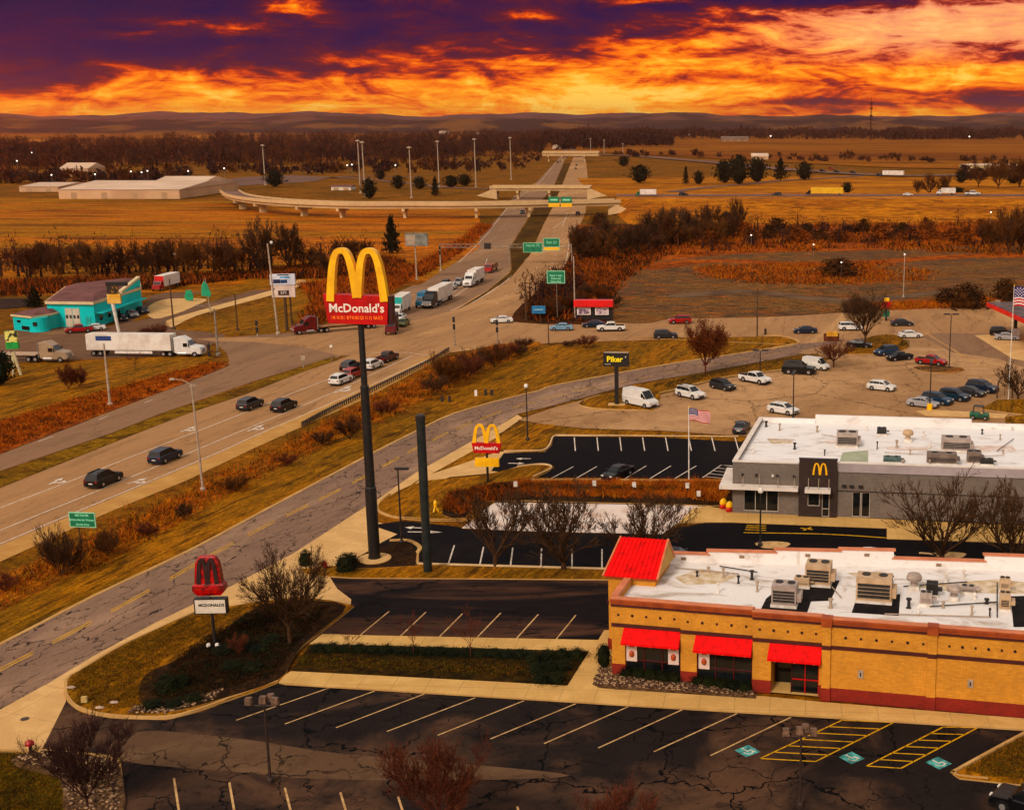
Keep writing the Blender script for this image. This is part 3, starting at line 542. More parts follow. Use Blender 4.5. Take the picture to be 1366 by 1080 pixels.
# ============================================================ COMMON MATERIALS
WHITE = PM('white_metal_mat', (.70, .66, .60), (.50, .45, .39), 1.5, .45)
BLACK = PM('black_metal_mat', (.012, .011, .012), (.03, .024, .02), 3, .45)
DARK = PM('dark_bronze_mat', (.022, .018, .016), (.04, .03, .024), 2, .5)
GREY = PM('grey_steel_mat', (.26, .22, .18), (.18, .145, .115), 2, .5, metal=.2)
PALEST = PM('galvanised_mat', (.36, .29, .22), (.26, .2, .15), 2, .55)
WOODP = PM('wood_pole_mat', (.13, .08, .05), (.08, .05, .03), 3, .9)
RUBBER = PM('rubber_mat', (.012, .012, .012), (.03, .026, .024), 5, .85)
GLASS = PM('dark_glass_mat', (.008, .011, .012), (.018, .022, .024), .8, .12, spec=.45)
CHROME = PM('rim_mat', (.42, .40, .38), (.28, .26, .25), 6, .3, metal=.6)
TAIL = PM('tail_light_mat', (.30, .01, .008), (.2, .008, .006), 4, .3)
HEAD = PM('head_light_mat', (.72, .68, .60), (.5, .46, .4), 4, .2)
AR_Y = PM('arch_yellow_mat', (.80, .48, .006), (.66, .37, .004), 1.2, .38)
SG_R = PM('sign_red_mat', (.50, .004, .003), (.38, .004, .003), .8, .5, spec=.2)
SG_D = PM('sign_edge_mat', (.07, .008, .010), (.04, .006, .008), .8, .5)
def paint(c): return PM('car_paint_%d_%d_%d' % tuple(int(255*k) for k in c), c, tuple(k*.85 for k in c), .7, .35, metal=0, spec=.3, coat=.05)
CW, CB, CN, CR_, CS, CG, CBL, CT = [paint(c) for c in ((.62, .60, .56), (.010, .010, .012), (.012, .028, .060), (.34, .012, .008), (.30, .29, .29), (.035, .038, .042), (.02, .055, .11), (.22, .17, .12))]
# ============================================================ VEHICLES  (local: x forward, z up, ground at 0)
def wheels(root, xs, wd_, r=.33, ww=.22, rim=CHROME, part='wheel'):
    for x in xs:
        for s in (-1, 1):
            y = s*(wd_/2-ww/2+.02)
            t = MB().tube((x, y-ww/2, r), (x, y+ww/2, r), r, r, 16).build(part, RUBBER, root)
            MB().tube((x, y+s*(ww/2-.03), r), (x, y+s*(ww/2+.012), r), r*.62, r*.55, 10).build('rim', rim, t)
def slab(mb, prof, wd_, inset=.07, k=.06):
    """side outline (x,z) pulled across the width with rounded flanks"""
    zc = sum(p[1] for p in prof)/len(prof); xc = sum(p[0] for p in prof)/len(prof)
    def sh(p, f): return (p[0]-(f if p[0] > xc else -f)*min(1, abs(p[0]-xc)), p[1]-(f if p[1] > zc else -f*.5))
    h = wd_/2; rings = []
    for y, f in ((-h, inset), (-h+k, 0), (h-k, 0), (h, inset)): rings.append([(sh(p, f)[0], y, sh(p, f)[1]) for p in prof])
    mb.loft(rings); return mb
KINDS = {  # length, width, lower body outline, cabin outline as (x,z, half width), wheelbase xs, wheel radius
 'sedan': (4.8, 1.82, [(-2.4,.35),(-2.38,.75),(-2.25,.98),(-1.5,1.02),(-.8,.98),(.9,.96),(1.3,.90),(2.1,.78),(2.36,.62),(2.4,.35),(2.0,.22),(-2.0,.22)], [(-1.75,1.0,.78),(-1.05,1.40,.60),(-.1,1.46,.62),(.45,1.42,.60),(1.25,.93,.76)], (1.45,-1.40), .33),
 'hatch': (4.3, 1.78, [(-2.15,.35),(-2.15,.85),(-2.05,1.0),(-.8,1.0),(.8,.98),(1.2,.92),(1.9,.80),(2.12,.62),(2.15,.35),(1.8,.22),(-1.8,.22)], [(-2.0,1.0,.74),(-1.6,1.42,.58),(-.2,1.50,.62),(.35,1.46,.60),(1.15,.94,.74)], (1.3,-1.28), .33),
 'suv': (4.8, 1.92, [(-2.4,.40),(-2.4,.95),(-2.32,1.12),(-1.0,1.12),(1.0,1.10),(1.3,1.06),(2.15,.98),(2.38,.78),(2.4,.40),(2.0,.28),(-2.0,.28)], [(-2.3,1.1,.84),(-2.05,1.66,.70),(-.4,1.76,.72),(.35,1.72,.70),(1.15,1.08,.82)], (1.45,-1.40), .38),
 'pickup': (5.8, 2.0, [(-2.9,.55),(-2.9,1.12),(-.85,1.12),(-.6,1.16),(1.3,1.16),(1.6,1.14),(2.6,1.06),(2.88,.88),(2.9,.50),(2.4,.38),(-2.5,.40)], [(-.95,1.14,.86),(-.80,1.80,.74),(0,1.86,.75),(.75,1.82,.74),(1.45,1.14,.84)], (1.85,-1.75), .42),
 'van': (6.0, 2.05, [(-3.0,.42),(-3.0,1.5),(-1,1.5),(1.9,1.45),(2.1,1.35),(2.85,1.12),(3.0,.9),(3.0,.42),(2.5,.32),(-2.6,.32)], [(-2.97,1.48,1.0),(-2.85,2.55,.86),(0,2.60,.88),(1.2,2.52,.84),(2.15,1.38,.92)], (2.0,-1.85), .38),
}
def greenhouse(mb, cab):
    n = len(cab); b = len(mb.v)
    for s in (-1, 1): mb.v += [(x, s*hw, z) for x, z, hw in cab]
    for i in range(n-1): mb.face((b+i, b+i+1, b+n+i+1, b+n+i))
    mb.face(tuple(b+i for i in range(n))); mb.face(tuple(b+n+i for i in range(n-1, -1, -1)))
    return mb
def pane(mb, q, off=.012, inset=.09, thick=.02):
    """a quad q shrunk towards its centre and set proud of its plane"""
    q = [Vector(p) for p in q]; c = sum(q, Vector())/4; nrm = (q[1]-q[0]).cross(q[3]-q[0]).normalized()
    if nrm.dot(c-Vector((0, 0, .8))) < 0: nrm = -nrm
    r = []
    for p in q: dv = c-p; r.append(p+dv.normalized()*inset)
    mb.loft([[p-nrm*thick for p in r], [p+nrm*off for p in r]]); return mb
def car(kind, pt, at, to, label, cat=None, group=None, rack=False, rim=CHROME, windows=True, z=.1, name=None, scale=1.0):
    L, W, low, cab, ax, r = KINDS[kind]
    nm = {'sedan': 'sedan', 'hatch': 'hatchback', 'suv': 'sport_utility_vehicle', 'pickup': 'pickup_truck', 'van': 'cargo_van'}[kind]
    c = G(*at, z); root = thing(name or nm, label, cat or {'suv': 'SUV', 'pickup': 'pickup truck', 'van': 'van'}.get(kind, 'car'), c, ang(at, to), group)
    m = MB(); slab(m, low, W); greenhouse(m, cab); body = m.build('body', pt, root)
    if kind == 'pickup': MB().box(-2.78, -1.02, -.84, .84, 1.06, 1.135).build('cargo_bed', RUBBER, root)
    # lower cladding and wheel arches
    m = MB()
    for x in ax:
        for s in (-1, 1): m.tube((x, s*(W/2-.05), r), (x, s*(W/2+.006), r), r*1.16, r*1.16, 16)
    m.box(-L/2+.05, L/2-.02, -W/2+.08, W/2-.08, .2, .36); m.build('wheel_arch', BLACK, root)
    n = len(cab)
    gm = lambda: MB()
    A, B, C, D = cab[0], cab[1], cab[-2], cab[-1]
    pane(gm(), [(C[0], -C[2], C[1]), (C[0], C[2], C[1]), (D[0], D[2], D[1]), (D[0], -D[2], D[1])]).build('windshield', GLASS, root)
    if kind != 'van': pane(gm(), [(B[0], -B[2], B[1]), (B[0], B[2], B[1]), (A[0], A[2], A[1]), (A[0], -A[2], A[1])], inset=.12).build('rear_window', GLASS, root)
    for s in (-1, 1):
        if kind == 'van': segs = [(1.15, 1.95)]
        elif kind == 'pickup': segs = [(-.82, .18), (.22, 1.3)]
        elif kind == 'sedan': segs = [(-1.5, -.12), (-.06, 1.12)]
        elif kind == 'hatch': segs = [(-1.85, -1.15), (-1.1, -.12), (-.06, 1.02)]
        else: segs = [(-2.15, -1.25), (-1.2, -.18), (-.12, 1.02)]
        zb = A[1]+.04 if kind != 'van' else 1.62; zt = max(p[1] for p in cab)-.13
        if kind == 'van': zt = 2.2
        for x0, x1 in segs:
            def top(x):       # where the cabin outline lies above x
                for p, q in zip(cab, cab[1:]):
                    if p[0] <= x <= q[0]: return p[1]+(q[1]-p[1])*(x-p[0])/(q[0]-p[0]+1e-9)
                return zb
            def hw(z): return A[2]+(cab[2][2]-A[2])*(z-A[1])/(cab[2][1]-A[1])
            pts = [(x0, zb), (x1, zb)]
            for x in (x1, x1-.25, x0+.25, x0): pts.append((x, max(zb+.03, min(zt, top(x)-.07))))
            m = MB(); m.loft([[(x, s*(hw(z_)-.05), z_) for x, z_ in pts], [(x, s*(hw(z_)+.012), z_) for x, z_ in pts]]); m.build('side_window', GLASS, root)
        MB().box(L/2-.12, L/2-.005, s*W*.33-.16, s*W*.33+.16, low[-4][1]-.02, low[-4][1]+.12).build('headlight', HEAD, root)
        MB().box(-L/2-.008, -L/2+.1, s*W*.38-.12, s*W*.38+.12, .74, .98 if kind not in ('van',) else 1.3).build('taillight', TAIL, root)
        MB().box(cab[-1][0]-.35, cab[-1][0]-.12, s*(W/2)-.04 if s > 0 else -W/2-.14, s*(W/2)+.14 if s > 0 else -W/2+.04, A[1] if kind != 'van' else 1.5, A[1]+.16 if kind != 'van' else 1.75).build('mirror', BLACK if kind == 'van' else pt, root)
    MB().box(L/2-.03, L/2+.012, -W*.26, W*.26, .42, .62).build('grille', BLACK, root)
    MB().box(-L/2-.012, -L/2+.02, -.26, .26, .58, .70).build('number_plate', WHITE, root)
    if rack:
        m = MB()
        for s in (-1, 1): m.box(-1.9, .3, s*.62-.03, s*.62+.03, cab[2][1]-.02, cab[2][1]+.07)
        m.build('roof_rail', BLACK, root)
    wheels(root, ax, W, r, .24, rim)
    if scale != 1: root.scale = (scale,)*3
    return root
hw = lambda x, y: (x+100, y-42)    # along the highway, up and right in the picture
Q = 'vehicles driving up the eastbound highway'
car('suv', CB, (139, 645), hw(139, 645), 'black SUV driving up the highway, nearest to the green road sign', group=Q, rack=True)
car('suv', CN, (221, 614), hw(221, 614), 'dark blue crossover driving up the highway ahead of the boxy black SUV', group=Q)
car('suv', CG, (334, 544), (430, 506), 'black SUV with red tail lights in the left lane beside the grass median', group=Q)
car('suv', CB, (379, 546), (475, 506), 'glossy black SUV in the middle lane, just left of the tall sign pole', group=Q)
car('suv', CW, (455, 511), (550, 474), 'white SUV at the back of the queue at the traffic lights', group=Q)
car('suv', CR_, (471, 503), (560, 467), 'bright red SUV queuing right behind the tall black sign pole', group=Q)
car('suv', CB, (468, 493), (555, 458), 'black SUV queuing in the left turn lane beside the bright red SUV', group=Q)
car('suv', CW, (497, 491), (580, 458), 'white SUV queuing in front of the bright red SUV', group=Q)
car('pickup', paint((.10, .012, .014)), (517, 481), (600, 450), 'dark maroon pickup truck at the front of the queue', group=Q, scale=.95)
# cross road
Q = 'cars on the cross road'
car('sedan', CW, (669, 430), (560, 434), 'white sedan crossing the junction left of the blue sign', group=Q)
car('sedan', paint((.16, .26, .34)), (749, 440), (640, 441), 'pale blue sedan on the cross road under the green route sign', group=Q)
car('sedan', CN, (792, 436), (690, 438), 'navy sedan half hidden behind the white pickup truck', group=Q)
car('pickup', CW, (815, 441), (700, 443), 'white pickup truck on the cross road before the red roofed board', group=Q)
car('suv', CR_, (907, 431), (800, 433), 'bright red crossover alone on the cross road beside the dirt lot', group=Q)
car('suv', CG, (888, 451), (1000, 450), 'grey SUV on the near lane of the cross road by the grass island', group=Q)
car('sedan', CN, (1074, 444), (950, 445), 'dark blue sedan on the cross road left of the bare roadside tree', group=Q)
car('suv', CW, (1134, 440), (1250, 439), 'white SUV with black trim passing behind the bare roadside tree', group=Q)
car('sedan', CG, (1203, 434), (1310, 433), 'dark grey sedan on the cross road right of the roadside tree', group=Q)
car('sedan', CW, (1214, 450), (1310, 449), 'white coupe turning into the car park entrance', group=Q)
# right car park
Q = 'vehicles in the tan car park'
car('van', CW, (854, 541), (905, 552), 'white high-roofed cargo van beside the black pole sign', group=Q)
car('suv', CW, (921, 530), (970, 541), 'white SUV parked against the hedge next to the cargo van', group=Q, rack=True, scale=1.05)
car('suv', CG, (964, 519), (1010, 529), 'dark grey SUV parked between the white SUV and the white pickup', group=Q, scale=.95)
car('pickup', CW, (1007, 510), (1060, 520), 'white crew cab pickup parked against the hedge', group=Q)
car('suv', CB, (1066, 498), (1140, 501), 'long black SUV parked before the white van', group=Q, scale=1.2, rack=True)
car('van', CW, (1088, 492), (1150, 500), 'white van mostly hidden behind the long black SUV', group=Q, scale=.8)
car('hatch', CW, (1045, 551), (1105, 561), 'white hatchback just behind the grey building roof', group=Q, scale=1.08)
car('sedan', CG, (989, 575), (1000, 560), 'grey car at the lot edge left of the white roof corner', group=Q)
car('hatch', CW, (1176, 520), (1240, 527), 'white hatchback alone in the middle of the tan car park', group=Q, scale=1.05)
car('sedan', CS, (1231, 542), (1290, 549), 'silver sedan leftmost of the row by the lamp post', group=Q)
car('suv', CBL, (1250, 538), (1310, 547), 'teal blue SUV second in the row by the lamp post', group=Q)
car('suv', paint((.014, .04, .07)), (1273, 533), (1335, 542), 'deep blue SUV in the middle of the parked row', group=Q)
car('sedan', CG, (1294, 527), (1360, 536), 'dark grey sedan between the two blue SUVs of the row', group=Q)
car('suv', CN, (1310, 522), (1375, 531), 'navy SUV rightmost in the parked row', group=Q, scale=1.05)
car('suv', CBL, (1182, 473), (1120, 482), 'blue SUV parked beside the small tree island', group=Q)
car('pickup', CB, (1200, 480), (1140, 486), 'black pickup with silver doors parked behind the blue SUV', group=Q, scale=.85)
car('pickup', CR_, (1242, 486), (1310, 493), 'red pickup truck stopped at the end of the kerbed island', group=Q, scale=.95)
car('sedan', CB, (1146, 463), (1220, 466), 'black car behind the low hedge at the foot of the roadside tree', group=Q)
car('suv', CB, (1336, 447), (1400, 449), 'black SUV under the red station canopy', group='cars at the fuel station')
car('sedan', CS, (1343, 453), (1400, 455), 'silver car beside the fuel station, in front of the black SUV', group='cars at the fuel station')
# near the restaurants
car('sedan', CB, (824, 636), (790, 650), 'black sedan parked alone in the black striped lot', rim=CHROME)
car('sedan', CG, (900, 750), (1000, 755), 'grey car roof showing just behind the red tower roof')
car('pickup', CW, (1160, 754), (1300, 764), 'white pickup in the drive lane behind the near building', scale=.9)
car('suv', CB, (1374, 1084), (1312, 1064), 'black car parked at the bottom right corner by the kerbed island')
# truck stop
Q = 'cars at the turquoise truck stop'
car('pickup', CR_, (106, 443), (60, 446), 'red pickup truck parked in front of the turquoise building', group=Q, scale=.9)
car('sedan', CW, (126, 440), (80, 443), 'white sedan nose to tail with the red pickup truck', group=Q, scale=.9)
car('sedan', CB, (162, 427), (185, 437), 'black sedan nearest along the turquoise side wall', group=Q)
car('sedan', CS, (176, 422), (199, 431), 'silver sedan in the middle of the row beside the turquoise side wall', group=Q)
car('sedan', CN, (190, 417), (212, 425), 'navy sedan farthest along the turquoise side wall', group=Q)
# small utility cart and snow-plough frame in the lot
r = thing('utility_cart', 'small green utility cart with a black roll cage behind the white roof', 'utility cart', G(1306, 559, .1), ang((1306, 559), (1350, 562)))
slab(MB(), [(-1.3,.4),(-1.3,1.0),(-.2,.95),(.4,.6),(.5,.95),(1.3,.85),(1.4,.4)], 1.5).build('body', PM('cart_green', (.02, .14, .07), (.012, .08, .04), 1, .5), r)
m = MB()
for x, y in ((-.9,-.65),(-.9,.65),(.6,-.65),(.6,.65)): m.tube((x, y, .9), (x*.85, y*.9, 1.95), .04)
m.box(-.85, .6, -.62, .62, 1.93, 2.0); m.build('roll_cage', BLACK, r); wheels(r, (.9, -.85), 1.5, .34, .24)
# ---------------------------------------------------------------- lorries
def tractor(root, x0, pt, sleeper=True, grey=False):
    """tractor unit whose rear stands at x0, nose forward"""
    L = 5.6 if sleeper else 4.6; z = .5
    m = MB()
    slab(m, [(x0+.6, .75), (x0+.6, 3.5 if sleeper else 2.6), (x0+1.9, 3.7 if sleeper else 2.75), (x0+3.1, 3.0 if sleeper else 2.7), (x0+3.7, 2.05), (x0+L-.25, 1.72), (x0+L, 1.25), (x0+L, .55), (x0+1, .55)], 2.4, .12, .15)
    m.build('cab', pt, root)
    pane(MB(), [(x0+3.15, -1.0, 2.92 if sleeper else 2.62), (x0+3.15, 1.0, 2.92 if sleeper else 2.62), (x0+3.68, 1.05, 2.1), (x0+3.68, -1.05, 2.1)], inset=.05).build('windshield', GLASS, root)
    for s in (-1, 1):
        MB().box(x0+2.35, x0+3.15, s*1.16-.05, s*1.16+.06, 1.85, 2.55).build('side_window', GLASS, root)
        MB().box(x0+L-.2, x0+L+.01, s*.9-.2, s*.9+.2, .95, 1.2).build('headlight', HEAD, root)
        MB().box(x0+3.4, x0+3.5, s*1.35-.12, s*1.35+.12, 1.9, 2.6).build('mirror', BLACK, root)
        MB().tube((x0+.4, s*1.05, .8), (x0+.4, s*1.05, 3.6), .09, .09, 8).build('exhaust_stack', CHROME, root)
        MB().tube((x0+1.3, s*1.0, .62), (x0+2.9, s*1.0, .62), .32, .32, 12).build('fuel_tank', CHROME, root)
    MB().box(x0+L-.05, x0+L+.02, -.6, .6, .75, 1.45).build('grille', CHROME, root)
    MB().box(x0-1.8, x0+L-.3, -.45, .45, .55, .8).build('chassis', BLACK, root)
    wheels(root, (x0+L-1.2,), 2.45, .5, .3); wheels(root, (x0-.2, x0-1.45), 2.45, .5, .5)
def trailer(root, x0, x1, mat, kind='box', hgt_=4.05):
    if kind == 'box':
        MB().box(x0, x1, -1.28, 1.28, 1.15, hgt_, .02, .02).build('trailer_body', mat, root)
        MB().box(x0-.01, x0+.05, -1.22, 1.22, 1.25, hgt_-.08).build('trailer_door', WHITE, root)
        MB().box(x0+.2, x1-.2, -1.295, 1.295, 1.10, 1.2).build('side_rail', GREY, root)
        MB().box(x0+5.2, x1-3.6, -1.2, 1.2, .55, 1.05).build('side_skirt', WHITE, root)
    else:
        MB().box(x0, x1, -1.25, 1.25, 1.2, 1.42).build('trailer_deck', mat, root)
        MB().box(x0+.5, x1-.5, -.5, .5, .8, 1.2).build('chassis', BLACK, root)
    wheels(root, (x0+1.2, x0+2.45), 2.45, .5, .5)
def lorry(at, to, label, pt, tl, tmat, kind='box', sleeper=True, group='lorries', z=.1, cat='semi truck', scale=1):
    c = G(*at, z); r = thing('semi_truck', label, cat, c, ang(at, to), group); tot = tl+4.6+(1 if sleeper else 0); x1 = tot/2-4.6-(.9 if sleeper else 0)
    trailer(r, -tot/2, x1-.1, tmat, kind); tractor(r, x1-.2 if kind == 'box' else x1-.1, pt, sleeper)
    r.scale = (scale,)*3; return r
TRW = PM('trailer_white', (.66, .62, .56), (.52, .46, .40), .5, .5)
lo = lorry((197, 474), (400, 476), 'white semi truck with a long white box trailer on the truck stop exit road', CW, 15.8, TRW, z=.12)
BLUEP = PM('blue_panel', (.03, .07, .24), (.02, .05, .18), 1, .5)
MB().box(-8.8, -5.9, -1.31, -1.285, 2.9, 3.75).build('logo_panel', BLUEP, lo)
lorry((20, 481), (200, 483), 'beige semi truck with an empty flatbed trailer at the far left', paint((.30, .22, .15)), 15, PM('flatbed_mat', (.42, .32, .24), (.3, .22, .16), 1, .7), 'flat', z=.12)
lorry((584, 405), (545, 424), 'black semi truck with a white box trailer waiting at the lights', CB, 12.5, TRW)
lorry((632, 379), (590, 400), 'white semi truck with a white trailer farther back on the ramp', CW, 9.5, TRW, scale=.95)
lorry((448, 441), (380, 447), 'dark red semi truck with a flatbed turning left behind the tall sign', paint((.16, .012, .012)), 13, PM('brown_deck', (.32, .17, .09), (.2, .1, .06), 1, .8), 'flat', scale=.95)
def box_truck(at, to, label, pt, bmat, Lb=6.5, hb=3.6, group='lorries', front=None, z=.1):
    c = G(*at, z); r = thing('box_truck', label, 'truck', c, ang(at, to), group)
    MB().box(-Lb/2-1, Lb/2-1, -1.2, 1.2, 1.0, hb).build('cargo_box', bmat, r)
    if front: MB().box(Lb/2-.995, Lb/2-.93, -1.15, 1.15, 1.05, hb-.05).build('front_panel', front, r)
    x = Lb/2-.9
    slab(MB(), [(x, .6), (x, 2.5), (x+.9, 2.45), (x+1.35, 1.6), (x+2.1, 1.4), (x+2.2, .6)], 2.1, .1, .1).build('cab', pt, r)
    pane(MB(), [(x+.92, -.9, 2.38), (x+.92, .9, 2.38), (x+1.34, .95, 1.65), (x+1.34, -.95, 1.65)], inset=.04).build('windshield', GLASS, r)
    for s in (-1, 1): MB().box(x+.25, x+.85, s*1.02-.03, s*1.02+.05, 1.6, 2.25).build('side_window', GLASS, r)
    wheels(r, (x+1.4, -Lb/2+.4), 2.2, .46, .3); return r
TEALP = PM('turquoise_panel', (.02, .34, .30), (.015, .25, .23), 1, .5)
box_truck((535, 417), (500, 440), 'white box truck with a turquoise front panel right of the tall red sign', CW, TRW, 9, 4.0, front=TEALP)
box_truck((566, 408), (535, 424), 'blue box truck between the turquoise fronted truck and the black semi', paint((.03, .12, .20)), paint((.05, .16, .26)), 5, 3.3)
box_truck((655, 362), (620, 382), 'brown flat truck farthest back in the ramp queue', CR_, PM('brown_load', (.26, .15, .09), (.18, .1, .06), 1, .8), 7, 2.2)
box_truck((523, 443), (516, 458), 'dark red truck facing the camera at the junction under the sign', paint((.17, .012, .012)), SG_D, 5, 3.7)
rt = box_truck((222, 385), (186, 395), 'red truck with a pale box trailer parked behind the turquoise building', CR_, TRW, 9, 3.7, front=PM('red_panel', (.55, .012, .006), (.45, .01, .006), 1, .5), z=.12)
Q = 'cars queuing on the ramp'
car('suv', CW, (602, 386), (570, 402), 'white SUV beside the trailer of the black semi', group=Q)
car('suv', CS, (612, 380), (580, 396), 'silver SUV behind the white SUV in the ramp queue', group=Q)
car('suv', CG, (594, 382), (562, 398), 'dark grey SUV at the left of the ramp queue', group=Q)
car('sedan', CW, (534, 427), (505, 445), 'white sedan behind the dark red truck', group=Q)
car('sedan', paint((.10, .11, .02)), (538, 434), (510, 452), 'olive sedan right of the dark red truck', group=Q)
Q = 'tiny far cars on the dual carriageway'
for at, to, c, lb in (((697, 285), (680, 300), CN, 'dark car just under the long flyover on the left carriageway'), ((771, 287), (778, 275), CB, 'black car on the slip lane under the right end of the flyover'), ((768, 226), (772, 215), CB, 'black car nearest on the far right carriageway'), ((769, 221), (773, 211), CG, 'grey car ahead on the far right carriageway'), ((744, 218), (738, 228), CN, 'navy car alone on the far left carriageway')):
    car('suv', c, at, to, lb, group=Q)
# traffic on the raised road and the far road
Q = 'vehicles on the raised road at the right'
car('suv', CB, (912, 261), (1000, 261), 'black car leftmost on the raised road', group=Q, z=6.1)
car('suv', CG, (1036, 261), (1000, 261), 'grey car on the raised road left of the yellow truck', group=Q, z=6.1)
box_truck((1100, 260.5), (1060, 260.5), 'long yellow truck on the raised road', CB, PM('truck_yellow', (.62, .38, .02), (.5, .3, .02), .6, .5), 16, 3.8, Q, z=6.1)
car('sedan', CW, (1211, 261), (1300, 261), 'white car on the raised road right of the yellow truck', group=Q, z=6.1)
box_truck((1262, 260), (1230, 260), 'white truck beside the dark shrub on the raised road', CW, TRW, 7, 3.4, Q, z=6.1)
car('pickup', CW, (1297, 260.5), (1350, 260.5), 'white pickup rightmost on the raised road', group=Q, z=6.1, scale=1.3)
box_truck((862, 262), (820, 262), 'white truck with a green nose by the right end of the flyover', paint((.03, .15, .08)), TRW, 8, 3.4, Q, z=6.1)
Q = 'vehicles on the far curving road'
box_truck((1190, 235), (1100, 233), 'long white coach on the far curving road', CB, TRW, 17, 4.2, Q, z=.85)
for i, (x, y, c, lb) in enumerate(((1097, 229, CB, 'leftmost black car'), (1109, 226, CR_, 'dark red car farthest up'), (1116, 230, CB, 'black car third from the left'), (1138, 231, CB, 'black car left of the coach'), (1173, 235, CN, 'navy car just before the coach'), (845, 207, CB, 'black car near the far overpass'))):
    car('suv', c, (x, y), (x+60, y+3), lb+' on the far curving road', group=Q, z=.85, scale=1.15)
# ============================================================ SIGNS, POLES
def text(parent, s, size, loc, mat, name='lettering', rot=(pi/2, 0, 0), ext=.02, align='CENTER', sx=1.0, off=0.0):
    cu = bpy.data.curves.new('tmp', 'FONT'); cu.body = s; cu.size = size; cu.extrude = ext; cu.align_x = align; cu.align_y = 'CENTER'; cu.offset = off; cu.resolution_u = 2
    o = bpy.data.objects.new('tmp', cu); COL.objects.link(o); bpy.context.view_layer.update()
    me = bpy.data.meshes.new_from_object(o.evaluated_get(bpy.context.evaluated_depsgraph_get())); bpy.data.objects.remove(o)
    me.materials.clear(); me.materials.append(mat); n = bpy.data.objects.new(name, me); COL.objects.link(n); n.parent = parent; n.location = loc; n.rotation_euler = rot; n.scale = (sx, 1, 1); return n
def arches(parent, w_, h_, z0, bw, bd, mat, y=0.0, foot=0.0, droop=1.0):
    """double arch, feet at z0, overall width w_, height h_; one mesh per arch"""
    for s in (-1, 1):
        cx_ = s*w_/4*.97; hwid = w_/4*.99; rings = []; n = 28; path = []
        for i in range(n+1):
            a = -1+2*i/n; ua = math.copysign(abs(a)**.72 if abs(a) < 1 else 1, a)
            k = sin(ua*pi/2)                              # outer leg runs down straight, apex is round
            x = cx_+hwid*(abs(a)**.62)*math.copysign(1, a)*.94; z = z0+h_*(1-abs(a)**1.9)
            if a*s > 0: z = z0-foot*abs(a)**6+h_*(1-abs(a)**1.9)
            path.append(Vector((x, 0, z)))
        for i, p in enumerate(path):
            d = (path[min(i+1, n)]-path[max(i-1, 0)]).normalized(); nn = Vector((-d.z, 0, d.x)); f = .82+.35*abs(i/n*2-1)
            a_, b_ = bw/2*f, bd/2; yy = y+(.012 if s > 0 else 0)
            rings.append([p+nn*a_+Vector((0, yy-b_, 0)), p-nn*a_+Vector((0, yy-b_, 0)), p-nn*a_+Vector((0, yy+b_, 0)), p+nn*a_+Vector((0, yy+b_, 0))])
        MB().loft(rings).build('arch', mat, parent)
LET = PM('letter_white', (.78, .70, .62), (.7, .62, .54), 2, .5)
LETO = PM('letter_orange', (.95, .26, .02), (.85, .22, .02), 2, .5)
# --- tall roadside sign
b = G(500, 748); r = thing('pole_sign', 'towering red sign with giant yellow double arches on a tall black pole', 'sign', b, radians(-3))
m = MB(); m.lathe([(.62, 0), (.62, .5), (.56, .5), (.55, 7.5), (.46, 7.6), (.40, 17.5), (.30, 17.6), (.28, 24.0)], 16); m.build('pole', BLACK, r)
m = MB(); m.lathe([(1.6, .05), (1.6, .32), (1.4, .36)], 20); m.build('footing', CONC, r)
dx = -.15; MB().loft([[(x+dx, y, z) for x, y, z in q] for q in ([(-2.75, -.6, 23.55), (2.85, -.6, 23.45), (2.85, .6, 23.45), (-2.75, .6, 23.55)], [(-3.1, -.6, 26.3), (3.05, -.6, 26.1), (3.05, .6, 26.1), (-3.1, .6, 26.3)])]).build('sign_board', [SG_R], r)
MB().loft([[(2.86, -.55, 23.5), (3.16, -.5, 23.5), (3.16, .55, 23.5), (2.86, .6, 23.5)], [(2.91, -.55, 26.1), (3.2, -.5, 26.1), (3.2, .55, 26.1), (2.91, .6, 26.1)]]).build('board_end', SG_D, r)
text(r, "McDonald's", 1.12, (-.12, -.625, 24.98), LET, sx=.99, ext=.015, off=.022)
text(r, 'I M  N I R I   BI P H NO LD  I I  I S  NA R D', .46, (-.1, -.625, 24.1), LETO, sx=.58, ext=.01, off=.012)
arches(r, 5.35, 4.35, 26.0, .62, .75, AR_Y, -.35, .35)
# --- second low arches sign at the far restaurant's entrance
b = G(651, 645); r = thing('pole_sign', 'small yellow arches sign with a red banner and a yellow panel at the lot entrance', 'sign', b, radians(-2))
MB().tube((0, 0, 0), (0, 0, 4.6), .15, .13, 10).build('pole', BLACK, r)
m = MB(); m.extr([(-1.72, 5.05), (-1.5, 3.85), (1.5, 3.8), (1.78, 5.0)], 'y', -.28, .28); m.build('sign_board', SG_R, r)
text(r, "McDonald's", .58, (0, -.295, 4.42), LET, sx=1.0, ext=.01, off=.012)
arches(r, 3.05, 2.15, 5.0, .36, .3, AR_Y)
MB().box(-1.42, 1.42, -.18, .18, 2.15, 3.2).build('lower_panel', AR_Y, r)
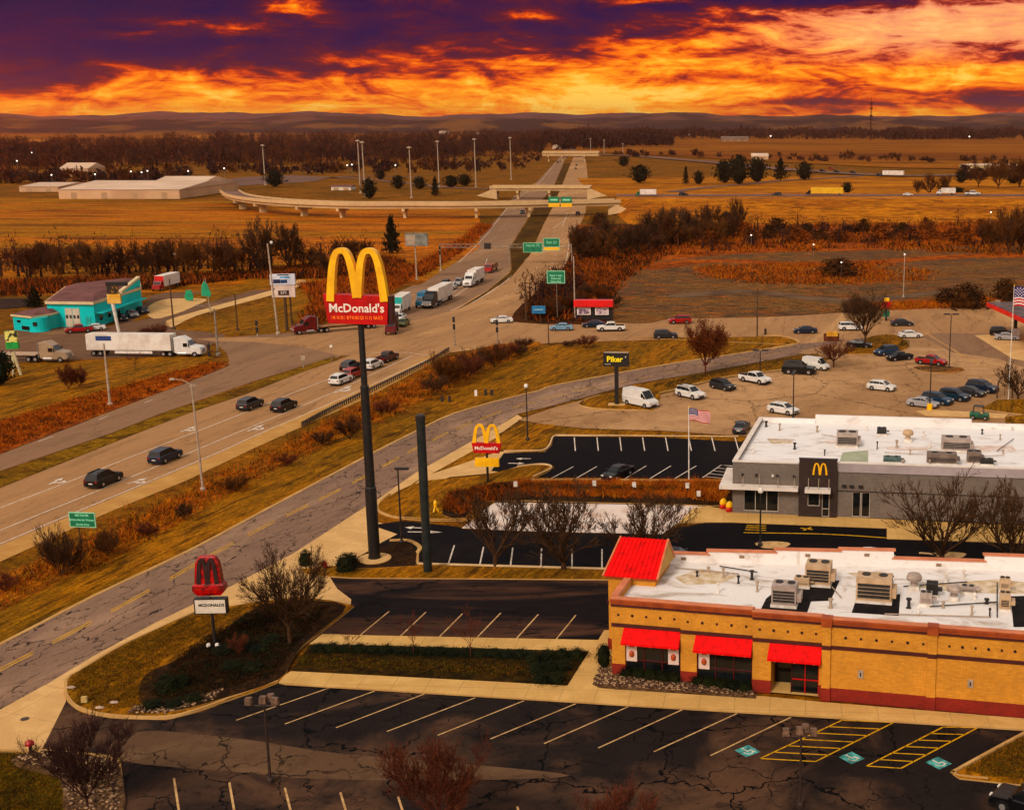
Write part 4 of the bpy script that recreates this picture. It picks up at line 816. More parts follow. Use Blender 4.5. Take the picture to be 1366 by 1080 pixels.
# --- covered red sign by the near lot
b = G(287, 862); r = thing('pole_sign', 'small sign with a red covered top and dark arches above a white letter board', 'sign', b, radians(3))
MB().tube((0, 0, 0), (0, 0, 4.3), .13, .12, 10).build('pole', DARK, r)
def rr_(w_, d_, z): return [(-w_, -d_, z), (w_, -d_, z), (w_, d_, z), (-w_, d_, z)]
MB().loft([rr_(.92, .34, 4.55), rr_(1.16, .42, 4.8), rr_(1.28, .46, 5.05), rr_(1.26, .44, 5.4), rr_(1.05, .38, 5.6), rr_(1.0, .36, 6.4), rr_(.9, .32, 7.3), rr_(.66, .24, 7.75), rr_(.45, .2, 7.85)]).build('red_cover', PM('cover_red', (.48, .006, .004), (.16, .004, .004), 1.6, .35, bump=.6, spec=.3), r)
arches(r, 1.5, 2.05, 5.55, .30, .14, PM('dark_arch', (.03, .014, .014), (.06, .02, .018), 2, .5), -.36)
arches(r, 1.3, 1.9, 5.7, .2, .2, BLACK, .3)
MB().box(-1.3, 1.3, -.3, .3, 2.95, 4.25).build('letter_board', BLACK, r)
MB().box(-1.2, 1.2, -.325, -.3, 3.03, 4.17).build('board_face', PM('board_white', (.62, .56, .47), (.5, .44, .36), 1, .5), r)
text(r, 'MCDONALDS', .33, (.1, -.335, 3.72), BLACK, ext=.005, off=.012)
for k in (-1, 1): MB().lathe([(.16, 0), (.2, .12), (.12, .3)], 8, (k*.35, -.5, .2)).build('flood_light', WHITE, r)
# --- black pole sign with yellow writing
b = G(823, 541); r = thing('pole_sign', 'black box sign with yellow lettering on a thick black pole beside the cargo van', 'sign', b, radians(-4))
MB().box(-.28, .28, -.28, .28, .1, 6.1).build('pole', BLACK, r)
MB().box(-1.95, 1.95, -.35, .35, 6.1, 8.15, .03, .03).build('sign_board', BLACK, r)
MB().box(-1.8, 1.9, -.33, .33, 8.152, 8.24).build('top_cap', PALEST, r)
text(r, 'Piker', 1.15, (-.2, -.362, 7.18), PM('letter_yellow', (.85, .70, .04), (.8, .65, .04), 2, .4), ext=.01, off=.035)
text(r, '4', .45, (1.45, -.362, 7.55), LET, ext=.01); MB().box(-1.7, -.8, -.365, -.35, 6.42, 6.47).build('underline', LET, r)
m = MB(); m.box(-1.3, 1.3, -.8, .8, .1, .28); m.build('footing', CONC, r)
# --- green road signs
GR = PM('sign_green', (.006, .20, .10), (.005, .15, .08), .8, .45); GRE = PM('sign_border', (.30, .55, .36), (.25, .45, .3), 1, .5); TXG = PM('sign_letter', (.32, .66, .46), (.28, .6, .4), 1, .5)
def panel_sign(base, topy, boty, w_, label, lines_, rz=0.0, size=.4, face=GR, edge=GRE, posts=(-.3,), cat='road sign', name='road_sign', txt=TXG, postmat=None, thick=.1, group=None, xoff=0.0):
    b = G(*base); zt = hgt(*base, topy); zb = hgt(*base, boty); r = thing(name, label, cat, b, rz, group)
    for p in posts: MB().tube((p*w_, .1, 0), (p*w_, .1, zb+.2), .07, .06, 8).build('post', postmat or WOODP, r)
    MB().box(-w_/2+xoff, w_/2+xoff, -thick/2, thick/2, zb, zt).build('panel', edge, r); e = .045*(zt-zb)+.03
    MB().box(-w_/2+e+xoff, w_/2-e+xoff, -thick/2-.015, -thick/2, zb+e, zt-e).build('face', face, r)
    n = len(lines_)
    for i, s in enumerate(lines_):
        if s: text(r, s, size, (xoff, -thick/2-.025, zt-(zt-zb)*(i+.5+.15*(n > 1))/(n+.3*(n > 1))), txt, ext=.004, off=size*.03)
    return r
panel_sign((115, 738), 683, 703, 2.75, 'wide green road sign with three lines of pale lettering beside the highway', ['RED ROVER', 'Bridge Site for Women', 'Service Area'], radians(-6), .27, posts=(-.2,))
panel_sign((743, 426), 361, 378, 3.9, 'tall green route sign standing over the pale blue sedan', ['', 'Road 1 East', 'Memorial', 'Drive East'], 0, .55, posts=(.02,), postmat=GREY)
panel_sign((719, 432), 408, 418, 2.8, 'small blue service sign in front of the thicket', ['COMFORT'], 0, .42, PM('sign_blue', (.01, .16, .34), (.01, .12, .26), 1, .5), PM('blue_edge', (.04, .25, .45), (.03, .2, .4), 1, .5), posts=(.1,), txt=PM('blue_txt', (.3, .5, .6), (.3, .5, .6), 1, .5))
# gantry signs over the carriageways
gz = G(700, 352).y; p0 = atY(597, 356, gz); r = thing('sign_gantry', 'grey overhead gantry spanning both carriageways with two large green signs', 'sign gantry', (0, gz, 0))
xl, xr = atY(588, 352, gz).x, atY(763, 352, gz).x; zt = atY(700, 328, gz).z
m = MB()
for z in (zt-.5, zt+.5): m.tube((xl, 0, z), (xr, 0, z), .1, .1, 6)
n = 28
for i in range(n): x0 = xl+(xr-xl)*i/n; x1 = xl+(xr-xl)*(i+1)/n; m.tube((x0, 0, zt-.5 if i % 2 else zt+.5), (x1, 0, zt+.5 if i % 2 else zt-.5), .06, .06, 5)
m.build('truss', GREY, r)
for x in (xl, atY(680, 352, gz).x, xr): MB().tube((x, 0, 0), (x, 0, zt+.6), .2, .16, 8).build('post', GREY, r)
for x0, x1, y0, y1, yel in ((698, 724, 323.5, 336.5, 0), (725, 747, 317.5, 334, 1)):
    a, b_ = atY(x0, y0, gz), atY(x1, y1, gz); sg = MB().box(a.x, b_.x, -.45, -.3, b_.z, a.z).build('sign_panel', GRE, r)
    MB().box(a.x+.15, b_.x-.15, -.47, -.45, b_.z+.15+(1.0 if yel else 0), a.z-.15).build('sign_face', GR, sg)
    if yel: MB().box(a.x+.15, b_.x-.15, -.47, -.45, b_.z+.15, b_.z+1.0).build('yellow_strip', AR_Y, sg)
    text(sg, 'Exit 23' if yel else 'North 75', 1.1, ((a.x+b_.x)/2, -.48, (a.z+b_.z)/2+.6), TXG, ext=.01)
MB().box(atY(646, 325, gz).x, atY(655, 325, gz).x, -.5, -.2, zt-.9, zt+.9).build('dark_panel', DARK, r)
# --- striped roadside canopy board
b = G(800, 428); r = thing('display_board', 'red roofed roadside display with two white framed posters against the dark thicket', 'billboard', b, radians(-1))
s_ = 1/ (F/ (b.y*cp+ (H)*sn)); X = lambda px: (px-800)*s_
zt = hgt(800, 428, 401); zr = hgt(800, 428, 409)
MB().box(X(766), X(818), -.6, 1.6, zr, zt+.1).build('roof', PM('board_red', (.62, .014, .008), (.5, .012, .008), .6, .4), r)
for x in (X(769), X(790), X(815)): MB().box(x-.1, x+.1, .3, .5, 0, zr).build('post', DARK, r)
MB().box(X(768), X(817), .5, .62, .2, zr-.02).build('back_panel', BLACK, r)
for x0, x1 in ((770, 788), (794, 812)):
    f = MB().box(X(x0), X(x1), .1, .28, hgt(800, 428, 420), hgt(800, 428, 410.5)).build('poster_frame', LET, r)
    MB().box(X(x0)+.22, X(x1)-.22, .06, .1, hgt(800, 428, 419), hgt(800, 428, 411.6)).build('poster', PM('poster_purple', (.16, .10, .14), (.5, .4, .42), 1.3, .5, lo=.45, hi=.55), f)
# --- two stacked billboards by the service lane
b = G(383, 441); zc = lambda y: hgt(383, 441, y); s_ = (b.y*cp+(H-9)*sn)/F
r = thing('billboard', 'two white electronic billboards stacked on a dark post beside the service lane', 'billboard', b, radians(8))
MB().tube((0, 0, 0), (0, 0, zc(390)), .32, .28, 10).build('post', WOODP, r); MB().tube((1.0, .3, 0), (1.0, .3, zc(392)), .2, .18, 8).build('post', WOODP, r)
a = MB().box(-17*s_, 15*s_, -.4, .4, zc(379.5), zc(365.5)).build('upper_panel', PM('bb_white', (.62, .62, .66), (.5, .52, .58), .8, .45), r)
MB().box(-13*s_, -3.6*s_, -.43, -.4, zc(377.5), zc(372.2)).build('dark_picture', PM('bb_navy', (.02, .02, .06), (.03, .06, .15), .8, .4), a)
MB().box(-3.3*s_, 5*s_, -.43, -.4, zc(377.4), zc(372.6)).build('blue_picture', PM('bb_blue', (.02, .07, .20), (.015, .04, .12), .8, .4), a)
MB().box(-4*s_, 8.6*s_, -.43, -.4, zc(370.6), zc(368.6)).build('blue_band', PM('bb_sky', (.10, .34, .55), (.05, .22, .4), .8, .4), a)
MB().box(-7*s_, 7.6*s_, -.43, -.4, zc(367.1), zc(365.7)).build('dark_band', DARK, a)
a = MB().box(-16*s_, 14*s_, -.4, .4, zc(396), zc(380.2)).build('lower_panel', PM('bb_cream', (.62, .52, .46), (.5, .4, .34), .8, .5), r)
MB().box(-7.5*s_, 6.5*s_, -.43, -.4, zc(393.5), zc(387)).build('dark_panel', PM('bb_brown', (.05, .018, .012), (.08, .03, .02), .8, .5), a)
MB().box(-15*s_, -11.5*s_, -.43, -.4, zc(385.8), zc(384)).build('dark_mark', DARK, a)
text(a, '571', .85, (-.3*s_, -.44, zc(390.2)), LET, ext=.01)
# --- poster pole by the turquoise building (white tapering pole, yellow-black picture board)
b = G(158, 443); zc = lambda y: hgt(158, 443, y); s_ = (b.y*cp+H*sn)/F
r = thing('pole_sign', 'yellow and white picture sign on a leaning white pole before the turquoise wall', 'sign', b, radians(5))
MB().tube((.1, 0, 0), (-.6, 0, zc(403)), .3, .36, 10).build('pole', WHITE, r)
MB().box(-9.5*s_, 7.5*s_, -.35, .35, zc(404.5), zc(392)).build('lower_panel', PM('ps_cream', (.62, .42, .18), (.55, .30, .08), .8, .5), r)
MB().box(-8.5*s_, 4.5*s_, -.35, .35, zc(392), zc(381.5)).build('upper_panel', PM('ps_yellow', (.50, .27, .02), (.04, .02, .01), 1.1, .5, lo=.47, hi=.53), r)
MB().box(-10*s_, 17*s_, -.2, .6, zc(381.5), zc(376)).build('top_beam', BLACK, r)
# --- green and white sign on splayed white legs, far left
b = G(23, 501); zc = lambda y: hgt(23, 501, y); s_ = (b.y*cp+H*sn)/F
r = thing('pole_sign', 'white and green sign standing on two splayed white legs at the far left', 'sign', b, radians(6))
for s in (-1, 1): MB().tube((s*5*s_, 0, 0), (0*s_-.2, 0, zc(469)), .22, .30, 8).build('leg', PM('pale_leg', (.52, .46, .30), (.42, .36, .22), 1, .6), r)
MB().box(-9*s_, 6*s_, -.3, .3, zc(456), zc(441)).build('upper_panel', PM('hs_pale', (.62, .58, .22), (.03, .03, .02), 1.6, .5, lo=.50, hi=.55), r)
MB().box(-9*s_, 6.5*s_, -.3, .3, zc(465), zc(456.2)).build('green_panel', PM('hs_green', (.04, .30, .08), (.03, .22, .06), 1, .5), r)
# --- green teardrop banners
for px, py, ty, lb in ((281, 418, 380, 'green flag banner on a pale leaning post by the service lane'), (253, 402, 387, 'dark green round banner at the edge of the small truck stop lawn')):
    b = G(px, py); zt = hgt(px, py, ty); r = thing('banner', lb, 'banner', b, 0)
    MB().tube((0, 0, 0), (-.6 if ty == 380 else 0, 0, zt+(1.5 if ty == 380 else 0)), .12, .08, 8).build('post', PALEST, r)
    MB().extr([(-1.5, zt-.2), (-1.7, zt-2.4), (.2, zt-2.7), (.5, zt-2.0), (-.3, zt+.3), (-.9, zt+.9)] if ty == 380 else [(-.9, .3), (-1.1, 1.2), (-.6, zt), (.6, zt), (1.0, 1.2), (.8, .2)], 'y', -.12, .12).build('flag', PM('banner_green', (.01, .30, .15), (.008, .2, .12), .6, .5), r)
# --- lamp posts
def lamp(base, topy, label, style='box', mat=DARK, rz=0.0, r0=.11, group=None, z=0.0, name='lamp_post', cat='lamp post', arm=1.4, lean=0.0):
    b = G(*base, z); h_ = hgt(*base, topy, z)-z; r = thing(name, label, cat, b, rz, group)
    MB().tube((0, 0, 0), (lean, 0, h_), r0, r0*.65, 10).build('pole', mat, r)
    if style != 'wood': MB().lathe([(r0*2.2, 0), (r0*2.2, .35), (r0*1.6, .5)], 10).build('base', mat if style not in ('yellowbase',) else AR_Y, r)
    if style == 'double' or style == 'yellowbase':
        for s in (-1, 1): MB().box(s*.2 if s > 0 else -1.3, 1.3 if s > 0 else -.2, -.22, .22, h_-.1, h_+.12).build('lamp_head', mat, r)
        if style == 'yellowbase': MB().tube((0, 0, 0), (0, 0, 1.0), .42, .40, 12).build('bollard_base', AR_Y, r)
    elif style == 'box':
        MB().box(-.3, 1.1, -.2, .2, h_-.08, h_+.12).build('lamp_head', mat, r)
    elif style == 'ball':
        MB().lathe([(.05, h_-.1), (.26, h_+.05), (.3, h_+.25), (.2, h_+.5), (.02, h_+.55)], 12).build('lamp_head', HEAD, r)
    elif style == 'cobra':
        a = MB(); a.tube((0, 0, h_-.3), (-arm*.6, 0, h_+.5), .06, .05, 6); a.tube((-arm*.6, 0, h_+.5), (-arm, 0, h_+.62), .05, .05, 6); a.build('arm', mat, r)
        MB().box(-arm-.6, -arm, -.15, .15, h_+.54, h_+.74, .05, .03).build('lamp_head', mat, r)
    elif style == 'flood':
        a = MB(); a.tube((-1.0, 0, h_-.3), (1.0, 0, h_-.3), .05, .05, 6); a.build('crossbar', mat, r)
        for x, y in ((-.95, -.1), (-.1, .1), (.75, -.1), (.3, .45)): MB().box(x-.22, x+.22, y-.2, y+.2, h_-.15, h_+.3, .03, .05).build('lamp_head', PM('lamp_head_mat', (.20, .12, .08), (.1, .06, .04), 3, .5), r)
    elif style == 'mast':
        MB().lathe([(1.0, h_-.5), (1.4, h_-.2), (1.3, h_+.2), (.3, h_+.6)], 12).build('lamp_ring', PALEST, r)
    elif style == 'signal':
        for k in (0, 1): MB().box(-.22, .22, -.35, -.12, h_-1.2-k*1.4, h_-.2-k*1.4).build('signal_head', BLACK, r)
    elif style == 'sign':
        MB().box(-.35, .35, -.06, -.01, h_-.9, h_).build('plate', PALEST, r)
    elif style == 'wood':
        MB().box(-1.1, 1.1, -.08, .08, h_-1.0, h_-.8).build('crossarm', mat, r)
    return r
lamp((271, 655), 512, 'tall grey street light with a curved arm beside the highway', 'cobra', PALEST, radians(8), .15, arm=2.0, lean=-.25)
lamp((147, 541), 458, 'pale bare tapering pole in the rusty grass verge at the left', 'plain', PALEST, 0, .2, name='utility_pole', cat='pole')
lamp((536, 726), 625, 'black lamp post with one head beside the bare grey column', 'box', DARK)
lamp((704, 588), 517, 'lamp post with a white globe in the grass by the frontage road', 'ball', DARK)
lamp((361, 1045), 935, 'dark floodlight post with clustered heads in the cracked front lot', 'flood', PM('brown_post', (.06, .032, .022), (.04, .02, .016), 2, .6), 0, .1)
lamp((1067, 1078), 976, 'dark floodlight post with clustered heads beside the wheelchair bays', 'flood', MATS['brown_post'], 0, .1)
lamp((1014, 729), 657, 'slim black lamp post standing in the drive lane in front of the grey restaurant', 'ball', DARK)
lamp((1058, 560), 497, 'thin black lamp post directly behind the white roofed building', 'double', DARK, radians(80), z=.1)
lamp((1240, 547), 482, 'black lamp post with a yellow base at the end of the parked row', 'yellowbase', DARK, radians(80), z=.1)
lamp((1266, 492), 419, 'twin-headed lamp post on the kerbed island by the red pickup', 'double', DARK)
lamp((1014, 499), 467, 'twin-headed lamp post behind the white crew cab pickup', 'double', DARK)
lamp((235, 368), 340, 'white-topped lamp post behind the red truck', 'ball', PALEST, 0, .16)
lamp((232, 439), 372, 'dark wooden utility pole before the red truck', 'plain', WOODP, 0, .18, name='utility_pole', cat='pole')
lamp((317, 441), 391, 'brown wooden pole with a lamp arm in the service lawn', 'cobra', WOODP, 0, .18, name='utility_pole', cat='pole', arm=3.5)
lamp((371, 446), 325, 'very tall pale pole left of the stacked billboards', 'ball', PALEST, 0, .22, name='utility_pole', cat='pole', lean=-.8)
lamp((291, 474), 412, 'grey signal mast on the corner beside the white semi', 'cobra', GREY, 0, .22, arm=2.8)
lamp((344, 449), 426, 'short grey post at the edge of the service lawn', 'signal', GREY)
lamp((702, 428), 372, 'wooden utility pole at the corner of the junction', 'wood', WOODP, 0, .2, name='utility_pole', cat='pole')
lamp((767, 424), 342, 'slender pale pole rising behind the red roofed display', 'plain', PALEST, 0, .18, name='utility_pole', cat='pole')
lamp((1205, 397), 341, 'pale lamp pole standing in the dirt lot', 'ball', PALEST, 0, .14)
lamp((1010, 449), 384, 'brown utility pole beside the grass island of the cross road', 'wood', WOODP, 0, .16, name='utility_pole', cat='pole')
lamp((1021, 447), 437, 'short dark signal post right of the brown utility pole', 'signal', DARK, 0, .1)
lamp((607, 461), 421, 'thin grey signal pole above the guardrail end', 'signal', GREY, 0, .1)
lamp((405, 491), 474, 'small grey sign post in the median nose', 'sign', GREY, 0, .06)
lamp((443, 482), 464, 'small post with a round plate at the tip of the median', 'ball', GREY, 0, .05)
lamp((280, 476), 457, 'dark pedestrian signal post by the corner kerb', 'signal', DARK, 0, .1)
lamp((664, 458), 425, 'bare grey signal pole beside the roadside brush', 'signal', GREY, 0, .1)
lamp((732, 460), 430, 'dark wooden pole in the brush below the blue sign', 'plain', WOODP, 0, .12, name='utility_pole', cat='pole')
lamp((556, 373), 322, 'pale pole carrying grey equipment boxes beside the ramp', 'plain', PALEST, 0, .22, name='utility_pole', cat='pole')
e = thing('sign_box', 'grey box sign on the pale pole by the dark conifer', 'sign', atY(557, 324, G(556, 373).y)); MB().box(-3.2, 2.8, -.5, .5, -.8, 2.6).build('panel', PM('box_grey', (.2, .2, .17), (.12, .12, .1), .6, .6), e); MB().box(-3.0, -.5, -.55, -.5, -.5, 2.2).build('face', PALEST, e)
lamp((588, 362), 327, 'pale pole with a dark box left of the overhead gantry', 'signal', PALEST, 0, .2, name='utility_pole', cat='pole')
for i, (x, y, t, lb) in enumerate(((354, 247, 194, 'leftmost tall light mast, beside the lone dark bush'), (481, 258, 188, 'left one of the close pair of tall light masts'), (487, 262, 190, 'right one of the close pair of tall light masts'), (549, 264, 197, 'tall light mast rising behind the middle of the flyover'), (586, 252, 189, 'tall light mast between the flyover mast and the next to its right'), (635, 250, 186, 'tall light mast above the left end of the second bridge'), (682, 240, 184, 'rightmost tall light mast, left of the dual carriageway'))):
    lamp((x, y), t, lb, 'mast', PALEST, 0, .42, 'tall light masts of the interchange')
for i, (x, y, t, lb) in enumerate(((788, 203, 185, 'tiny light mast just right of the far bridge'), (806, 204, 187, 'tiny light mast second right of the far bridge'), (831, 204, 192, 'tiny light mast third right of the far bridge'))): lamp((x, y), t, lb, 'mast', PALEST, 0, .5, 'tiny masts beyond the far bridge', z=.8)
# bare grey column (unfinished sign pole) near the lot
b = G(571, 764); r = thing('steel_column', 'thick bare dark column with a capped top standing in the divider lawn', 'column', b, 0)
MB().lathe([(.42, 0), (.42, .2), (.40, 6.5), (.42, 6.52), (.42, 15.0)], 18).build('shaft', PM('column_mat', (.028, .038, .036), (.05, .055, .05), 1.2, .4, metal=.3), r)
MB().lathe([(.46, 14.9), (.46, 15.4), (.3, 15.5)], 18).build('cap', DARK, r)
# lattice mast far right
b = G(1161, 188); h_ = 92; r = thing('radio_mast', 'very tall red lattice mast on the horizon at the right', 'mast', b, 0)
m = MB()
for i in range(3): a = 2*pi*i/3; m.tube((1.9*cos(a), 1.9*sin(a), 0), (1.2*cos(a), 1.2*sin(a), h_-8), .55, .45, 5)
for k in range(14):
    z0 = k*6; m.tube((1.9, 0, z0), (-.9, 1.5, z0+6), .3, .3, 4); m.tube((-.9, 1.5, z0), (-.9, -1.5, z0+6), .3, .3, 4)
m.tube((0, 0, h_-8), (0, 0, h_+2), .5, .3, 5); m.build('lattice', PM('mast_red', (.08, .012, .010), (.05, .01, .01), .05, .7), r)
for z in (h_-14, h_-24, h_-40): MB().lathe([(3.0, z), (3.2, z+.5), (3.2, z+3), (2.6, z+3.4)], 8).build('antenna_ring', MATS['mast_red'], r)
# --- flags
def flag(base, topy, w_, hf, label, rz=0, z=0.0, right=True):
    b = G(*base, z); h_ = hgt(*base, topy, z)-z; r = thing('flagpole', label, 'flagpole', b, rz)
    MB().tube((0, 0, 0), (0, 0, h_), .085, .05, 10).build('pole', WHITE, r); MB().lathe([(.02, h_), (.12, h_+.1), (.02, h_+.22)], 8).build('finial', AR_Y, r)
    FR, FW, FB_ = PM('flag_red', (.50, .02, .025), (.42, .016, .02), 2, .8), PM('flag_white', (.66, .56, .54), (.6, .5, .48), 2, .8), PM('flag_blue', (.02, .03, .22), (.015, .02, .16), 2, .8)
    m = MB(); nx, nz = 22, 13
    def P_(i, j):
        u_ = i/nx; v_ = j/nz
        return (.06+u_*w_, .10*w_*u_*sin(u_*7+v_*1.6), h_-.15-hf+v_*hf-u_*u_*.22*w_+.03*w_*sin(u_*9))
    for i in range(nx+1):
        for j in range(nz+1): m.v.append(P_(i, j))
    for i in range(nx):
        for j in range(nz):
            blue = i < nx*.4 and j >= 6; m.m = 2 if blue else (0 if j % 2 == 0 else 1)
            a = i*(nz+1)+j; m.face((a, a+nz+1, a+nz+2, a+1))
    fl = m.build('flag', [FR, FW, FB_], r)
    st = MB()
    for i in range(1, 9):
        for j in range(1, 7):
            if (i+j) % 2: continue
            c = Vector(P_(i*nx*.4/9, 6+j)); c.y -= .015*1; q = .028*hf; st.poly([c+Vector((-q, -.01, -q)), c+Vector((q, -.01, -q)), c+Vector((q, -.01, q)), c+Vector((-q, -.01, q))])
    if hf > 1: st.build('stars', FW, fl)
    return r
flag((919, 641), 543, 2.5, 1.45, 'white flagpole with a stars and stripes flag between the two rows of striped bays')
flag((1345, 533), 382, 5.0, 2.9, 'tall flagpole with a large stars and stripes flag at the right edge', rz=radians(-4))
# --- hydrant-like red topped post, low markers, stones
b = G(41, 1003, .14); r = thing('fire_hydrant', 'red capped dark hydrant at the edge of the corner lawn', 'hydrant', b)
MB().lathe([(.16, 0), (.16, .08), (.10, .1), (.10, .5)], 12).build('barrel', BLACK, r); MB().lathe([(.12, .5), (.28, .56), (.30, .72), (.18, .86), (.03, .9)], 14).build('cap', PM('hyd_red', (.40, .02, .012), (.3, .016, .01), 3, .4), r)
e = MB().lathe([(.28, .03), (.30, .05), (.02, .055)], 16).build('manhole_cover', PM('iron', (.05, .035, .03), (.08, .05, .04), 5, .6)); e.location = G(33, 959, .06); tag(e, 'dark round manhole cover in the concrete entrance apron', 'manhole cover')
e = MB().box(-.22, .22, -.12, .12, 0, .45, .02, .02).build('junction_box', PM('box_cream', (.45, .34, .16), (.35, .25, .12), 3, .6)); e.location = G(113, 936, .2); tag(e, 'small cream utility box near the curved kerb of the left island', 'utility box')
for (x, y, lb) in ((95, 917, 'pale flat stone at the kerb tip of the left island'), (133, 944, 'pale flat stone beside the cream utility box'), (152, 937, 'smaller pale stone right of the utility box')):
    e = MB().lathe([(.10, 0), (.28, .04), (.2, .12), (.05, .14)], 7).build('stone', PM('stone_mat', (.42, .33, .27), (.3, .22, .17), 4, .9)); e.location = G(x, y, .2); e.scale = (1.3, .7, 1); tag(e, lb, 'stone')
b = G(145, 700); e = thing('yellow_marker', 'small yellow hydrant in the mulch patch of the entrance island', 'hydrant', G(581, 682, .3))
e.name = 'fire_hydrant'
for k in range(3): a = 2*pi*k/3; MB().tube((.32*cos(a), .32*sin(a), 0), (0, 0, .7), .09, .08, 6).build('leg', AR_Y, e)
MB().lathe([(.17, .5), (.19, 1.0), (.1, 1.25), (.02, 1.3)], 10).build('barrel', AR_Y, e)
# menu arrows in red-yellow by the wall of the far restaurant
for k, (x, y) in enumerate(((965, 678), (973, 682))):
    b = G(x, y, .15); e = thing('shoe_ornament', 'red and yellow rounded ornament, %s of the two at the grey wall corner' % ('left', 'right')[k], 'ornament', b, .6)
    m = MB(); m.smooth = True; m.lathe([(.3, 0), (.42, .15), (.42, .4), (.3, .55)], 14); m.build('base', PM('orn_red', (.5, .03, .01), (.4, .03, .01), 2, .4), e); e.scale = (1.15, .8, 1)
    m = MB(); m.smooth = True; m.lathe([(.36, .5), (.40, .62), (.34, .95), (.18, 1.15), (.02, 1.2)], 14); m.build('top', PM('orn_yellow', (.75, .45, .01), (.65, .4, .01), 2, .4), e)
# guardrail
pts = cr([G(403, 570), G(440, 550), G(485, 528), G(530, 506), G(570, 486), G(600, 468)], 8)
r = thing('guardrail', 'long steel guardrail with dark posts along the highway shoulder', 'guardrail', (0, 0, 0))
rings = []
for i, p in enumerate(pts):
    a = pts[max(i-1, 0)]; c = pts[min(i+1, len(pts)-1)]; d = (c-a).normalized(); n = Vector((-d.y, d.x, 0))
    rings.append([p+n*o+Vector((0, 0, z)) for o, z in ((-.04, .45), (.03, .5), (-.03, .6), (.03, .7), (-.04, .78), (.07, .78), (.09, .6), (.07, .45))])
MB().loft(rings).build('rail', GREY, r)
L = 0; last = -9
for i in range(len(pts)-1):
    p = pts[i]; MB().box(p.x-.09, p.x+.09, p.y-.02, p.y+.18, 0, .85).build('post', WOODP, r); q = (pts[i]+pts[i+1])/2; MB().box(q.x-.09, q.x+.09, q.y-.02, q.y+.18, 0, .85).build('post', WOODP, r)
# small marker signs in the verge
for k, (x, y, c, lb) in enumerate(((590, 536, DARK, 'left small dark marker of the left pair in the verge lawn'), (600, 536, DARK, 'right small dark marker of the left pair in the verge lawn'), (635, 528, WHITE, 'small white marker in the verge lawn'), (648, 527, DARK, 'dark marker between the white one and the frontage road'), (656, 527, DARK, 'rightmost small dark marker in the verge lawn'))):
    e = MB().box(-.22, .22, -.1, .1, 0, .95, .03, .01).build('verge_marker', c); e.location = G(x, y, .04); tag(e, lb, 'marker post')
for k, (x, y, lb) in enumerate(((688, 655, 'leftmost of the small white plates in the planting bed'), (793, 654, 'second small white plate in the planting bed'), (846, 656, 'third small white plate in the planting bed'), (917, 657, 'small white plate at the foot of the flagpole'), (932, 668, 'pale plate nearest the grey restaurant corner'))):
    r = thing('bed_sign', lb, 'sign', G(x, y, .3)); MB().tube((0, 0, 0), (0, 0, 1.0), .04, .04, 6).build('post', DARK, r); MB().box(-.22, .22, -.05, -.01, .55, 1.2).build('plate', WHITE, r)

GLOWW = PM('lit_lamp', (1, .92, .80), (1, .9, .75), 1, .5, emit=3.0)
for k, (x, y, hh) in enumerate(((742, 190, 8), (755, 191, 7), (853, 192, 8), (919, 184, 8), (970, 174, 10), (985, 180, 8), (1028, 187, 8), (1240, 174, 10), (1262, 181, 9), (1241, 182, 9), (1293, 188, 8), (1223, 166.5, 16), (70, 246, 6), (128, 245, 6), (176, 243, 7), (190, 242, 6), (198, 242, 7), (230, 241, 6), (252, 240, 6), (300, 238, 7), (464, 233, 7), (470, 232, 7), (528, 231, 6), (24, 228, 8), (44, 216, 9), (1321, 300, 5), (1002, 330, 4), (1085, 344, 4), (1122, 370, 4))):
    e = thing('distant_lamp', 'small lit lamp on a thin pole out on the far plain', 'lamp', G(x, y, .2), 0, 'small lit lamps scattered over the far plain'); sz = G(x, y).y*.00052
    MB().tube((0, 0, 0), (0, 0, hh), sz*.25, sz*.2, 5).build('pole', GREY, e); MB().lathe([(sz*.4, hh), (sz, hh+sz*.5), (sz*.9, hh+sz*1.2), (sz*.2, hh+sz*1.6)], 8).build('lamp_head', GLOWW, e)
# ============================================================ BUILDINGS
BR_O = None
def brick(name, c, c2, mort, sx=.4, sz=.1, mfac=.5):
    m, t, p = newmat(name); g = t.add('ShaderNodeTexCoord').outputs['Object']
    s = t.add('ShaderNodeSeparateXYZ', ins={0: g}); v_ = t.xyz(t.math('ADD', s.outputs[0], s.outputs[1]), s.outputs[2], 0.0)
    b = t.add('ShaderNodeTexBrick'); t.put(b, 'Vector', v_); b.inputs['Scale'].default_value = 1; b.inputs['Brick Width'].default_value = sx; b.inputs['Row Height'].default_value = sz; b.inputs['Mortar Size'].default_value = .012
    b.inputs['Color1'].default_value = (*c, 1); b.inputs['Color2'].default_value = (*c2, 1); b.inputs['Mortar'].default_value = (*mort, 1)
    n = t.noise(g, .5, 5, .6); hs = t.add('ShaderNodeHueSaturation', ins={'Color': b.outputs[0], 'Value': t.math('MULTIPLY', t.math('MULTIPLY_ADD', n, .7, .65), t.math('MULTIPLY_ADD', t.noise(g, 3.5, 4, .7), .5, .75))})
    t.put(p, 'Base Color', hs.outputs[0]); p.inputs['Roughness'].default_value = .85; p.inputs['Specular IOR Level'].default_value = .2
    bp = t.add('ShaderNodeBump', ins={'Height': b.outputs[1], 'Strength': .3, 'Distance': .02}); bp.invert = True; t.put(p, 'Normal', bp.outputs[0]); return m
BRO = brick('orange_brick', (.60, .250, .020), (.49, .195, .015), (.40, .17, .02))
BRR = brick('red_brick', (.26, .014, .005), (.19, .012, .004), (.12, .018, .01))
BRG = brick('grey_brick', (.155, .122, .098), (.135, .105, .084), (.10, .08, .064), .4, .2)
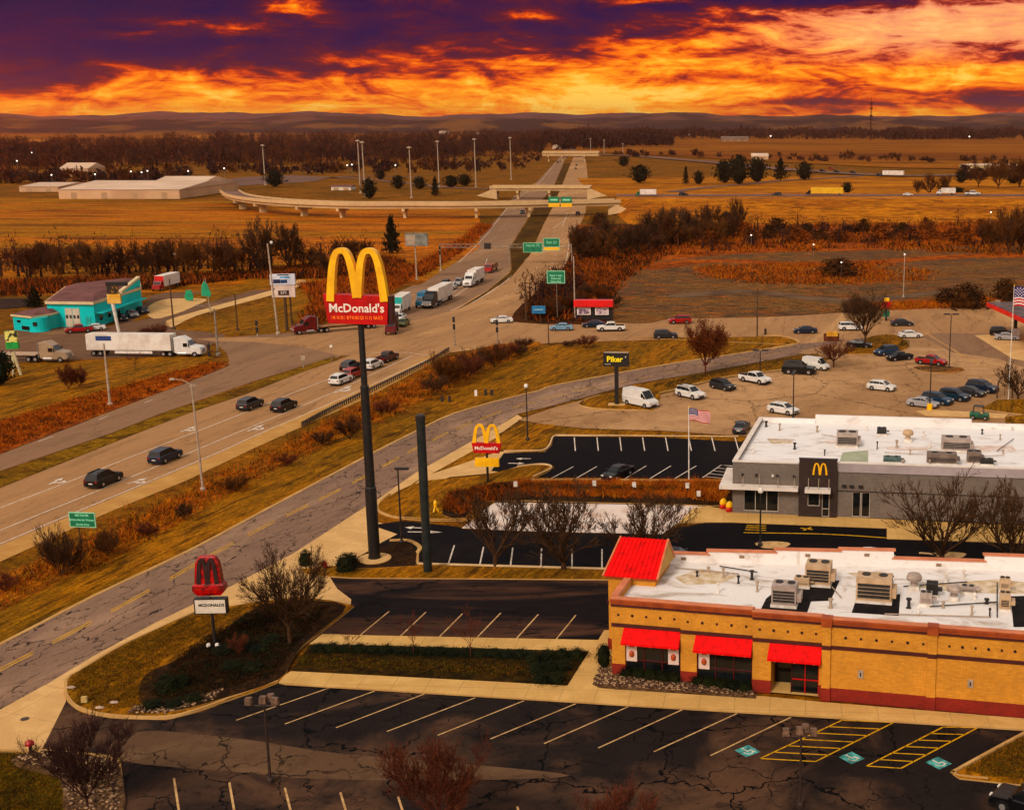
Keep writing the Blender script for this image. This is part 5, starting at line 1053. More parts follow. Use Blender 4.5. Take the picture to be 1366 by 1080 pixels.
BRB = brick('brown_tile', (.040, .022, .016), (.028, .017, .013), (.016, .011, .009), .6, .3)
SALM = PM('coping_salmon', (.50, .20, .115), (.40, .15, .085), .6, .55)
CORN = PM('cornice_rust', (.34, .085, .022), (.26, .06, .018), .8, .6)
BAND = PM('band_maroon', (.105, .018, .010), (.08, .014, .009), .8, .6)
AWN = PM('awning_red', (.62, .005, .003), (.46, .004, .003), 2.2, .72, lo=.4, hi=.75)
RMET = PM('red_roof_mat', (.64, .007, .003), (.48, .006, .003), 1.4, .72, lo=.4, hi=.7)
def membrane(name, c, dirt, amt, s=.35):
    m, t, p = newmat(name); g = t.add('ShaderNodeTexCoord').outputs['Object']
    mp = t.add('ShaderNodeMapping', ins={0: g}); mp.inputs['Scale'].default_value = (.6, 1.3, 1)
    n = t.noise(mp.outputs[0], s, 6, .65, .8); n2 = t.noise(g, 2.2, 5, .7, .5)
    x = t.mix(t.math('MULTIPLY', t.sstep(n, .5, .72), amt), c, dirt); x = t.mix(t.math('MULTIPLY', t.sstep(n2, .6, .8), amt*.5), x, tuple(k*.35 for k in dirt))
    sp_ = t.add('ShaderNodeSeparateXYZ', ins={0: g}); x = t.mix(t.math('MULTIPLY', t.sstep(t.noise(g, 5.5, 3, .6, .8), .66, .74), .7), x, (.10, .07, .05)); x = t.mix(t.math('MULTIPLY', t.sstep(t.noise(mp.outputs[0], .9, 6, .7, 1.5), .55, .78), .45*amt), x, dirt); fr = t.math('LESS_THAN', t.math('FRACT', t.math('DIVIDE', sp_.outputs[1], 3.0)), .012)
    x = t.mix(t.math('MULTIPLY', fr, .35), x, dirt)
    t.put(p, 'Base Color', x); p.inputs['Roughness'].default_value = .6; p.inputs['Specular IOR Level'].default_value = .3; return m
ROOFW = membrane('roof_membrane', (.72, .69, .66), (.40, .32, .26), .8)
ROOFN = membrane('near_roof_membrane', (.70, .66, .62), (.36, .28, .20), 1.0, .3)
def locf(A, a):
    c_, s_ = cos(a), sin(a)
    def f(px, py, z=0.0):
        p = G(px, py, z)-A; return p.x*c_+p.y*s_, -p.x*s_+p.y*c_
    return f
# ---------------------------------------------------------------- near restaurant
A1 = G(817, 902); A1.z = 0; an1 = ang((817, 902), (1366, 951)); L1 = locf(A1, an1)
B = thing('restaurant', 'orange brick restaurant with red awnings and a white roof in the foreground', 'building', (A1.x, A1.y, .1), an1)
Z0 = 0.0; HP = 6.4; XE = 44.0; RZ = 5.75
FR_ = [(0, 5.5, 0.0, 6.35), (5.5, 11.1, -.30, 6.45), (11.1, 16.35, -.65, 6.45), (16.35, XE, -.95, 6.45)]   # bays: x0, x1, face y, height
def bay(x0, x1, y, h_, openings):
    w_ = MB(); yb = y+.4
    segs = [x0]+[v_ for o_ in openings for v_ in o_[:2]]+[x1]
    for i in range(0, len(segs), 2):
        if segs[i+1]-segs[i] > .02: w_.box(segs[i]+.001, segs[i+1]-.001, y, yb, Z0, 4.05)
    w_.box(x0+.001, x1-.001, y+.002, yb, 4.05, h_-.08); w_.build('wall', BRO, B)
    wn = MB()
    for i in range(0, len(segs), 2):
        if segs[i+1]-segs[i] > .02: wn.box(segs[i]-.015, segs[i+1]+.015, y-.05, y+.25, Z0, 1.02)
    wn.build('base_course', BRR, B)
    MB().box(x0, x1, y-.07, y+.1, 4.08, 4.36).build('band', BAND, B)
    c_ = MB(); c_.box(x0-.02, x1+.02, y-.10, y+.1, h_-.62, h_-.42); c_.build('band', BAND, B)
    c_ = MB(); c_.box(x0-.06, x1+.06, y-.22, y+.43, h_-.20, h_); c_.box(x0-.03, x1+.03, y-.14, y+.1, h_-.42, h_-.20); c_.build('cornice', CORN, B)
    MB().box(x0-.05, x1+.05, y-.20, y+.44, h_+.002, h_+.05).build('coping', SALM, B)
    n = 5 if x1-x0 < 6.5 else 7
    for k in range(n):
        x = x0+(x1-x0)*(k+.5)/n if x1-x0 < 8 else x0+1.3+k*.92
        if x > x1-.4: break
        MB().tube((x, y-.05, 5.05), (x, y+.02, 5.05), .11, .11, 8 if k % 2 else 4).build('medallion', PM('medallion_mat', (.03, .012, .02), (.05, .016, .02), 3, .5), B)
bay(*FR_[0], [(1.05, 5.42)]); bay(*FR_[1], [(6.75, 11.02)]); bay(*FR_[2], [(12.5, 16.1)])
for x0, x1 in ((16.35, 24.2), (24.2, 32.2), (32.2, 40)): bay(x0, x1, -.95, 6.45, [])
for x in (16.35, 24.0, 32.0):       # pilasters
    MB().box(x-.02, x+.62, -1.13, -.9, 1.0, 5.9).build('pilaster', BRO, B); MB().box(x-.05, x+.66, -1.17, -.9, 0, 1.02).build('base_course', BRR, B); MB().box(x-.1, x+.7, -1.28, -.5, 5.9, 6.56).build('pilaster_cap', CORN, B)
    MB().box(x-.04, x+.64, -1.16, -.9, 4.06, 4.38).build('band', BAND, B)
# windows
def glazing(x0, x1, y, z0, z1, nx, bar, fm, split=True, name='window'):
    w_ = MB().box(x0, x1, y+.18, y+.26, z0, z1).build(name, GLASS, B); f = MB(); t_ = .07
    f.box(x0, x1, y+.08, y+.17, z0, z0+t_); f.box(x0, x1, y+.08, y+.17, z1-t_, z1)
    for i in range(nx+1): x = x0+(x1-x0-t_)*i/nx; f.box(x, x+t_, y+.085, y+.175, z0+t_, z1-t_)
    if bar: f.box(x0+t_, x1-t_, y+.09, y+.165, bar, bar+t_)
    f.build('frame', fm, w_); return w_
FRD = PM('frame_red', (.13, .010, .012), (.10, .008, .010), 1, .4)
glazing(1.06, 5.41, .05, .25, 4.0, 3, 1.35, FRD); glazing(6.76, 11.01, -.25, .25, 4.0, 3, 1.35, FRD)
MB().box(12.42, 16.3, -.7, 1.3, .13, .15).build('porch_floor', WALK, B)
glazing(14.0, 16.09, -.55, .06, 3.9, 2, 1.2, SG_R, name='door'); glazing(12.52, 14.0, 1.0, .06, 3.9, 1, 0, FRD, name='door')
MB().box(13.98, 14.06, -.5, 1.2, .05, 3.9).build('porch_wall', GLASS, B); MB().box(12.42, 12.52, -.2, 1.2, .05, 3.9).build('porch_wall', BRO, B)
for x0, x1, y in ((1.0, 5.45, 0), (6.7, 11.05, -.3), (12.4, 16.3, -.65)):
    m = MB(); m.loft([[(x0-.08, y-.85, 2.95), (x0-.08, y-.85, 3.12), (x0-.02, y-.02, 4.05), (x0-.02, y-.02, 3.0)], [(x1+.0, y-.85, 2.95), (x1+.0, y-.85, 3.12), (x1, y-.02, 4.05), (x1, y-.02, 3.0)]]); a = m.build('awning', AWN, B)
    for k in range(3): MB().box(x0+.5+k*(x1-x0-1)/2-.06, x0+.5+k*(x1-x0-1)/2+.06, y-.7, y-.55, 2.86, 2.97).build('awning_lamp', HEAD, a)
POS = PM('poster_white', (.62, .50, .44), (.55, .42, .36), 3, .5); POR = PM('poster_red', (.45, .06, .02), (.3, .1, .03), 4, .5)
for x, y, pic in ((1.55, .05, 1), (4.85, .05, 2), (7.3, -.25, 1)):
    w_ = MB().box(x-.42, x+.42, y+.02, y+.06, 1.3, 2.95).build('poster', POS, B)
    MB().lathe([(.12, 0), (.2, .1), (.2, .35), (.12, .45), (.02, .5)], 10, (x, y+.01, 1.68)).build('picture', POR, w_); MB().box(x-.2, x+.2, y+.0, y+.018, 2.45, 2.6).build('lettering', POR, w_)
for x in (19.2, 27.1):
    w_ = MB().box(x-.2, x+.2, -1.03, -.955, 2.0, 2.62).build('wall_plate', PALEST, B); MB().box(x-.05, x+.05, -1.045, -1.032, 2.15, 2.45).build('mark', DARK, w_)
# left flank, back walls, roof
BK = [L1(891, 735, 6.5), L1(952, 739, 6.5), L1(1126, 742, 6.5), L1(1313, 744, 6.5), (XE, 16.2)]
yb0 = BK[0][1]
MB().box(.0, .4, .41, 4.6, 0, 6.3).build('wall', BRO, B); MB().box(-.05, .3, .3, 4.6, 0, 1.0).build('base_course', BRR, B)
MB().box(-.12, .44, .45, 4.2, 6.25, 6.48).build('coping', SALM, B); MB().box(-.07, .2, .3, 4.6, 4.08, 4.36).build('band', BAND, B)
MB().poly([(.4, .4, RZ), (XE, -.5, RZ), (XE, 16, RZ), (28, 15.0, RZ), (16.5, 12.6, RZ), (2.0, 10.6, RZ), (.4, 10, RZ)]).build('roof', ROOFN, B, fix=False)
def backwall(x0, x1, y0, y1, h_):
    d = Vector((x1-x0, y1-y0)).normalized(); c = ((x0+x1)/2, (y0+y1)/2); L_ = hypot(x1-x0, y1-y0)
    MB().obox(c, d, L_, .36, 0, h_-.001).build('wall', ROOFN, B); MB().obox(c, d, L_+.3, .55, h_, h_+.1).build('coping', SALM, B)
    MB().obox((c[0]-d.y*-.2, c[1]-d.x*.2), d, .42, .06, h_-.52, h_-.28).build('scupper', PM('scupper_mat', (.26, .18, .13), (.2, .14, .1), 4, .7), B)
xs = [1.2, 5.3, 10.9, 16.2, 20.6, 28.0, 36, XE]; hs = [6.45, 6.75, 7.0, 7.15, 6.45, 7.0, 6.6]
yline = lambda x: 10.7+max(0, x-2)*.135 if x < 22 else 13.4+(x-22)*.1
for i, h_ in enumerate(hs):
    x0, x1 = xs[i], xs[i+1]; backwall(x0, x1, yline(x0)+i*.02, yline(x1)+i*.02, h_)
# tower with the red hipped metal roof
MB().box(-1.55, 2.35, 4.6, 9.6, 0, 6.25).build('tower_wall', BRO, B); MB().box(-1.65, 2.4, 4.5, 9.7, 0, 1.0).build('base_course', BRR, B)
MB().box(-1.75, 2.55, 4.4, 9.8, 6.26, 6.45).build('cornice', CORN, B)
for xx in (-1.62,): MB().box(xx, xx+.1, 4.52, 9.7, 4.0, 4.3).build('band', BAND, B)
e0, e1, rg = 4.3, 9.6, 6.9
m = MB(); m.loft([[(-1.85, 4.3, 6.46), (-1.35, 8.0, 8.55), (-1.1, 9.8, 6.46)], [(2.5, 4.3, 6.46), (2.5, 8.0, 8.55), (2.6, 9.8, 6.46)]]); tr = m.build('tower_roof', RMET, B)
m = MB(); nr = 11
for k in range(nr+1):
    f = k/nr; xa = -1.85+4.35*f; xb = -1.35+3.85*f; m.loft([[(xa-.03, 4.28, 6.47), (xa+.03, 4.28, 6.47), (xa+.03, 4.28, 6.54), (xa-.03, 4.28, 6.54)], [(xb-.03, 8.0, 8.56), (xb+.03, 8.0, 8.56), (xb+.03, 7.97, 8.63), (xb-.03, 7.97, 8.63)]])
m.build('standing_seam', RMET, tr)
MB().loft([[(2.52, 4.45, 6.46), (2.52, 8.0, 8.45), (2.62, 9.7, 6.46)], [(2.60, 4.45, 6.46), (2.60, 8.0, 8.45), (2.70, 9.7, 6.46)]]).build('gable_wall', PM('gable_tan', (.50, .34, .16), (.44, .28, .12), 1, .7), B)
m = MB(); m.tube((2.6, 4.25, 6.5), (2.6, 8.0, 8.6), .1, .1, 6); m.tube((2.6, 8.0, 8.6), (2.7, 9.8, 6.5), .1, .1, 6); m.tube((-1.9, 4.25, 6.5), (-1.4, 8.0, 8.6), .09, .09, 6); m.build('gable_trim', SALM, tr)
# dark membrane pads, patches
def roofpatch(name, px, mat, dz, Lf, Bp, rz_):
    pts = [Lf(x, y, rz_) for x, y in px]; o = MB().poly([(x, y, rz_-.1+dz) for x, y in pts]).build(name, mat, Bp, fix=False)
    if o.data.polygons[0].normal.z < 0: o.data.flip_normals()
    return o
PAD = PM('black_pad', (.012, .010, .011), (.03, .022, .02), 1.5, .8)
for q in ([(1013, 816), (1022, 798), (1036, 787), (1110, 774), (1120, 774), (1108, 801), (1082, 802), (1076, 819)], [(1136, 817), (1141, 802), (1160, 795), (1201, 792), (1199, 821), (1168, 819)], [(1348, 795), (1380, 794), (1400, 836), (1352, 836)]): roofpatch('roof_pad', q, PAD, .012, L1, B, RZ+.1)
STN = PM('stain_mat', (.42, .32, .20), (.60, .52, .42), 1.2, .8)
for q in ([(900, 770), (935, 758), (985, 768), (960, 778), (915, 780)], [(1130, 764), (1175, 762), (1180, 768), (1150, 772)], [(1215, 782), (1330, 772), (1366, 776), (1366, 792), (1280, 790)]): roofpatch('roof_stain', q, STN, .008, L1, B, RZ+.1)
def rtu(Lf, A_, an_, px, py, sx, sy, sz, label, zr, mat, group, legs=True, kind='box'):
    x, y = Lf(px, py, zr+.1); c_, s_ = cos(an_), sin(an_)
    r = thing('rooftop_unit', label, 'rooftop unit', (A_.x+x*c_-y*s_, A_.y+x*s_+y*c_, zr+.1), an_, group)
    DK = PM('louver_dark', (.05, .042, .036), (.025, .02, .018), 6, .6)
    if kind == 'box':
        MB().box(-sx/2-.06, sx/2+.06, -sy/2-.06, sy/2+.06, 0, .22).build('curb', WHITE, r)
        MB().box(-sx/2, sx/2, -sy/2, sy/2, .22, sz).build('housing', mat, r)
        MB().box(-sx/2+.12, sx/2-.12, -sy/2-.015, -sy/2, .4, sz-.35).build('louver', DK, r)
        l = MB()
        for k in range(5): z = .42+(sz-.8)*k/4; l.box(-sx/2+.1, sx/2-.1, -sy/2-.04, -sy/2-.016, z, z+.03)
        l.build('slats', mat, r)
        MB().box(sx/2, sx/2+.35, -sy/2+.15, sy/2-.2, .5, sz*.62).build('hood', mat, r)
        for k in (-1, 1): MB().tube((k*sx*.24, sy*.1, sz), (k*sx*.24, sy*.1, sz+.08), min(sx, sy)*.2, min(sx, sy)*.2, 14).build('fan_guard', DK, r)
    else:
        MB().box(-.32, .32, -.32, .32, 0, .3).build('curb', WHITE, r)
        m = MB(); m.smooth = False; m.lathe([(.22, .3), (.22, .6), (.46, .65), (.5, .85), (.4, 1.05), (.12, 1.15)], 14); m.build('fan_hood', mat, r); r.scale = (sz,)*3
    return r
TAN = PM('rtu_tan', (.46, .34, .23), (.36, .25, .16), 1.2, .6); GRY = PM('rtu_grey', (.36, .30, .26), (.26, .21, .18), 1.2, .6); BRN = PM('rtu_brown', (.20, .15, .12), (.14, .10, .08), 1.2, .6)
K = 'rooftop units on the near restaurant'
rtu(L1, A1, an1, 1047, 806, 1.9, 1.5, 1.75, 'tall rooftop unit with a dark louvered front, nearest the parapet', RZ, GRY, K)
rtu(L1, A1, an1, 1092, 778, 2.0, 1.7, 1.8, 'tan rooftop unit behind the louvered one', RZ, TAN, K)
rtu(L1, A1, an1, 1070, 782, 1.2, 1.0, .8, 'low tan duct box joining the first two rooftop units', RZ, TAN, K)
rtu(L1, A1, an1, 1166, 800, 2.7, 1.7, 2.0, 'large tan rooftop unit right of the first black pad', RZ, TAN, K)
rtu(L1, A1, an1, 1219, 786, 1, 1, 1.25, 'mushroom-shaped fan farthest back on the near roof', RZ, GRY, K, kind='fan')
rtu(L1, A1, an1, 1235, 806, .9, .9, 1.0, 'small ribbed rooftop box nearest the right parapet', RZ, GRY, K)
rtu(L1, A1, an1, 1243, 794, .9, .9, 1.1, 'small rooftop box with a black hood', RZ, DARK, K)
rtu(L1, A1, an1, 1272, 800, 1, 1, 1.15, 'mushroom-shaped fan between the black-hooded box and the skylight', RZ, GRY, K, kind='fan')
rtu(L1, A1, an1, 1291, 790, 1.1, .9, .55, 'low grey skylight box on the near roof', RZ, GRY, K)
rtu(L1, A1, an1, 1340, 812, .8, 1.2, 1.3, 'narrow tan rooftop box beside the right black pad', RZ, TAN, K)
rtu(L1, A1, an1, 1340, 788, .8, .8, 1.1, 'second narrow tan box behind the first at the right', RZ, TAN, K)
rc_ = random.Random(4)
def clutter(Lf, Bp, zr, pix, pipes):
    for x, y in pix:
        a, b_ = Lf(x, y, zr); m = MB(); r_ = rc_.uniform(.06, .13); h_ = rc_.uniform(.25, .7); m.lathe([(r_*1.8, 0), (r_, .08), (r_, h_), (r_*1.7, h_+.02), (r_*1.7, h_+.14), (.02, h_+.2)], 9, (a, b_, zr)); m.build('vent_pipe', [PALEST, DARK, WHITE][rc_.randrange(3)], Bp)
    for p, q in pipes:
        a, b_ = Lf(*p, zr), Lf(*q, zr); MB().tube((a[0], a[1], zr+.12), (b_[0], b_[1], zr+.12), .05, .05, 6).build('conduit', [PALEST, DARK][rc_.randrange(2)], Bp)
clutter(L1, B, RZ+.02, [(930, 770), (945, 764), (965, 771), (985, 779), (1003, 774), (958, 792), (1108, 812), (1125, 790), (1212, 812), (1225, 822), (1258, 812), (1300, 800), (1316, 806), (1262, 778), (1190, 778), (1150, 775), (1296, 822), (1320, 824), (1285, 772), (1010, 790)],
        [((900, 760), (985, 768)), ((960, 758), (1010, 766)), ((1110, 786), (1122, 800)), ((1205, 785), (1290, 779)), ((1240, 812), (1330, 806)), ((1180, 822), (1320, 826)), ((1330, 780), (1330, 826))])
# ---------------------------------------------------------------- far grey restaurant
A2 = G(977, 685); an2 = ang((977, 685), (1180, 693)); L2 = locf(A2, an2)
B = thing('restaurant', 'grey brick restaurant with a dark arch-marked entrance tower and a white flat roof', 'building', (A2.x, A2.y, .15), an2)
XE2 = 40.0
def w2(x0, x1, y, h_, ops, mat=BRG):
    w_ = MB(); segs = [x0]+[v_ for o_ in ops for v_ in o_[:2]]+[x1]
    for i in range(0, len(segs), 2): w_.box(segs[i]+.001, segs[i+1]-.001, y, y+.35, 0, 2.85)
    for o_ in ops:
        if o_[2] > 0: w_.box(o_[0], o_[1], y+.001, y+.35, 0, o_[2])
    w_.box(x0+.002, x1-.002, y+.003, y+.35, 2.85, h_); w_.build('wall', mat, B)
w2(0, 7.25, 0, 5.75, [(1.2, 5.05, .25)])
w2(7.25, 11.35, -.45, 6.45, [(8.2, 9.55, 1.2), (9.75, 10.6, .02)], BRB)
w2(11.35, XE2, 0, 5.0, [(13.0, 13.95, .02), (13.98, 14.95, .02)])
FRW = PM('pale_frame', (.42, .36, .30), (.34, .29, .24), 1, .5)
glazing(1.22, 5.03, .02, .25, 2.8, 3, 0, FRW); glazing(8.22, 9.53, -.43, 1.2, 2.82, 1, 0, FRW); glazing(9.77, 10.58, -.43, .03, 2.82, 1, .9, FRW, name='door')
glazing(13.02, 13.93, .02, .03, 2.82, 1, 0, FRW, name='door'); glazing(14.0, 14.93, .02, .03, 2.82, 1, 0, FRW, name='door')
BWH = PM('canopy_white', (.66, .60, .54), (.56, .5, .44), .8, .5)
m = MB(); m.extr([(-1.35, -1.15), (7.2, -1.15), (7.2, -.01), (-.01, -.01), (-.01, 6.5), (-1.35, 6.5)], 'z', 2.95, 3.3); cn = m.build('canopy', BWH, B)
for x in (1.2, 3.0, 5.0, 6.8): MB().tube((x, -1.0, 3.3), (x, -.02, 4.5), .03, .03, 5).build('tie_rod', PALEST, cn)
cn = MB().box(7.95, 10.7, -1.5, -.46, 2.95, 3.35).build('canopy', BWH, B)
for x in (8.3, 9.4, 10.5): MB().tube((x, -1.35, 3.3), (x, -.47, 4.3), .035, .035, 5).build('tie_rod', PALEST, cn)
for x in (1.1, 2.6, 4.4, 4.9, 6.7): MB().box(x-.12, x+.12, -.22, -.005, 4.25, 4.5).build('wall_lamp', HEAD if x == 4.4 else DARK, B)
for x in (12.1, 12.9, 13.9): MB().box(x-.24, x+.24, -.3, -.005, 3.4, 3.62).build('wall_lamp', DARK, B)
ar = thing('tmp', None, None); ar.parent = B; ar.name = 'wall_sign'; ar.location = (9.5, -.5, 0)
for k in ('label', 'category'):
    if k in ar: del ar[k]
arches(ar, 1.5, 1.25, 4.75, .17, .08, PM('gold_sign', (.75, .42, .05), (.65, .36, .04), 2, .4), 0)
m = MB(); m.box(11.36, XE2, -.12, .4, 5.05, 6.0); m.build('parapet_panel', PM('panel_grey', (.33, .29, .29), (.27, .235, .235), .5, .45), B)
MB().box(11.3, XE2, -.03, -.004, 2.86, 2.96).build('band', DARK, B)
# side and back parapets, roof
D2 = 21.0
MB().loft([[(0, .35, 0), (.35, .35, 0), (1.4, D2, 0), (1.05, D2, 0)], [(0, .35, 5.75), (.35, .35, 5.75), (1.4, D2, 5.75), (1.05, D2, 5.75)]]).build('wall', BRG, B)
MB().poly([(.3, .3, 5.35), (XE2, .3, 5.35), (XE2, D2+.2, 5.35), (1.2, D2, 5.35)]).build('roof', ROOFW, B, fix=False)
m = MB(); m.box(-.05, 7.2, -.06, .45, 5.76, 5.86); m.loft([[(-.05, .3, 5.765), (.5, .3, 5.765), (1.5, D2, 5.765), (.95, D2, 5.765)], [(-.05, .3, 5.865), (.5, .3, 5.865), (1.5, D2, 5.865), (.95, D2, 5.865)]]); m.box(11.4, XE2, -.14, .5, 6.01, 6.1); m.build('coping', BWH, B)
MB().box(1.0, 8.0, D2-.2, D2+.2, 0, 5.9).build('wall', ROOFW, B); MB().box(8.0, 27.0, D2+.0, D2+.4, 0, 6.4).build('wall', ROOFW, B); MB().box(27.0, XE2, D2-.2, D2+.2, 0, 6.0).build('wall', ROOFW, B)
MB().box(7.4, 11.2, -.1, 1.2, 5.4, 6.44).build('tower_back', ROOFW, B)
m = MB(); m.box(7.2, 11.4, -.5, .0, 6.452, 6.5); m.build('coping', DARK, B)
K = 'rooftop units on the grey restaurant'; Z2 = 5.4
rtu(L2, A2, an2, 1130, 594, 2.4, 2.2, 1.6, 'boxy grey rooftop unit left of centre on the far roof', Z2, GRY, K)
rtu(L2, A2, an2, 1176, 580, 1.1, .8, .9, 'small dark hooded vent behind the boxy grey unit', Z2, DARK, K)
rtu(L2, A2, an2, 1211, 589, 1, 1, 1.3, 'round fan in the middle of the far roof', Z2, TAN, K, kind='fan')
rtu(L2, A2, an2, 1275, 600, 3.2, 2.2, 1.5, 'wide grey rooftop unit farther back at the right of the far roof', Z2, GRY, K)
rtu(L2, A2, an2, 1256, 618, 3.2, 1.6, 1.2, 'wide brownish rooftop unit near the front parapet of the far roof', Z2, BRN, K)
rtu(L2, A2, an2, 1299, 617, 1.5, 1.6, 1.3, 'brown rooftop unit right of the wide brownish one', Z2, BRN, K)
rtu(L2, A2, an2, 1316, 620, 1.4, .9, .7, 'low dark box at the right front of the far roof', Z2, DARK, K)
rtu(L2, A2, an2, 1190, 617, 1.9, 1.0, .7, 'low teal grey box near the front of the far roof', Z2, PM('rtu_teal', (.10, .14, .13), (.06, .1, .09), 2, .6), K)
roofpatch('roof_pad', [(1124, 604), (1158, 601), (1158, 617), (1120, 616)], PM('pad_green', (.34, .36, .27), (.28, .3, .22), 1, .7), .02, L2, B, Z2+.05)
roofpatch('roof_stain', [(1022, 586), (1058, 588), (1055, 592), (1030, 592)], STN, .01, L2, B, Z2+.05)
for q in ([(1270, 596), (1350, 594), (1356, 602), (1290, 604)], [(1100, 588), (1125, 586), (1125, 592), (1102, 592)], [(1180, 596), (1240, 597), (1236, 601), (1184, 600)]): roofpatch('roof_stain', q, PM('stain_pink', (.52, .40, .34), (.66, .6, .56), .9, .8), .01, L2, B, Z2+.05)
clutter(L2, B, Z2+.02, [(1005, 605), (1040, 575), (1060, 600), (1090, 577), (1100, 611), (1156, 575), (1170, 600), (1196, 598), (1214, 607), (1232, 583), (1240, 598), (1240, 622), (1334, 588), (1338, 606), (1310, 580), (1022, 570), (1205, 622), (1350, 575)], [((1024, 588), (1060, 589)), ((1096, 582), (1120, 586)), ((1180, 606), (1236, 609)), ((1330, 604), (1352, 588)), ((1290, 612), (1340, 610))])
# ---------------------------------------------------------------- turquoise truck stop
TQ = PM('turquoise_wall', (.02, .46, .45), (.015, .38, .38), .25, .7); TRM = PM('cream_trim', (.55, .46, .30), (.48, .38, .24), .4, .6); RB = PM('brown_roof', (.19, .095, .085), (.14, .07, .065), .3, .85); BAYW = PM('bay_white', (.50, .44, .36), (.42, .36, .28), .6, .6)
a = G(63, 437); bq = G(128, 438)
B = thing('truck_stop_building', 'turquoise truck stop building with a brown roof and pale garage doors', 'building', (0, 0, 0), 0)
def hz(p, ty): return hgt(p[0], p[1], ty)
P0, P1, P2, P3 = (66, 436), (128, 437), (186, 414), (176, 404)
h0 = hz(P0, 406)
def prism(name, base, h_, mat, z0=0, par=None): 
    return MB().extr([(p.x, p.y) for p in base], 'z', z0, h_).build(name, mat, par or B)
g0, g1, g2 = G(*P0), G(*P1), G(188, 415); g3 = G(187.5, 402); g4 = G(92, 414)
prism('wall', [g0, g1, g2, g3, g4], 4.9, TQ)
def grow(ps, k, z=0):
    c = sum(ps, Vector())/len(ps); return [p+(p-c).normalized()*k for p in ps]
MB().extr([(p.x, p.y) for p in grow([g0, g1, g2, g3, g4], .6)], 'z', 4.9, 5.45).build('fascia', TRM, B)
ps = grow([g0, g1, g2, g3, g4], .3); top = [p.lerp(sum(ps, Vector())/5, .35) for p in ps]
MB().loft([[Vector((p.x, p.y, 5.46)) for p in ps], [Vector((p.x, p.y, 6.5)) for p in top]]).build('roof', RB, B)
# garage doors on the front
d = (g1-g0).normalized(); nrm = Vector((d.y, -d.x, 0))
for k, f in enumerate((.40, .56)):
    c = g0.lerp(g1, f+.05); MB().obox((c.x+nrm.x*.02, c.y+nrm.y*.02), d, 1.5, .14, .1, 4.0).build('garage_door', BAYW, B)
    for s in (-.4, .4): e = c+d*s; MB().obox((e.x+nrm.x*.06, e.y+nrm.y*.06), d, .45, .14, 1.9, 2.6).build('door_window', DARK, B)
for f in (.86,): c = g0.lerp(g1, f); MB().obox((c.x+nrm.x*.03, c.y+nrm.y*.03), d, 1.2, .14, .1, 2.4).build('door', TEALP, B)
d2 = (g2-g1).normalized(); n2 = Vector((d2.y, -d2.x, 0))
MB().obox(((g1.lerp(g2, .5)+n2*.9).x, (g1.lerp(g2, .5)+n2*.9).y), d2, (g2-g1).length*.96, 1.8, 2.9, 3.15).build('canopy', TQ, B)
for f in (.12, .3, .5, .72): c = g1.lerp(g2, f)+n2*.03; MB().obox((c.x, c.y), d2, 1.4, .14, 1.2, 2.3).build('window', GLASS, B)
# raised gable end at the right
q0, q1 = G(164, 424), G(189, 414); dd = (q1-q0).normalized(); nn = Vector((dd.y, -dd.x, 0)); Lq = (q1-q0).length
m = MB(); A_, B_ = q0+nn*.25, q1+nn*.25; m.loft([[A_, B_, Vector((B_.x, B_.y, 7.3)), Vector((A_.x, A_.y, 5.5))], [p-nn*.5 for p in (A_, B_, Vector((B_.x, B_.y, 7.3)), Vector((A_.x, A_.y, 5.5)))]]); m.build('gable_wall', TQ, B)
m = MB(); m.loft([[p+nn*.1 for p in (Vector((A_.x, A_.y, 5.5)), Vector((B_.x, B_.y, 7.3)), Vector((B_.x, B_.y, 7.8)), Vector((A_.x, A_.y, 6.0)))], [p-nn*.7 for p in (Vector((A_.x, A_.y, 5.5)), Vector((B_.x, B_.y, 7.3)), Vector((B_.x, B_.y, 7.8)), Vector((A_.x, A_.y, 6.0)))]]); m.build('gable_trim', TRM, B)
# annex
B = thing('annex_building', 'small turquoise annex with a rounded bay left of the truck stop', 'building', (0, 0, 0), 0)
g0, g1, g2 = G(19, 440), G(45, 443), G(69, 439); g3 = Vector((g2.x+1, g2.y+9, 0)); g4 = Vector((g0.x+3, g0.y+10, 0))
prism('wall', [g0, g1, g2, g3, g4], 2.9, TQ); MB().extr([(p.x, p.y) for p in grow([g0, g1, g2, g3, g4], .4)], 'z', 2.9, 3.25).build('fascia', TRM, B)
ps = grow([g0, g1, g2, g3, g4], .1); MB().loft([[Vector((p.x, p.y, 3.26)) for p in ps], [Vector((p.x, p.y, 3.9)) for p in [p.lerp(sum(ps, Vector())/5, .4) for p in ps]]]).build('roof', RB, B)
c = g1.lerp(g2, .35); MB().lathe([(1.9, 0), (1.9, .35), (1.7, .36), (1.7, 2.9)], 18, (c.x, c.y, 0)).build('round_bay', TQ, B)
d = (g1-g0).normalized(); nrm = Vector((d.y, -d.x, 0))
for f, z0, z1 in ((.3, 1.7, 2.2), (.62, 1.0, 1.1)): c = g0.lerp(g1, f)+nrm*.04; MB().obox((c.x, c.y), d, 1.0 if z0 > 1.5 else 2.4, .12, .3 if z0 < 1.5 else z0, z1).build('window', GLASS, B)
c = g1.lerp(g2, .35); MB().box(c.x-.4, c.x+.4, c.y-1.78, c.y-1.6, 1.3, 2.1).build('window', GLASS, B)
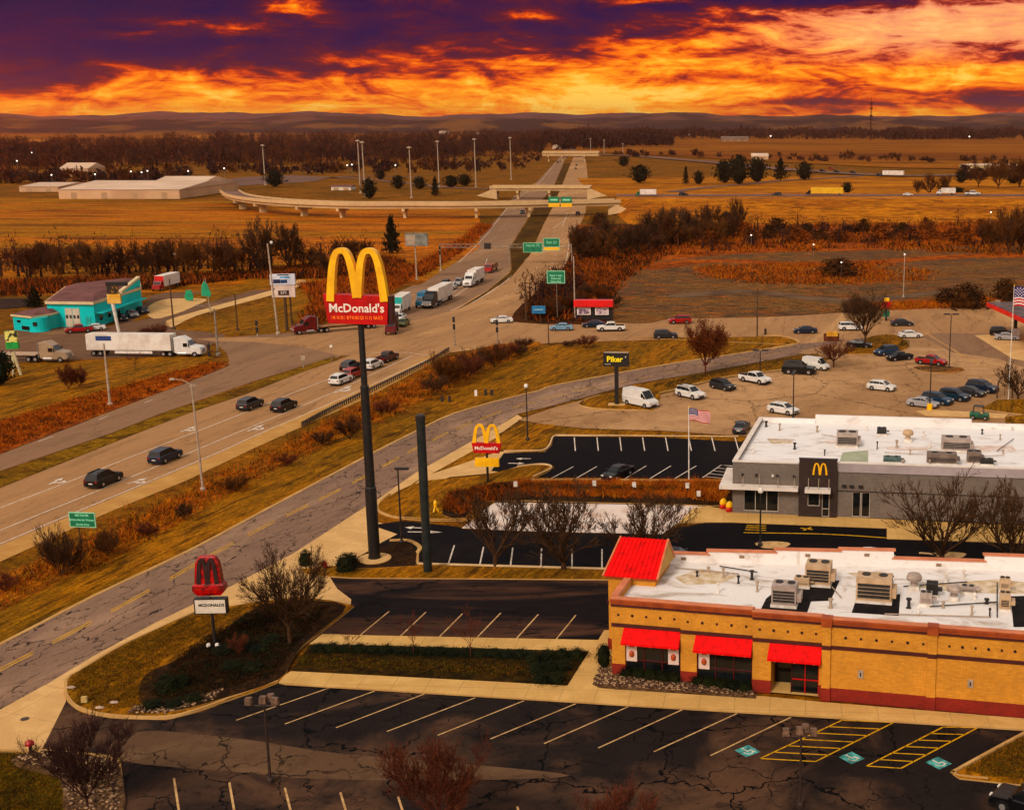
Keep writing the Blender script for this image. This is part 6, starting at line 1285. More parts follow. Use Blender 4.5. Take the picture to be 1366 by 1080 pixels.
# ---------------------------------------------------------------- fuel station canopy at the right edge
zc_ = 6.0; pts = [G(1316, 404, zc_), G(1378, 432, zc_), G(1450, 432, zc_), G(1440, 404, zc_)]
B = thing('station_canopy', 'flat fuel station canopy with a bright red fascia at the right edge', 'canopy', (0, 0, 0), 0)
MB().extr([(p.x, p.y) for p in pts], 'z', 5.3, 6.15).build('fascia', PM('canopy_red', (.60, .03, .012), (.5, .025, .01), .5, .45), B)
MB().extr([(p.x, p.y) for p in grow(pts, -.4)], 'z', 6.152, 6.25).build('roof', PM('canopy_top', (.16, .12, .12), (.10, .07, .07), .5, .7), B)
for f, g_ in ((.2, .25), (.75, .25), (.3, .75), (.8, .75)):
    p = pts[0].lerp(pts[1], f).lerp(pts[3].lerp(pts[2], f), g_); MB().box(p.x-.3, p.x+.3, p.y-.3, p.y+.3, 0, 5.3).build('column', DARK, B); MB().box(p.x-.6, p.x+.6, p.y-1.4, p.y-.8, .1, 1.8).build('pump', WHITE, B)
m = MB()
for k in range(5): p = pts[0].lerp(pts[3], .1+.2*k); m.box(p.x-.5, p.x+.5, p.y-1.6, p.y-.9, 6.25, 6.7)
m.build('roof_gear', GREY, B)
# price pole behind the roadside tree
e = thing('pole_sign', 'small pole sign with red and yellow tops behind the roadside tree', 'sign', G(1182, 428)); MB().tube((0, 0, 0), (0, 0, 3.0), .25, .2, 8).build('pole', DARK, e)
MB().box(-.9, .9, -.2, .2, 3.0, 4.2).build('red_panel', SG_R, e); MB().box(-.5, .5, -.2, .2, 4.25, 5.0).build('yellow_panel', AR_Y, e); MB().box(-.7, .7, -.15, .15, .9, 2.2).build('green_panel', GR, e)
# brown little sign at the tree island
e = thing('low_sign', 'low wooden sign with an ochre top on the island beside the round bush', 'sign', G(1109, 455)); MB().box(-1.5, 1.5, -.3, .3, 0, 1.5).build('board', PM('lowsign', (.16, .05, .03), (.1, .03, .02), 1, .7), e); MB().box(-1.0, 1.2, -.32, .32, 1.0, 1.9).build('face', PM('lowface', (.55, .33, .1), (.4, .2, .05), 1, .6), e)
# trailer arbor and kiosk at right edge
e = thing('pergola', 'small dark curved pergola frame on the corner lawn at the right edge', 'pergola', G(1340, 532)); m = MB()
for s in (-1, 1):
    pr = [Vector((s*1.2, 0, 0)), Vector((s*1.1, 0, 2.5)), Vector((s*.7, 0, 3.4)), Vector((0, 0, 3.7))]
    for p, q in zip(pr, pr[1:]): m.tube(p, q, .12, .12, 6)
m.build('frame', WOODP, e)
# ---------------------------------------------------------------- warehouse and distant buildings
def shed(px0, px1, py, topy, depth, label, wall, roof, roofh=.8, z=.2, name='warehouse', rz=0.0, bands=None, cat='building'):
    a, b_ = G(px0, py, z), G(px1, py, z); h_ = hgt((px0+px1)/2, py, topy, z)-z; Lx = (b_-a).length; r = thing(name, label, cat, a, atan2(b_.y-a.y, b_.x-a.x)+rz)
    MB().box(0, Lx, 0, depth, 0, h_).build('wall', wall, r)
    MB().loft([[(-.4, -.4, h_), (Lx+.4, -.4, h_), (Lx+.4, depth+.4, h_), (-.4, depth+.4, h_)], [(-.4, depth/2-.5, h_+roofh), (Lx+.4, depth/2-.5, h_+roofh), (Lx+.4, depth/2+.5, h_+roofh), (-.4, depth/2+.5, h_+roofh)]]).build('roof', roof, r)
    n = max(2, int(Lx/14))
    for k in range(n):
        x = Lx*(k+.5)/n; MB().box(x-1.6, x+1.6, -.08, -.01, 0, min(3.6, h_*.7)).build('loading_door' if name == 'warehouse' else 'window', PM('door_tan', (.36, .24, .15), (.3, .2, .12), .5, .6), r)
    return r
WT = PM('shed_wall', (.50, .34, .22), (.40, .26, .17), .05, .7); RT = PM('shed_roof', (.56, .42, .31), (.44, .32, .23), .03, .6)
shed(79, 240, 265.5, 253, 90, 'long low tan warehouse in the left distance', WT, RT, 3.0)
shed(196, 264, 259, 247, 60, 'taller pale warehouse block adjoining the long one', PM('shed_pale', (.56, .44, .34), (.48, .36, .26), .05, .7), RT, 4)
shed(26, 78, 256, 249, 50, 'low pale shed at the far left of the warehouses', WT, RT, 1.5)
shed(442, 468, 254, 249, 12, 'small white shed behind the flyover', PM('shed_white', (.6, .52, .42), (.5, .42, .34), .3, .7), RB, .8, name='shed')
shed(1292, 1420, 231, 221, 40, 'long pale building behind bare trees at the right edge', PM('shed_yel', (.44, .36, .20), (.34, .27, .15), .06, .7), RT, 1.0, z=.6)
shed(962, 999, 188.5, 183.5, 60, 'pale flat building at the far edge of the fields', PM('shed_far', (.22, .16, .12), (.18, .13, .1), .02, .7), PM('shed_far_roof', (.20, .15, .12), (.16, .12, .1), .02, .7), 2, z=.6)
shed(1003, 1025, 213, 208.5, 30, 'pale roofed house behind the dark tree clump', WT, RT, 3, z=.8)
shed(80, 118, 236, 225, 30, 'tan house half lost in the orange haze at the far left', WT, RT, 4, z=.6)
for k, (x, y, lb) in enumerate(((1220, 157.5, 'white flat roof far off on the right horizon'), (742, 196, 'white roof just past the end of the dual carriageway'), (590, 176, 'pale house in the far left hills'), (640, 178, 'larger pale house in the far left hills'))):
    shed(x-5, x+5, max(y+3, 166), y, 60, lb, PM('far_white', (.6, .52, .45), (.5, .42, .36), .05, .7), RT, 3, z=.6, name='house')
# ---------------------------------------------------------------- bridges
BC = concrete('bridge_concrete', (.50, .36, .22), (.42, .30, .18)); BC2 = PM('bridge_girder', (.46, .33, .20), (.38, .26, .15), .15, .7)
def bridge(label, px, z, wdt, piers, wing=None, gird=1.5, name='flyover', pierz=0.0, rail=.9):
    pts = cr([G(x, y, z) for x, y in px], 5); r = thing(name, label, 'bridge', (0, 0, 0)); n = len(pts); N = []
    for i, p in enumerate(pts):
        d = pts[min(i+1, n-1)]-pts[max(i-1, 0)]; d.z = 0; d.normalize(); N.append(Vector((-d.y, d.x, 0)))
    def beam(nm, o0, o1, z0, z1, mat): MB().loft([[p+q*o0+Vector((0, 0, z0)), p+q*o1+Vector((0, 0, z0)), p+q*o1+Vector((0, 0, z1)), p+q*o0+Vector((0, 0, z1))] for p, q in zip(pts, N)]).build(nm, mat, r)
    w_ = wdt/2
    beam('deck', -w_, w_, -.35, 0, A_FARR); beam('girder', -w_+.5, w_-.5, -gird-.35, -.351, BC2)
    beam('parapet', -w_-.25, -w_-.002, -.6, rail, BC); beam('parapet', w_+.002, w_+.25, -.6, rail, BC)
    for x, y in piers:
        p = G(x, y, pierz); k = min(range(n), key=lambda i: (pts[i].xy-p.xy).length); q = pts[k]
        a = q+N[k]*(w_*.7); b_ = q-N[k]*(w_*.7)
        MB().obox((q.x, q.y), (N[k].x, N[k].y), wdt*.95, 1.3, z-gird-1.6, z-gird-.36).build('pier_cap', BC, r)
        MB().obox((q.x, q.y), (N[k].x, N[k].y), wdt*.35, 1.2, 0, z-gird-1.6).build('pier', BC, r)
    for x, y, s in (wing or []):
        p = G(x, y, z); MB().loft([[(p.x, p.y-w_*.8, 0), (p.x+.5*s, p.y-w_*.8, 0), (p.x+.5*s, p.y+w_*.8, 0), (p.x, p.y+w_*.8, 0)], [(p.x, p.y-w_*.8, z+.3), (p.x+.5*s, p.y-w_*.8, z+.3), (p.x+.5*s, p.y+w_*.8, z+.3), (p.x, p.y+w_*.8, z+.3)]]).build('abutment', BC, r)
        MB().loft([[(p.x, p.y-w_*.8-.6, 0), (p.x+11*s, p.y-w_*.8-2, 2.0), (p.x, p.y-w_*.8-.6, z)], [(p.x, p.y-w_*.8, 0), (p.x+11*s, p.y-w_*.8-1.4, 2.0), (p.x, p.y-w_*.8, z)]]).build('wing_wall', BC, r)
    return r
bridge('long pale concrete flyover sweeping across the picture to the left', [(824, 268), (760, 269.5), (690, 271), (620, 272), (540, 272), (470, 272), (405, 270), (350, 266), (318, 261), (306, 255)], 6.2, 9, [(716, 292), (631, 291), (544, 290), (467, 289), (406, 288), (357, 284), (326, 279)], [(812, 268, 1)])
bridge('shorter pale bridge behind the flyover over both carriageways', [(655, 249.5), (700, 249.5), (742, 249.5), (788, 249.5)], 6.5, 9, [(693, 265), (731, 265)], [(664, 249.5, -1), (784, 249.5, 1)], name='bridge')
bridge('far concrete bridge where the carriageways vanish', [(724, 203.5), (745, 203.5), (775, 203.5), (799, 203.5)], 9.5, 12, [(740, 214), (759, 214), (784, 214)], None, 3.2, name='bridge', rail=1.5)
b1 = G(745, 271, 6.2)
r = thing('overhead_sign', 'pair of green and yellow signs mounted on the front of the flyover', 'road sign', (0, b1.y-6.5, 0))
for x0, x1 in ((731.5, 746.5), (748, 763)):
    yy = b1.y-6.5; a, b_ = atY(x0, 262.5, yy), atY(x1, 276, yy); zm = atY(x0, 271, yy).z; e = MB().box(a.x, b_.x, -.2, 0, zm, a.z).build('sign_panel', GR, r); MB().box(a.x, b_.x, -.2, 0, b_.z, zm-.01).build('yellow_strip', AR_Y, e)
    MB().box(a.x+.8, b_.x-.8, -.24, -.21, (a.z+zm)/2-.3, (a.z+zm)/2+.4).build('lettering', TXG, e)
MB().box(atY(730, 270, b1.y-6.5).x, atY(765, 270, b1.y-6.5).x, .01, 1.2, 7.0, 7.3).build('bracket', GREY, r)
# ============================================================ VEGETATION
import numpy as np
BK_D = PM('bark_dark', (.065, .036, .022), (.10, .052, .028), 3, .9, obj=True); BK_R = PM('bark_red', (.16, .050, .030), (.09, .03, .02), 3, .9, obj=True)
BK_F = PM('bark_far', (.085, .040, .024), (.13, .055, .022), .1, .95); TW_O = PM('twig_orange', (.16, .052, .012), (.09, .03, .012), .4, .95)
EVG = PM('evergreen_mat', (.010, .020, .008), (.022, .030, .010), .9, .8); EVF = PM('evergreen_far', (.012, .018, .010), (.024, .024, .010), .25, .9)
HDG = PM('hedge_mat', (.010, .015, .006), (.026, .030, .009), .8, .85); LEAFR = PM('leaf_rust', (.17, .05, .015), (.10, .03, .012), 1.5, .9)
def bare_mesh(seed, h_=10.0, spread=.5, trunk=.22, lv=5, r0=.16, kids=(5, 4, 4, 3, 3), tw=.012, up=.35, sides=(8, 6, 5, 3, 3, 3), lens=(.42, .62, .64, .62, .6)):
    rnd = random.Random(seed); T = MB(); C = MB()
    T.tube((0, 0, -.1), (0, 0, h_*trunk), r0*1.15, r0*.85, 9); tips = []
    def grow_(p, d, L, r, k):
        mb = C; n = 3 if k < 2 else 2; q = p; pts = [p]
        for i in range(n):
            d = (d+Vector((rnd.uniform(-.16, .16), rnd.uniform(-.16, .16), rnd.uniform(-.03, .14)))).normalized(); q2 = q+d*L/n; ra = r*(1-.45*i/n); rb = r*(1-.45*(i+1)/n)
            mb.tube(q, q2, max(ra, tw), max(rb, tw*.8), sides[k], caps=False); q = q2; pts.append((q, d, rb))
        tips.append((q, k))
        if k >= lv-1: return
        m = kids[k]
        for j in range(m):
            f = rnd.uniform(.35, 1.0) if j else 1.0; base = pts[-1] if f > .8 else pts[1 if f < .55 else -2]
            bp, bd, br = base if isinstance(base, tuple) else (base, d, r)
            a = rnd.uniform(0, 2*pi); o = bd.orthogonal().normalized(); o.rotate(Matrix.Rotation(a, 3, bd)); sp_ = rnd.uniform(.35, .75) if j else rnd.uniform(.05, .3)
            nd = (bd+o*sp_+Vector((0, 0, up*.35))).normalized(); grow_(bp, nd, L*lens[k]*rnd.uniform(.75, 1.15), br*rnd.uniform(.55, .75), k+1)
    n0 = kids[0]
    for j in range(n0):
        a = 2*pi*j/n0+rnd.uniform(-.4, .4); sp_ = spread*rnd.uniform(.5, 1.25) if j else .08
        grow_(Vector((0, 0, h_*trunk*rnd.uniform(.7, 1))), Vector((cos(a)*sp_, sin(a)*sp_, 1)).normalized(), h_*.42*rnd.uniform(.8, 1.1), r0*rnd.uniform(.5, .65), 0)
    zt = max(v_[2] for v_ in C.v); k = h_/zt
    for M in (T, C): M.v = [(x*k, y*k, z*k) for x, y, z in M.v]
    return T, C, tips, k
BT = {}
def bt(kind):
    if kind in BT: return BT[kind]
    P = dict(vase=dict(seed=3, spread=1.0, trunk=.12, lv=5, r0=.26, up=.5, tw=.024, kids=(6, 4, 4, 4, 3), lens=(.55, .62, .62, .6, .6)), vase2=dict(seed=8, spread=1.05, trunk=.10, lv=5, r0=.25, up=.5, tw=.024, kids=(7, 4, 4, 4, 3), lens=(.55, .62, .62, .6, .6)), vase3=dict(seed=21, spread=1.1, trunk=.10, lv=5, r0=.26, up=.45, tw=.024, kids=(7, 4, 4, 4, 3), lens=(.55, .62, .62, .6, .6)),
             dense=dict(seed=5, spread=1.1, trunk=.24, lv=5, r0=.20, kids=(9, 5, 4, 4), up=.2, tw=.015), fine=dict(seed=12, spread=.75, trunk=.10, lv=5, r0=.09, kids=(10, 5, 4, 4), up=.6, tw=.014),
             small=dict(seed=2, spread=.7, trunk=.35, lv=4, r0=.10, kids=(5, 4, 4, 3), up=.3, tw=.02),
             far=dict(seed=31, spread=.8, trunk=.08, lv=4, r0=.20, kids=(8, 6, 6, 4), tw=.03, sides=(4, 3, 3, 3, 3)), far2=dict(seed=34, spread=1.0, trunk=.12, lv=4, r0=.2, kids=(8, 6, 6, 4), tw=.03, sides=(4, 3, 3, 3, 3)), far3=dict(seed=38, spread=.6, trunk=.06, lv=4, r0=.18, kids=(8, 6, 6, 4), tw=.03, sides=(4, 3, 3, 3, 3)),
             shrub=dict(seed=44, spread=1.0, trunk=.03, lv=4, r0=.10, kids=(11, 5, 4, 3), tw=.03, sides=(3, 3, 3, 3, 3)), shrub2=dict(seed=47, spread=1.3, trunk=.02, lv=4, r0=.10, kids=(12, 5, 4, 3), tw=.03, sides=(3, 3, 3, 3, 3)))[kind]
    T, C, tips, k = bare_mesh(**P)
    wdt = np.percentile(np.hypot(*np.array(C.v)[:, :2].T), 97)*2
    BT[kind] = dict(T=T, C=C, tips=[(p*k, l) for p, l in tips], w=wdt, me={}); return BT[kind]
def tree_obj(base, topy, label, kind='vase', mat=None, wpx=None, group=None, name='bare_tree', cat='tree', z=0.05, leaves=0):
    D_ = bt(kind); mat = mat or BK_D; b = G(*base, z); h_ = hgt(*base, topy, z)-z; key = (mat.name, leaves)
    root = thing(name, label, cat, b, random.uniform(0, 6.28), group); s = h_/10.0
    if key not in D_['me']:
        t = D_['T'].build('trunk', mat, root); c = D_['C'].build('crown', mat, root, fix=False); D_['me'][key] = (t.data, c.data)
        if leaves:
            m = MB(); rnd = random.Random(3)
            for p, l in D_['tips']:
                if l < 2: continue
                for _ in range(leaves):
                    c_ = p+Vector((rnd.gauss(0, .25), rnd.gauss(0, .25), rnd.gauss(0, .2))); a = Vector((rnd.gauss(0, 1), rnd.gauss(0, 1), rnd.gauss(0, 1))).normalized()*.10; q = a.orthogonal().normalized()*.09; m.poly([c_-a, c_+q, c_+a, c_-q])
            D_['me'][key] += (m.build('foliage', LEAFR, root, fix=False).data,)
    else:
        for nm, me in zip(('trunk', 'crown', 'foliage'), D_['me'][key]): o = bpy.data.objects.new(nm, me); COL.objects.link(o); o.parent = root
    sx = s if wpx is None else wpx*((b.y*cp+(H-h_/2)*sn)/F)/D_['w']
    root.scale = (sx, sx, s); return root
# --- evergreens and bushes made of many small leaf clumps
def leafy(seed, n, shape, size=.09, lump=.4):
    rnd = random.Random(seed); m = MB(); ph = [rnd.uniform(0, 6.28) for _ in range(6)]
    for _ in range(n):
        z = rnd.random()
        if shape == 'cone': rad = .5*(1-z)**.8*(.75+.25*sin(z*28+ph[0]))+.02; z0 = .08+z*.92
        elif shape == 'oval': rad = .5*sqrt(max(0, 1-(2*z-1)**2))*1.0; z0 = .06+.94*z
        elif shape == 'hedge': rad = None
        else: rad = .5*sqrt(max(0, 1-z*z)); z0 = z
        a = rnd.uniform(0, 2*pi); f = rnd.random()**.35*(1+max(-.2, rnd.gauss(0, .2)))
        if shape == 'hedge':
            c = Vector((rnd.uniform(-.5, .5), rnd.uniform(-.5, .5), z**.5)); 
        else:
            rad *= 1+lump*(sin(3*a+ph[1]+z*5)*.5+sin(5*a+ph[2]-z*9)*.4+sin(2*a+ph[3]+z*14)*.3); c = Vector((cos(a)*rad*f, sin(a)*rad*f, z0*(.8+.2*f)))
        s = size*rnd.uniform(.5, 1.3); u_ = Vector((rnd.gauss(0, 1), rnd.gauss(0, 1), rnd.gauss(0, 1))).normalized()*s; v_ = u_.orthogonal().normalized(); v_.rotate(Matrix.Rotation(rnd.uniform(0, 6.28), 3, u_.normalized())); v_ *= s*.6
        m.poly([c-u_, c+v_, c+u_*.9])
    if shape in ('oval', 'dome'):          # dense twiggy heart of the bush
        zs = [0, .1, .25, .4, .55, .66] if shape == 'dome' else [.1, .2, .35, .55, .75, .88]
        m.loft([[((.30*(sqrt(1-z*z) if shape == 'dome' else sqrt(max(0, 1-(2*z-1)**2))))*(1+.18*sin(3*a+j)+.12*sin(5*a-2*j))*cos(a), (.30*(sqrt(1-z*z) if shape == 'dome' else sqrt(max(0, 1-(2*z-1)**2))))*(1+.18*sin(3*a+j)+.12*sin(5*a-2*j))*sin(a), z) for a in [2*pi*i/12 for i in range(12)]] for j, z in enumerate(zs)])
    return m
LF = {}
def leaf_obj(base, topy, wpx, label, shape='oval', mat=None, name='evergreen_tree', cat='tree', group=None, trunk=True, n=900, z=.05, size=.09, h_=None, w_=None, seed=1):
    mat = mat or EVG; key = (shape, mat.name, n, seed); b = G(*base, z); h_ = h_ or hgt(*base, topy, z)-z; w_ = w_ or wpx*((b.y*cp+(H-h_/2)*sn)/F)
    r = thing(name, label, cat, b, random.uniform(0, 6), group) if trunk else None
    if key not in LF: LF[key] = leafy(seed, n, shape, size).build('crown', mat, None, fix=False).data; bpy.data.objects.remove(bpy.data.objects[[o.name for o in bpy.data.objects if o.data == LF[key]][0]])
    o = bpy.data.objects.new('crown' if trunk else name, LF[key]); COL.objects.link(o); o.scale = (w_, w_, h_)
    if trunk: o.parent = r; MB().tube((0, 0, -.05), (0, 0, h_*.5), h_*.03, h_*.015, 7).build('trunk', BK_F, r)
    else: o.location = b; o.rotation_euler.z = random.uniform(0, 6); tag(o, label, cat, group)
    return r or o
# near trees
tree_obj((387, 860), 730, 'broad dark bare tree right of the letter board sign', 'dense', BK_D, 122)
tree_obj((117, 1076), 945, 'dark reddish bare tree on the corner lawn at the bottom left', 'fine', PM('bark_plum', (.075, .032, .026), (.04, .02, .018), 3, .9, obj=True), 126, z=.2)
tree_obj((586, 1112), 970, 'fine twigged reddish tree rising from the bottom edge of the front lot', 'fine', BK_R, 135)
tree_obj((826, 1150), 1034, 'reddish tree top just showing at the bottom edge right of centre', 'fine', BK_R, 100)
tree_obj((467, 872), 838, 'smallest and leftmost bare sapling in the hedge planter', 'small', BK_R, 30)
tree_obj((552, 876), 812, 'middle bare sapling of the hedge planter', 'small', BK_R, 48)
tree_obj((628, 880), 810, 'rightmost bare sapling of the hedge planter', 'small', BK_R, 56)
tree_obj((661, 753), 640, 'left one of the three vase shaped bare trees at the striped bays', 'vase', BK_D, 120, z=.1)
tree_obj((752, 760), 640, 'middle one of the three vase shaped bare trees, on the divider lawn', 'vase2', BK_D, 130, z=.1)
tree_obj((856, 750), 645, 'right one of the three vase shaped trees, behind the red roof', 'vase3', BK_D, 140, z=.1)
tree_obj((1256, 752), 622, 'large dark vase shaped tree in front of the grey brick wall', 'vase', BK_D, 145, z=.1)
tree_obj((1350, 758), 638, 'vase shaped tree at the right edge in front of the grey wall', 'vase2', BK_D, 120, z=.1)
# middle distance
tree_obj((941, 503), 424, 'brown tree with a few rust leaves on the strip behind the hedge', 'dense', BK_R, 56, leaves=1)
tree_obj((1154, 464), 382, 'broad bare tree on the small island by the cross road', 'dense', BK_D, 66)
tree_obj((1112, 490), 452, 'low round reddish tree by the long black SUV', 'dense', BK_R, 50)
tree_obj((1358, 532), 476, 'low spreading bare tree beside the pergola', 'vase3', BK_D, 66)
tree_obj((1340, 528), 484, 'small bare tree left of the flagpole foot', 'small', BK_R, 30)
tree_obj((181, 493), 470, 'small bare tree between the white semi and the rusty verge', 'small', BK_R, 30)
tree_obj((92, 520), 482, 'left one of the bare shrubs in the roadside lawn', 'shrub', BK_R, 34); tree_obj((106, 516), 484, 'right one of the bare shrubs in the roadside lawn', 'shrub2', BK_R, 26)
tree_obj((195, 452), 436, 'low bare hedge tree at the edge of the truck stop', 'shrub', BK_R, 34, name='bare_shrub', cat='shrub'); tree_obj((213, 449), 430, 'bare shrub right of the truck stop cars', 'shrub2', BK_R, 30, name='bare_shrub', cat='shrub')
for k, (x, y, t, w_, kd) in enumerate(((15, 352, 332, 30, 'far'), (48, 372, 322, 42, 'far2'), (62, 362, 318, 34, 'far3'), (80, 372, 320, 40, 'far'), (103, 368, 322, 34, 'far2'), (122, 372, 318, 40, 'far3'), (145, 366, 325, 34, 'far'), (168, 368, 318, 46, 'far2'), (190, 372, 330, 40, 'far'), (213, 366, 316, 40, 'far3'), (236, 368, 318, 48, 'far2'), (262, 372, 312, 54, 'far'), (300, 372, 318, 48, 'far3'), (322, 366, 322, 40, 'far'), (436, 366, 330, 44, 'far2'), (412, 360, 326, 44, 'far'), (462, 350, 318, 40, 'far3'), (485, 346, 318, 34, 'far'))):
    tree_obj((x, y), t, ['spindly brown tree', 'wide brown tree', 'narrow brown tree'][k % 3]+' in the bare row behind the truck stop, number %d from the left' % (k+1), kd, BK_F, w_, group='row of bare trees behind the truck stop')
tree_obj((347, 366), 286, 'big spreading bare tree left of the stacked billboards', 'far2', BK_D, 66); tree_obj((386, 362), 290, 'tall bare tree right behind the stacked billboards', 'far', BK_D, 50)
# evergreens
leaf_obj((523, 338), 290, 28, 'tall dark conifer beside the ramp', 'cone', EVF, n=1500); leaf_obj((-2, 514), 468, 38, 'dark conifer cut by the left edge of the picture', 'oval', EVG, n=1500)
leaf_obj((47, 410), 383, 26, 'dark rounded conifer left of the turquoise building', 'cone', EVF, n=1500, seed=2)
for k, (x, y, t, w_, sh, lb) in enumerate(((367, 249, 227, 26, 'oval', 'round dark bush below the leftmost light mast'), (493, 265, 238, 20, 'oval', 'dark tree by the close pair of light masts'), (508, 240, 226, 14, 'oval', 'small dark tree right of the close mast pair'), (531, 252, 234, 18, 'oval', 'dark tree just left of the flyover mast'), (560, 252, 236, 20, 'oval', 'dark tree just right of the flyover mast'), (581, 262, 236, 15, 'cone', 'narrow dark conifer behind the flyover'), (602, 250, 234, 22, 'oval', 'dark bush between two light masts'), (620, 248, 232, 20, 'oval', 'dark bush left of the second bridge mast'), (854, 244, 220, 28, 'oval', 'dark tree with bare top right of the bridges'), (915, 246, 222, 11, 'cone', 'narrow dark tree in the golden meadow'), (932, 246, 228, 14, 'oval', 'small round tree in the golden meadow'),
        (966, 244, 214, 26, 'oval', 'leftmost tree of the dark meadow clump'), (985, 246, 207, 30, 'oval', 'tallest tree of the dark meadow clump'), (1010, 243, 210, 28, 'oval', 'rightmost tree of the dark meadow clump'), (1041, 241, 211, 25, 'cone', 'dark conifer right of the meadow clump'), (1073, 240, 216, 23, 'oval', 'round dark conifer in the meadow'), (1130, 258, 243, 14, 'oval', 'small round bush behind the yellow truck'), (1282, 244, 228, 18, 'oval', 'dark evergreen among bare trees by the pale building'), (1276, 262, 250, 30, 'oval', 'dark shrub between the two white vehicles'), (1352, 245, 226, 24, 'oval', 'dark evergreen at the right edge by the pale building'), (832, 222, 208, 16, 'oval', 'small tree by the curving far road'))):
    leaf_obj((x, y), t, w_, lb, sh, EVF, n=700, seed=k % 3+3, z=.1)
# right thicket and brush trees
rt_ = random.Random(11)
for k in range(26):
    x = 772+k*8.5+rt_.uniform(-4, 4); y = 345-k*1.2+rt_.uniform(-9, 9); t = y-rt_.uniform(28, 55)
    tree_obj((x, y), t, ['twiggy', 'dark', 'leaning'][k % 3]+' bare tree of the right thicket, number %d from the left' % (k+1), ('far', 'far2', 'far3')[k % 3], [BK_F, BK_D][k % 2], rt_.uniform(26, 46), group='bare trees of the thicket right of the ramp')
for k in range(14):
    x = 712+k*8+rt_.uniform(-3, 3); y = 425-k*1.5+rt_.uniform(-14, 3); tree_obj((x, y), y-rt_.uniform(16, 34), 'dark bare shrub of the roadside thicket behind the service signs', ('shrub', 'shrub2')[k % 2], [BK_F, BK_D, TW_O][k % 3], rt_.uniform(22, 36), group='shrubs of the roadside thicket', name='bare_shrub', cat='shrub')
for k in range(34):
    x = 870+k*15+rt_.uniform(-6, 6); y = 320+rt_.uniform(-12, 8); dk = rt_.random() < .5
    leaf_obj((x, y), y-rt_.uniform(10, 24), rt_.uniform(18, 34), 'dark scrub bush in the dry grass below the raised road', 'dome', PM('scrub_dark', (.05, .024, .012), (.09, .036, .014), .3, .95) if dk else PM('scrub_rust', (.22, .065, .012), (.11, .036, .010), .3, .95), name='scrub_bush', cat='shrub', group='scrub bushes below the raised road', trunk=False, n=380, seed=8+k % 3, size=.12)
for k, (x, y, t, w_) in enumerate(((1345, 340, 268, 52), (1362, 335, 275, 40), (1240, 262, 228, 26), (1225, 262, 236, 18), (1258, 262, 232, 22), (1305, 250, 215, 34), (1332, 252, 210, 34), (1360, 250, 208, 36), (1315, 330, 288, 34))):
    tree_obj((x, y), t, 'bare tree standing at the right edge beyond the dirt lot', ('far', 'far3', 'far2')[k % 3], BK_F, w_, group='bare trees at the right edge')
for k, (x, y, t, w_, lb) in enumerate(((1118, 368, 344, 60, 'dark round thicket in the middle of the dirt lot'), (1290, 410, 378, 60, 'dark brush mass left of the station canopy'), (1262, 405, 384, 40, 'smaller brush mass at the lot edge'), (1340, 400, 372, 40, 'brush mass behind the large flag'), (1146, 416, 398, 50, 'bush at the lot edge behind the roadside tree'), (800, 300, 284, 30, 'bush under the right end of the flyover'))):
    leaf_obj((x, y), t, w_, lb, 'dome', PM('scrub_dark', (.03, .02, .012), (.06, .03, .015), .3, .95), name='scrub_bush', cat='shrub', trunk=False, n=900, seed=20+k % 2, size=.07)
# ditch shrubs
dr = random.Random(5)
dl = [(8, 790, 752, 36), (30, 784, 752, 30), (83, 768, 694, 66), (112, 752, 724, 34), (143, 742, 700, 46), (170, 730, 706, 40), (198, 714, 690, 34), (225, 700, 672, 38), (244, 694, 655, 30), (268, 682, 645, 40), (292, 668, 640, 30), (318, 656, 628, 38), (352, 640, 608, 34), (378, 622, 598, 30), (408, 604, 574, 38), (436, 592, 562, 30), (462, 586, 548, 44), (500, 562, 530, 40), (520, 552, 524, 34), (548, 540, 512, 38), (575, 528, 496, 36), (600, 516, 464, 48), (618, 508, 470, 44), (636, 498, 462, 44), (655, 490, 456, 40), (676, 480, 444, 40), (692, 474, 452, 28), (700, 466, 446, 30), (780, 464, 440, 34), (760, 462, 448, 24)]
for k, (x, y, t, w_) in enumerate([q for i, q in enumerate(dl) if i not in (1, 3, 5, 7, 9, 10, 12, 14, 17, 19)]):
    t = t+(y-t)*(.0 if k in (1, 10, 11, 12, 13, 14) else .22+.15*sin(k*2.1)); x += 5*sin(k*3.3)
    tree_obj((x, y), t, ['tangled', 'spiky', 'thin', 'bushy'][k % 4]+' bare shrub in the ditch beside the highway, number %d from the left' % (k+1), ('shrub', 'shrub2')[k % 2], [BK_R, BK_D, BK_F][k % 3], w_, group='bare shrubs along the ditch', name='bare_shrub', cat='shrub')
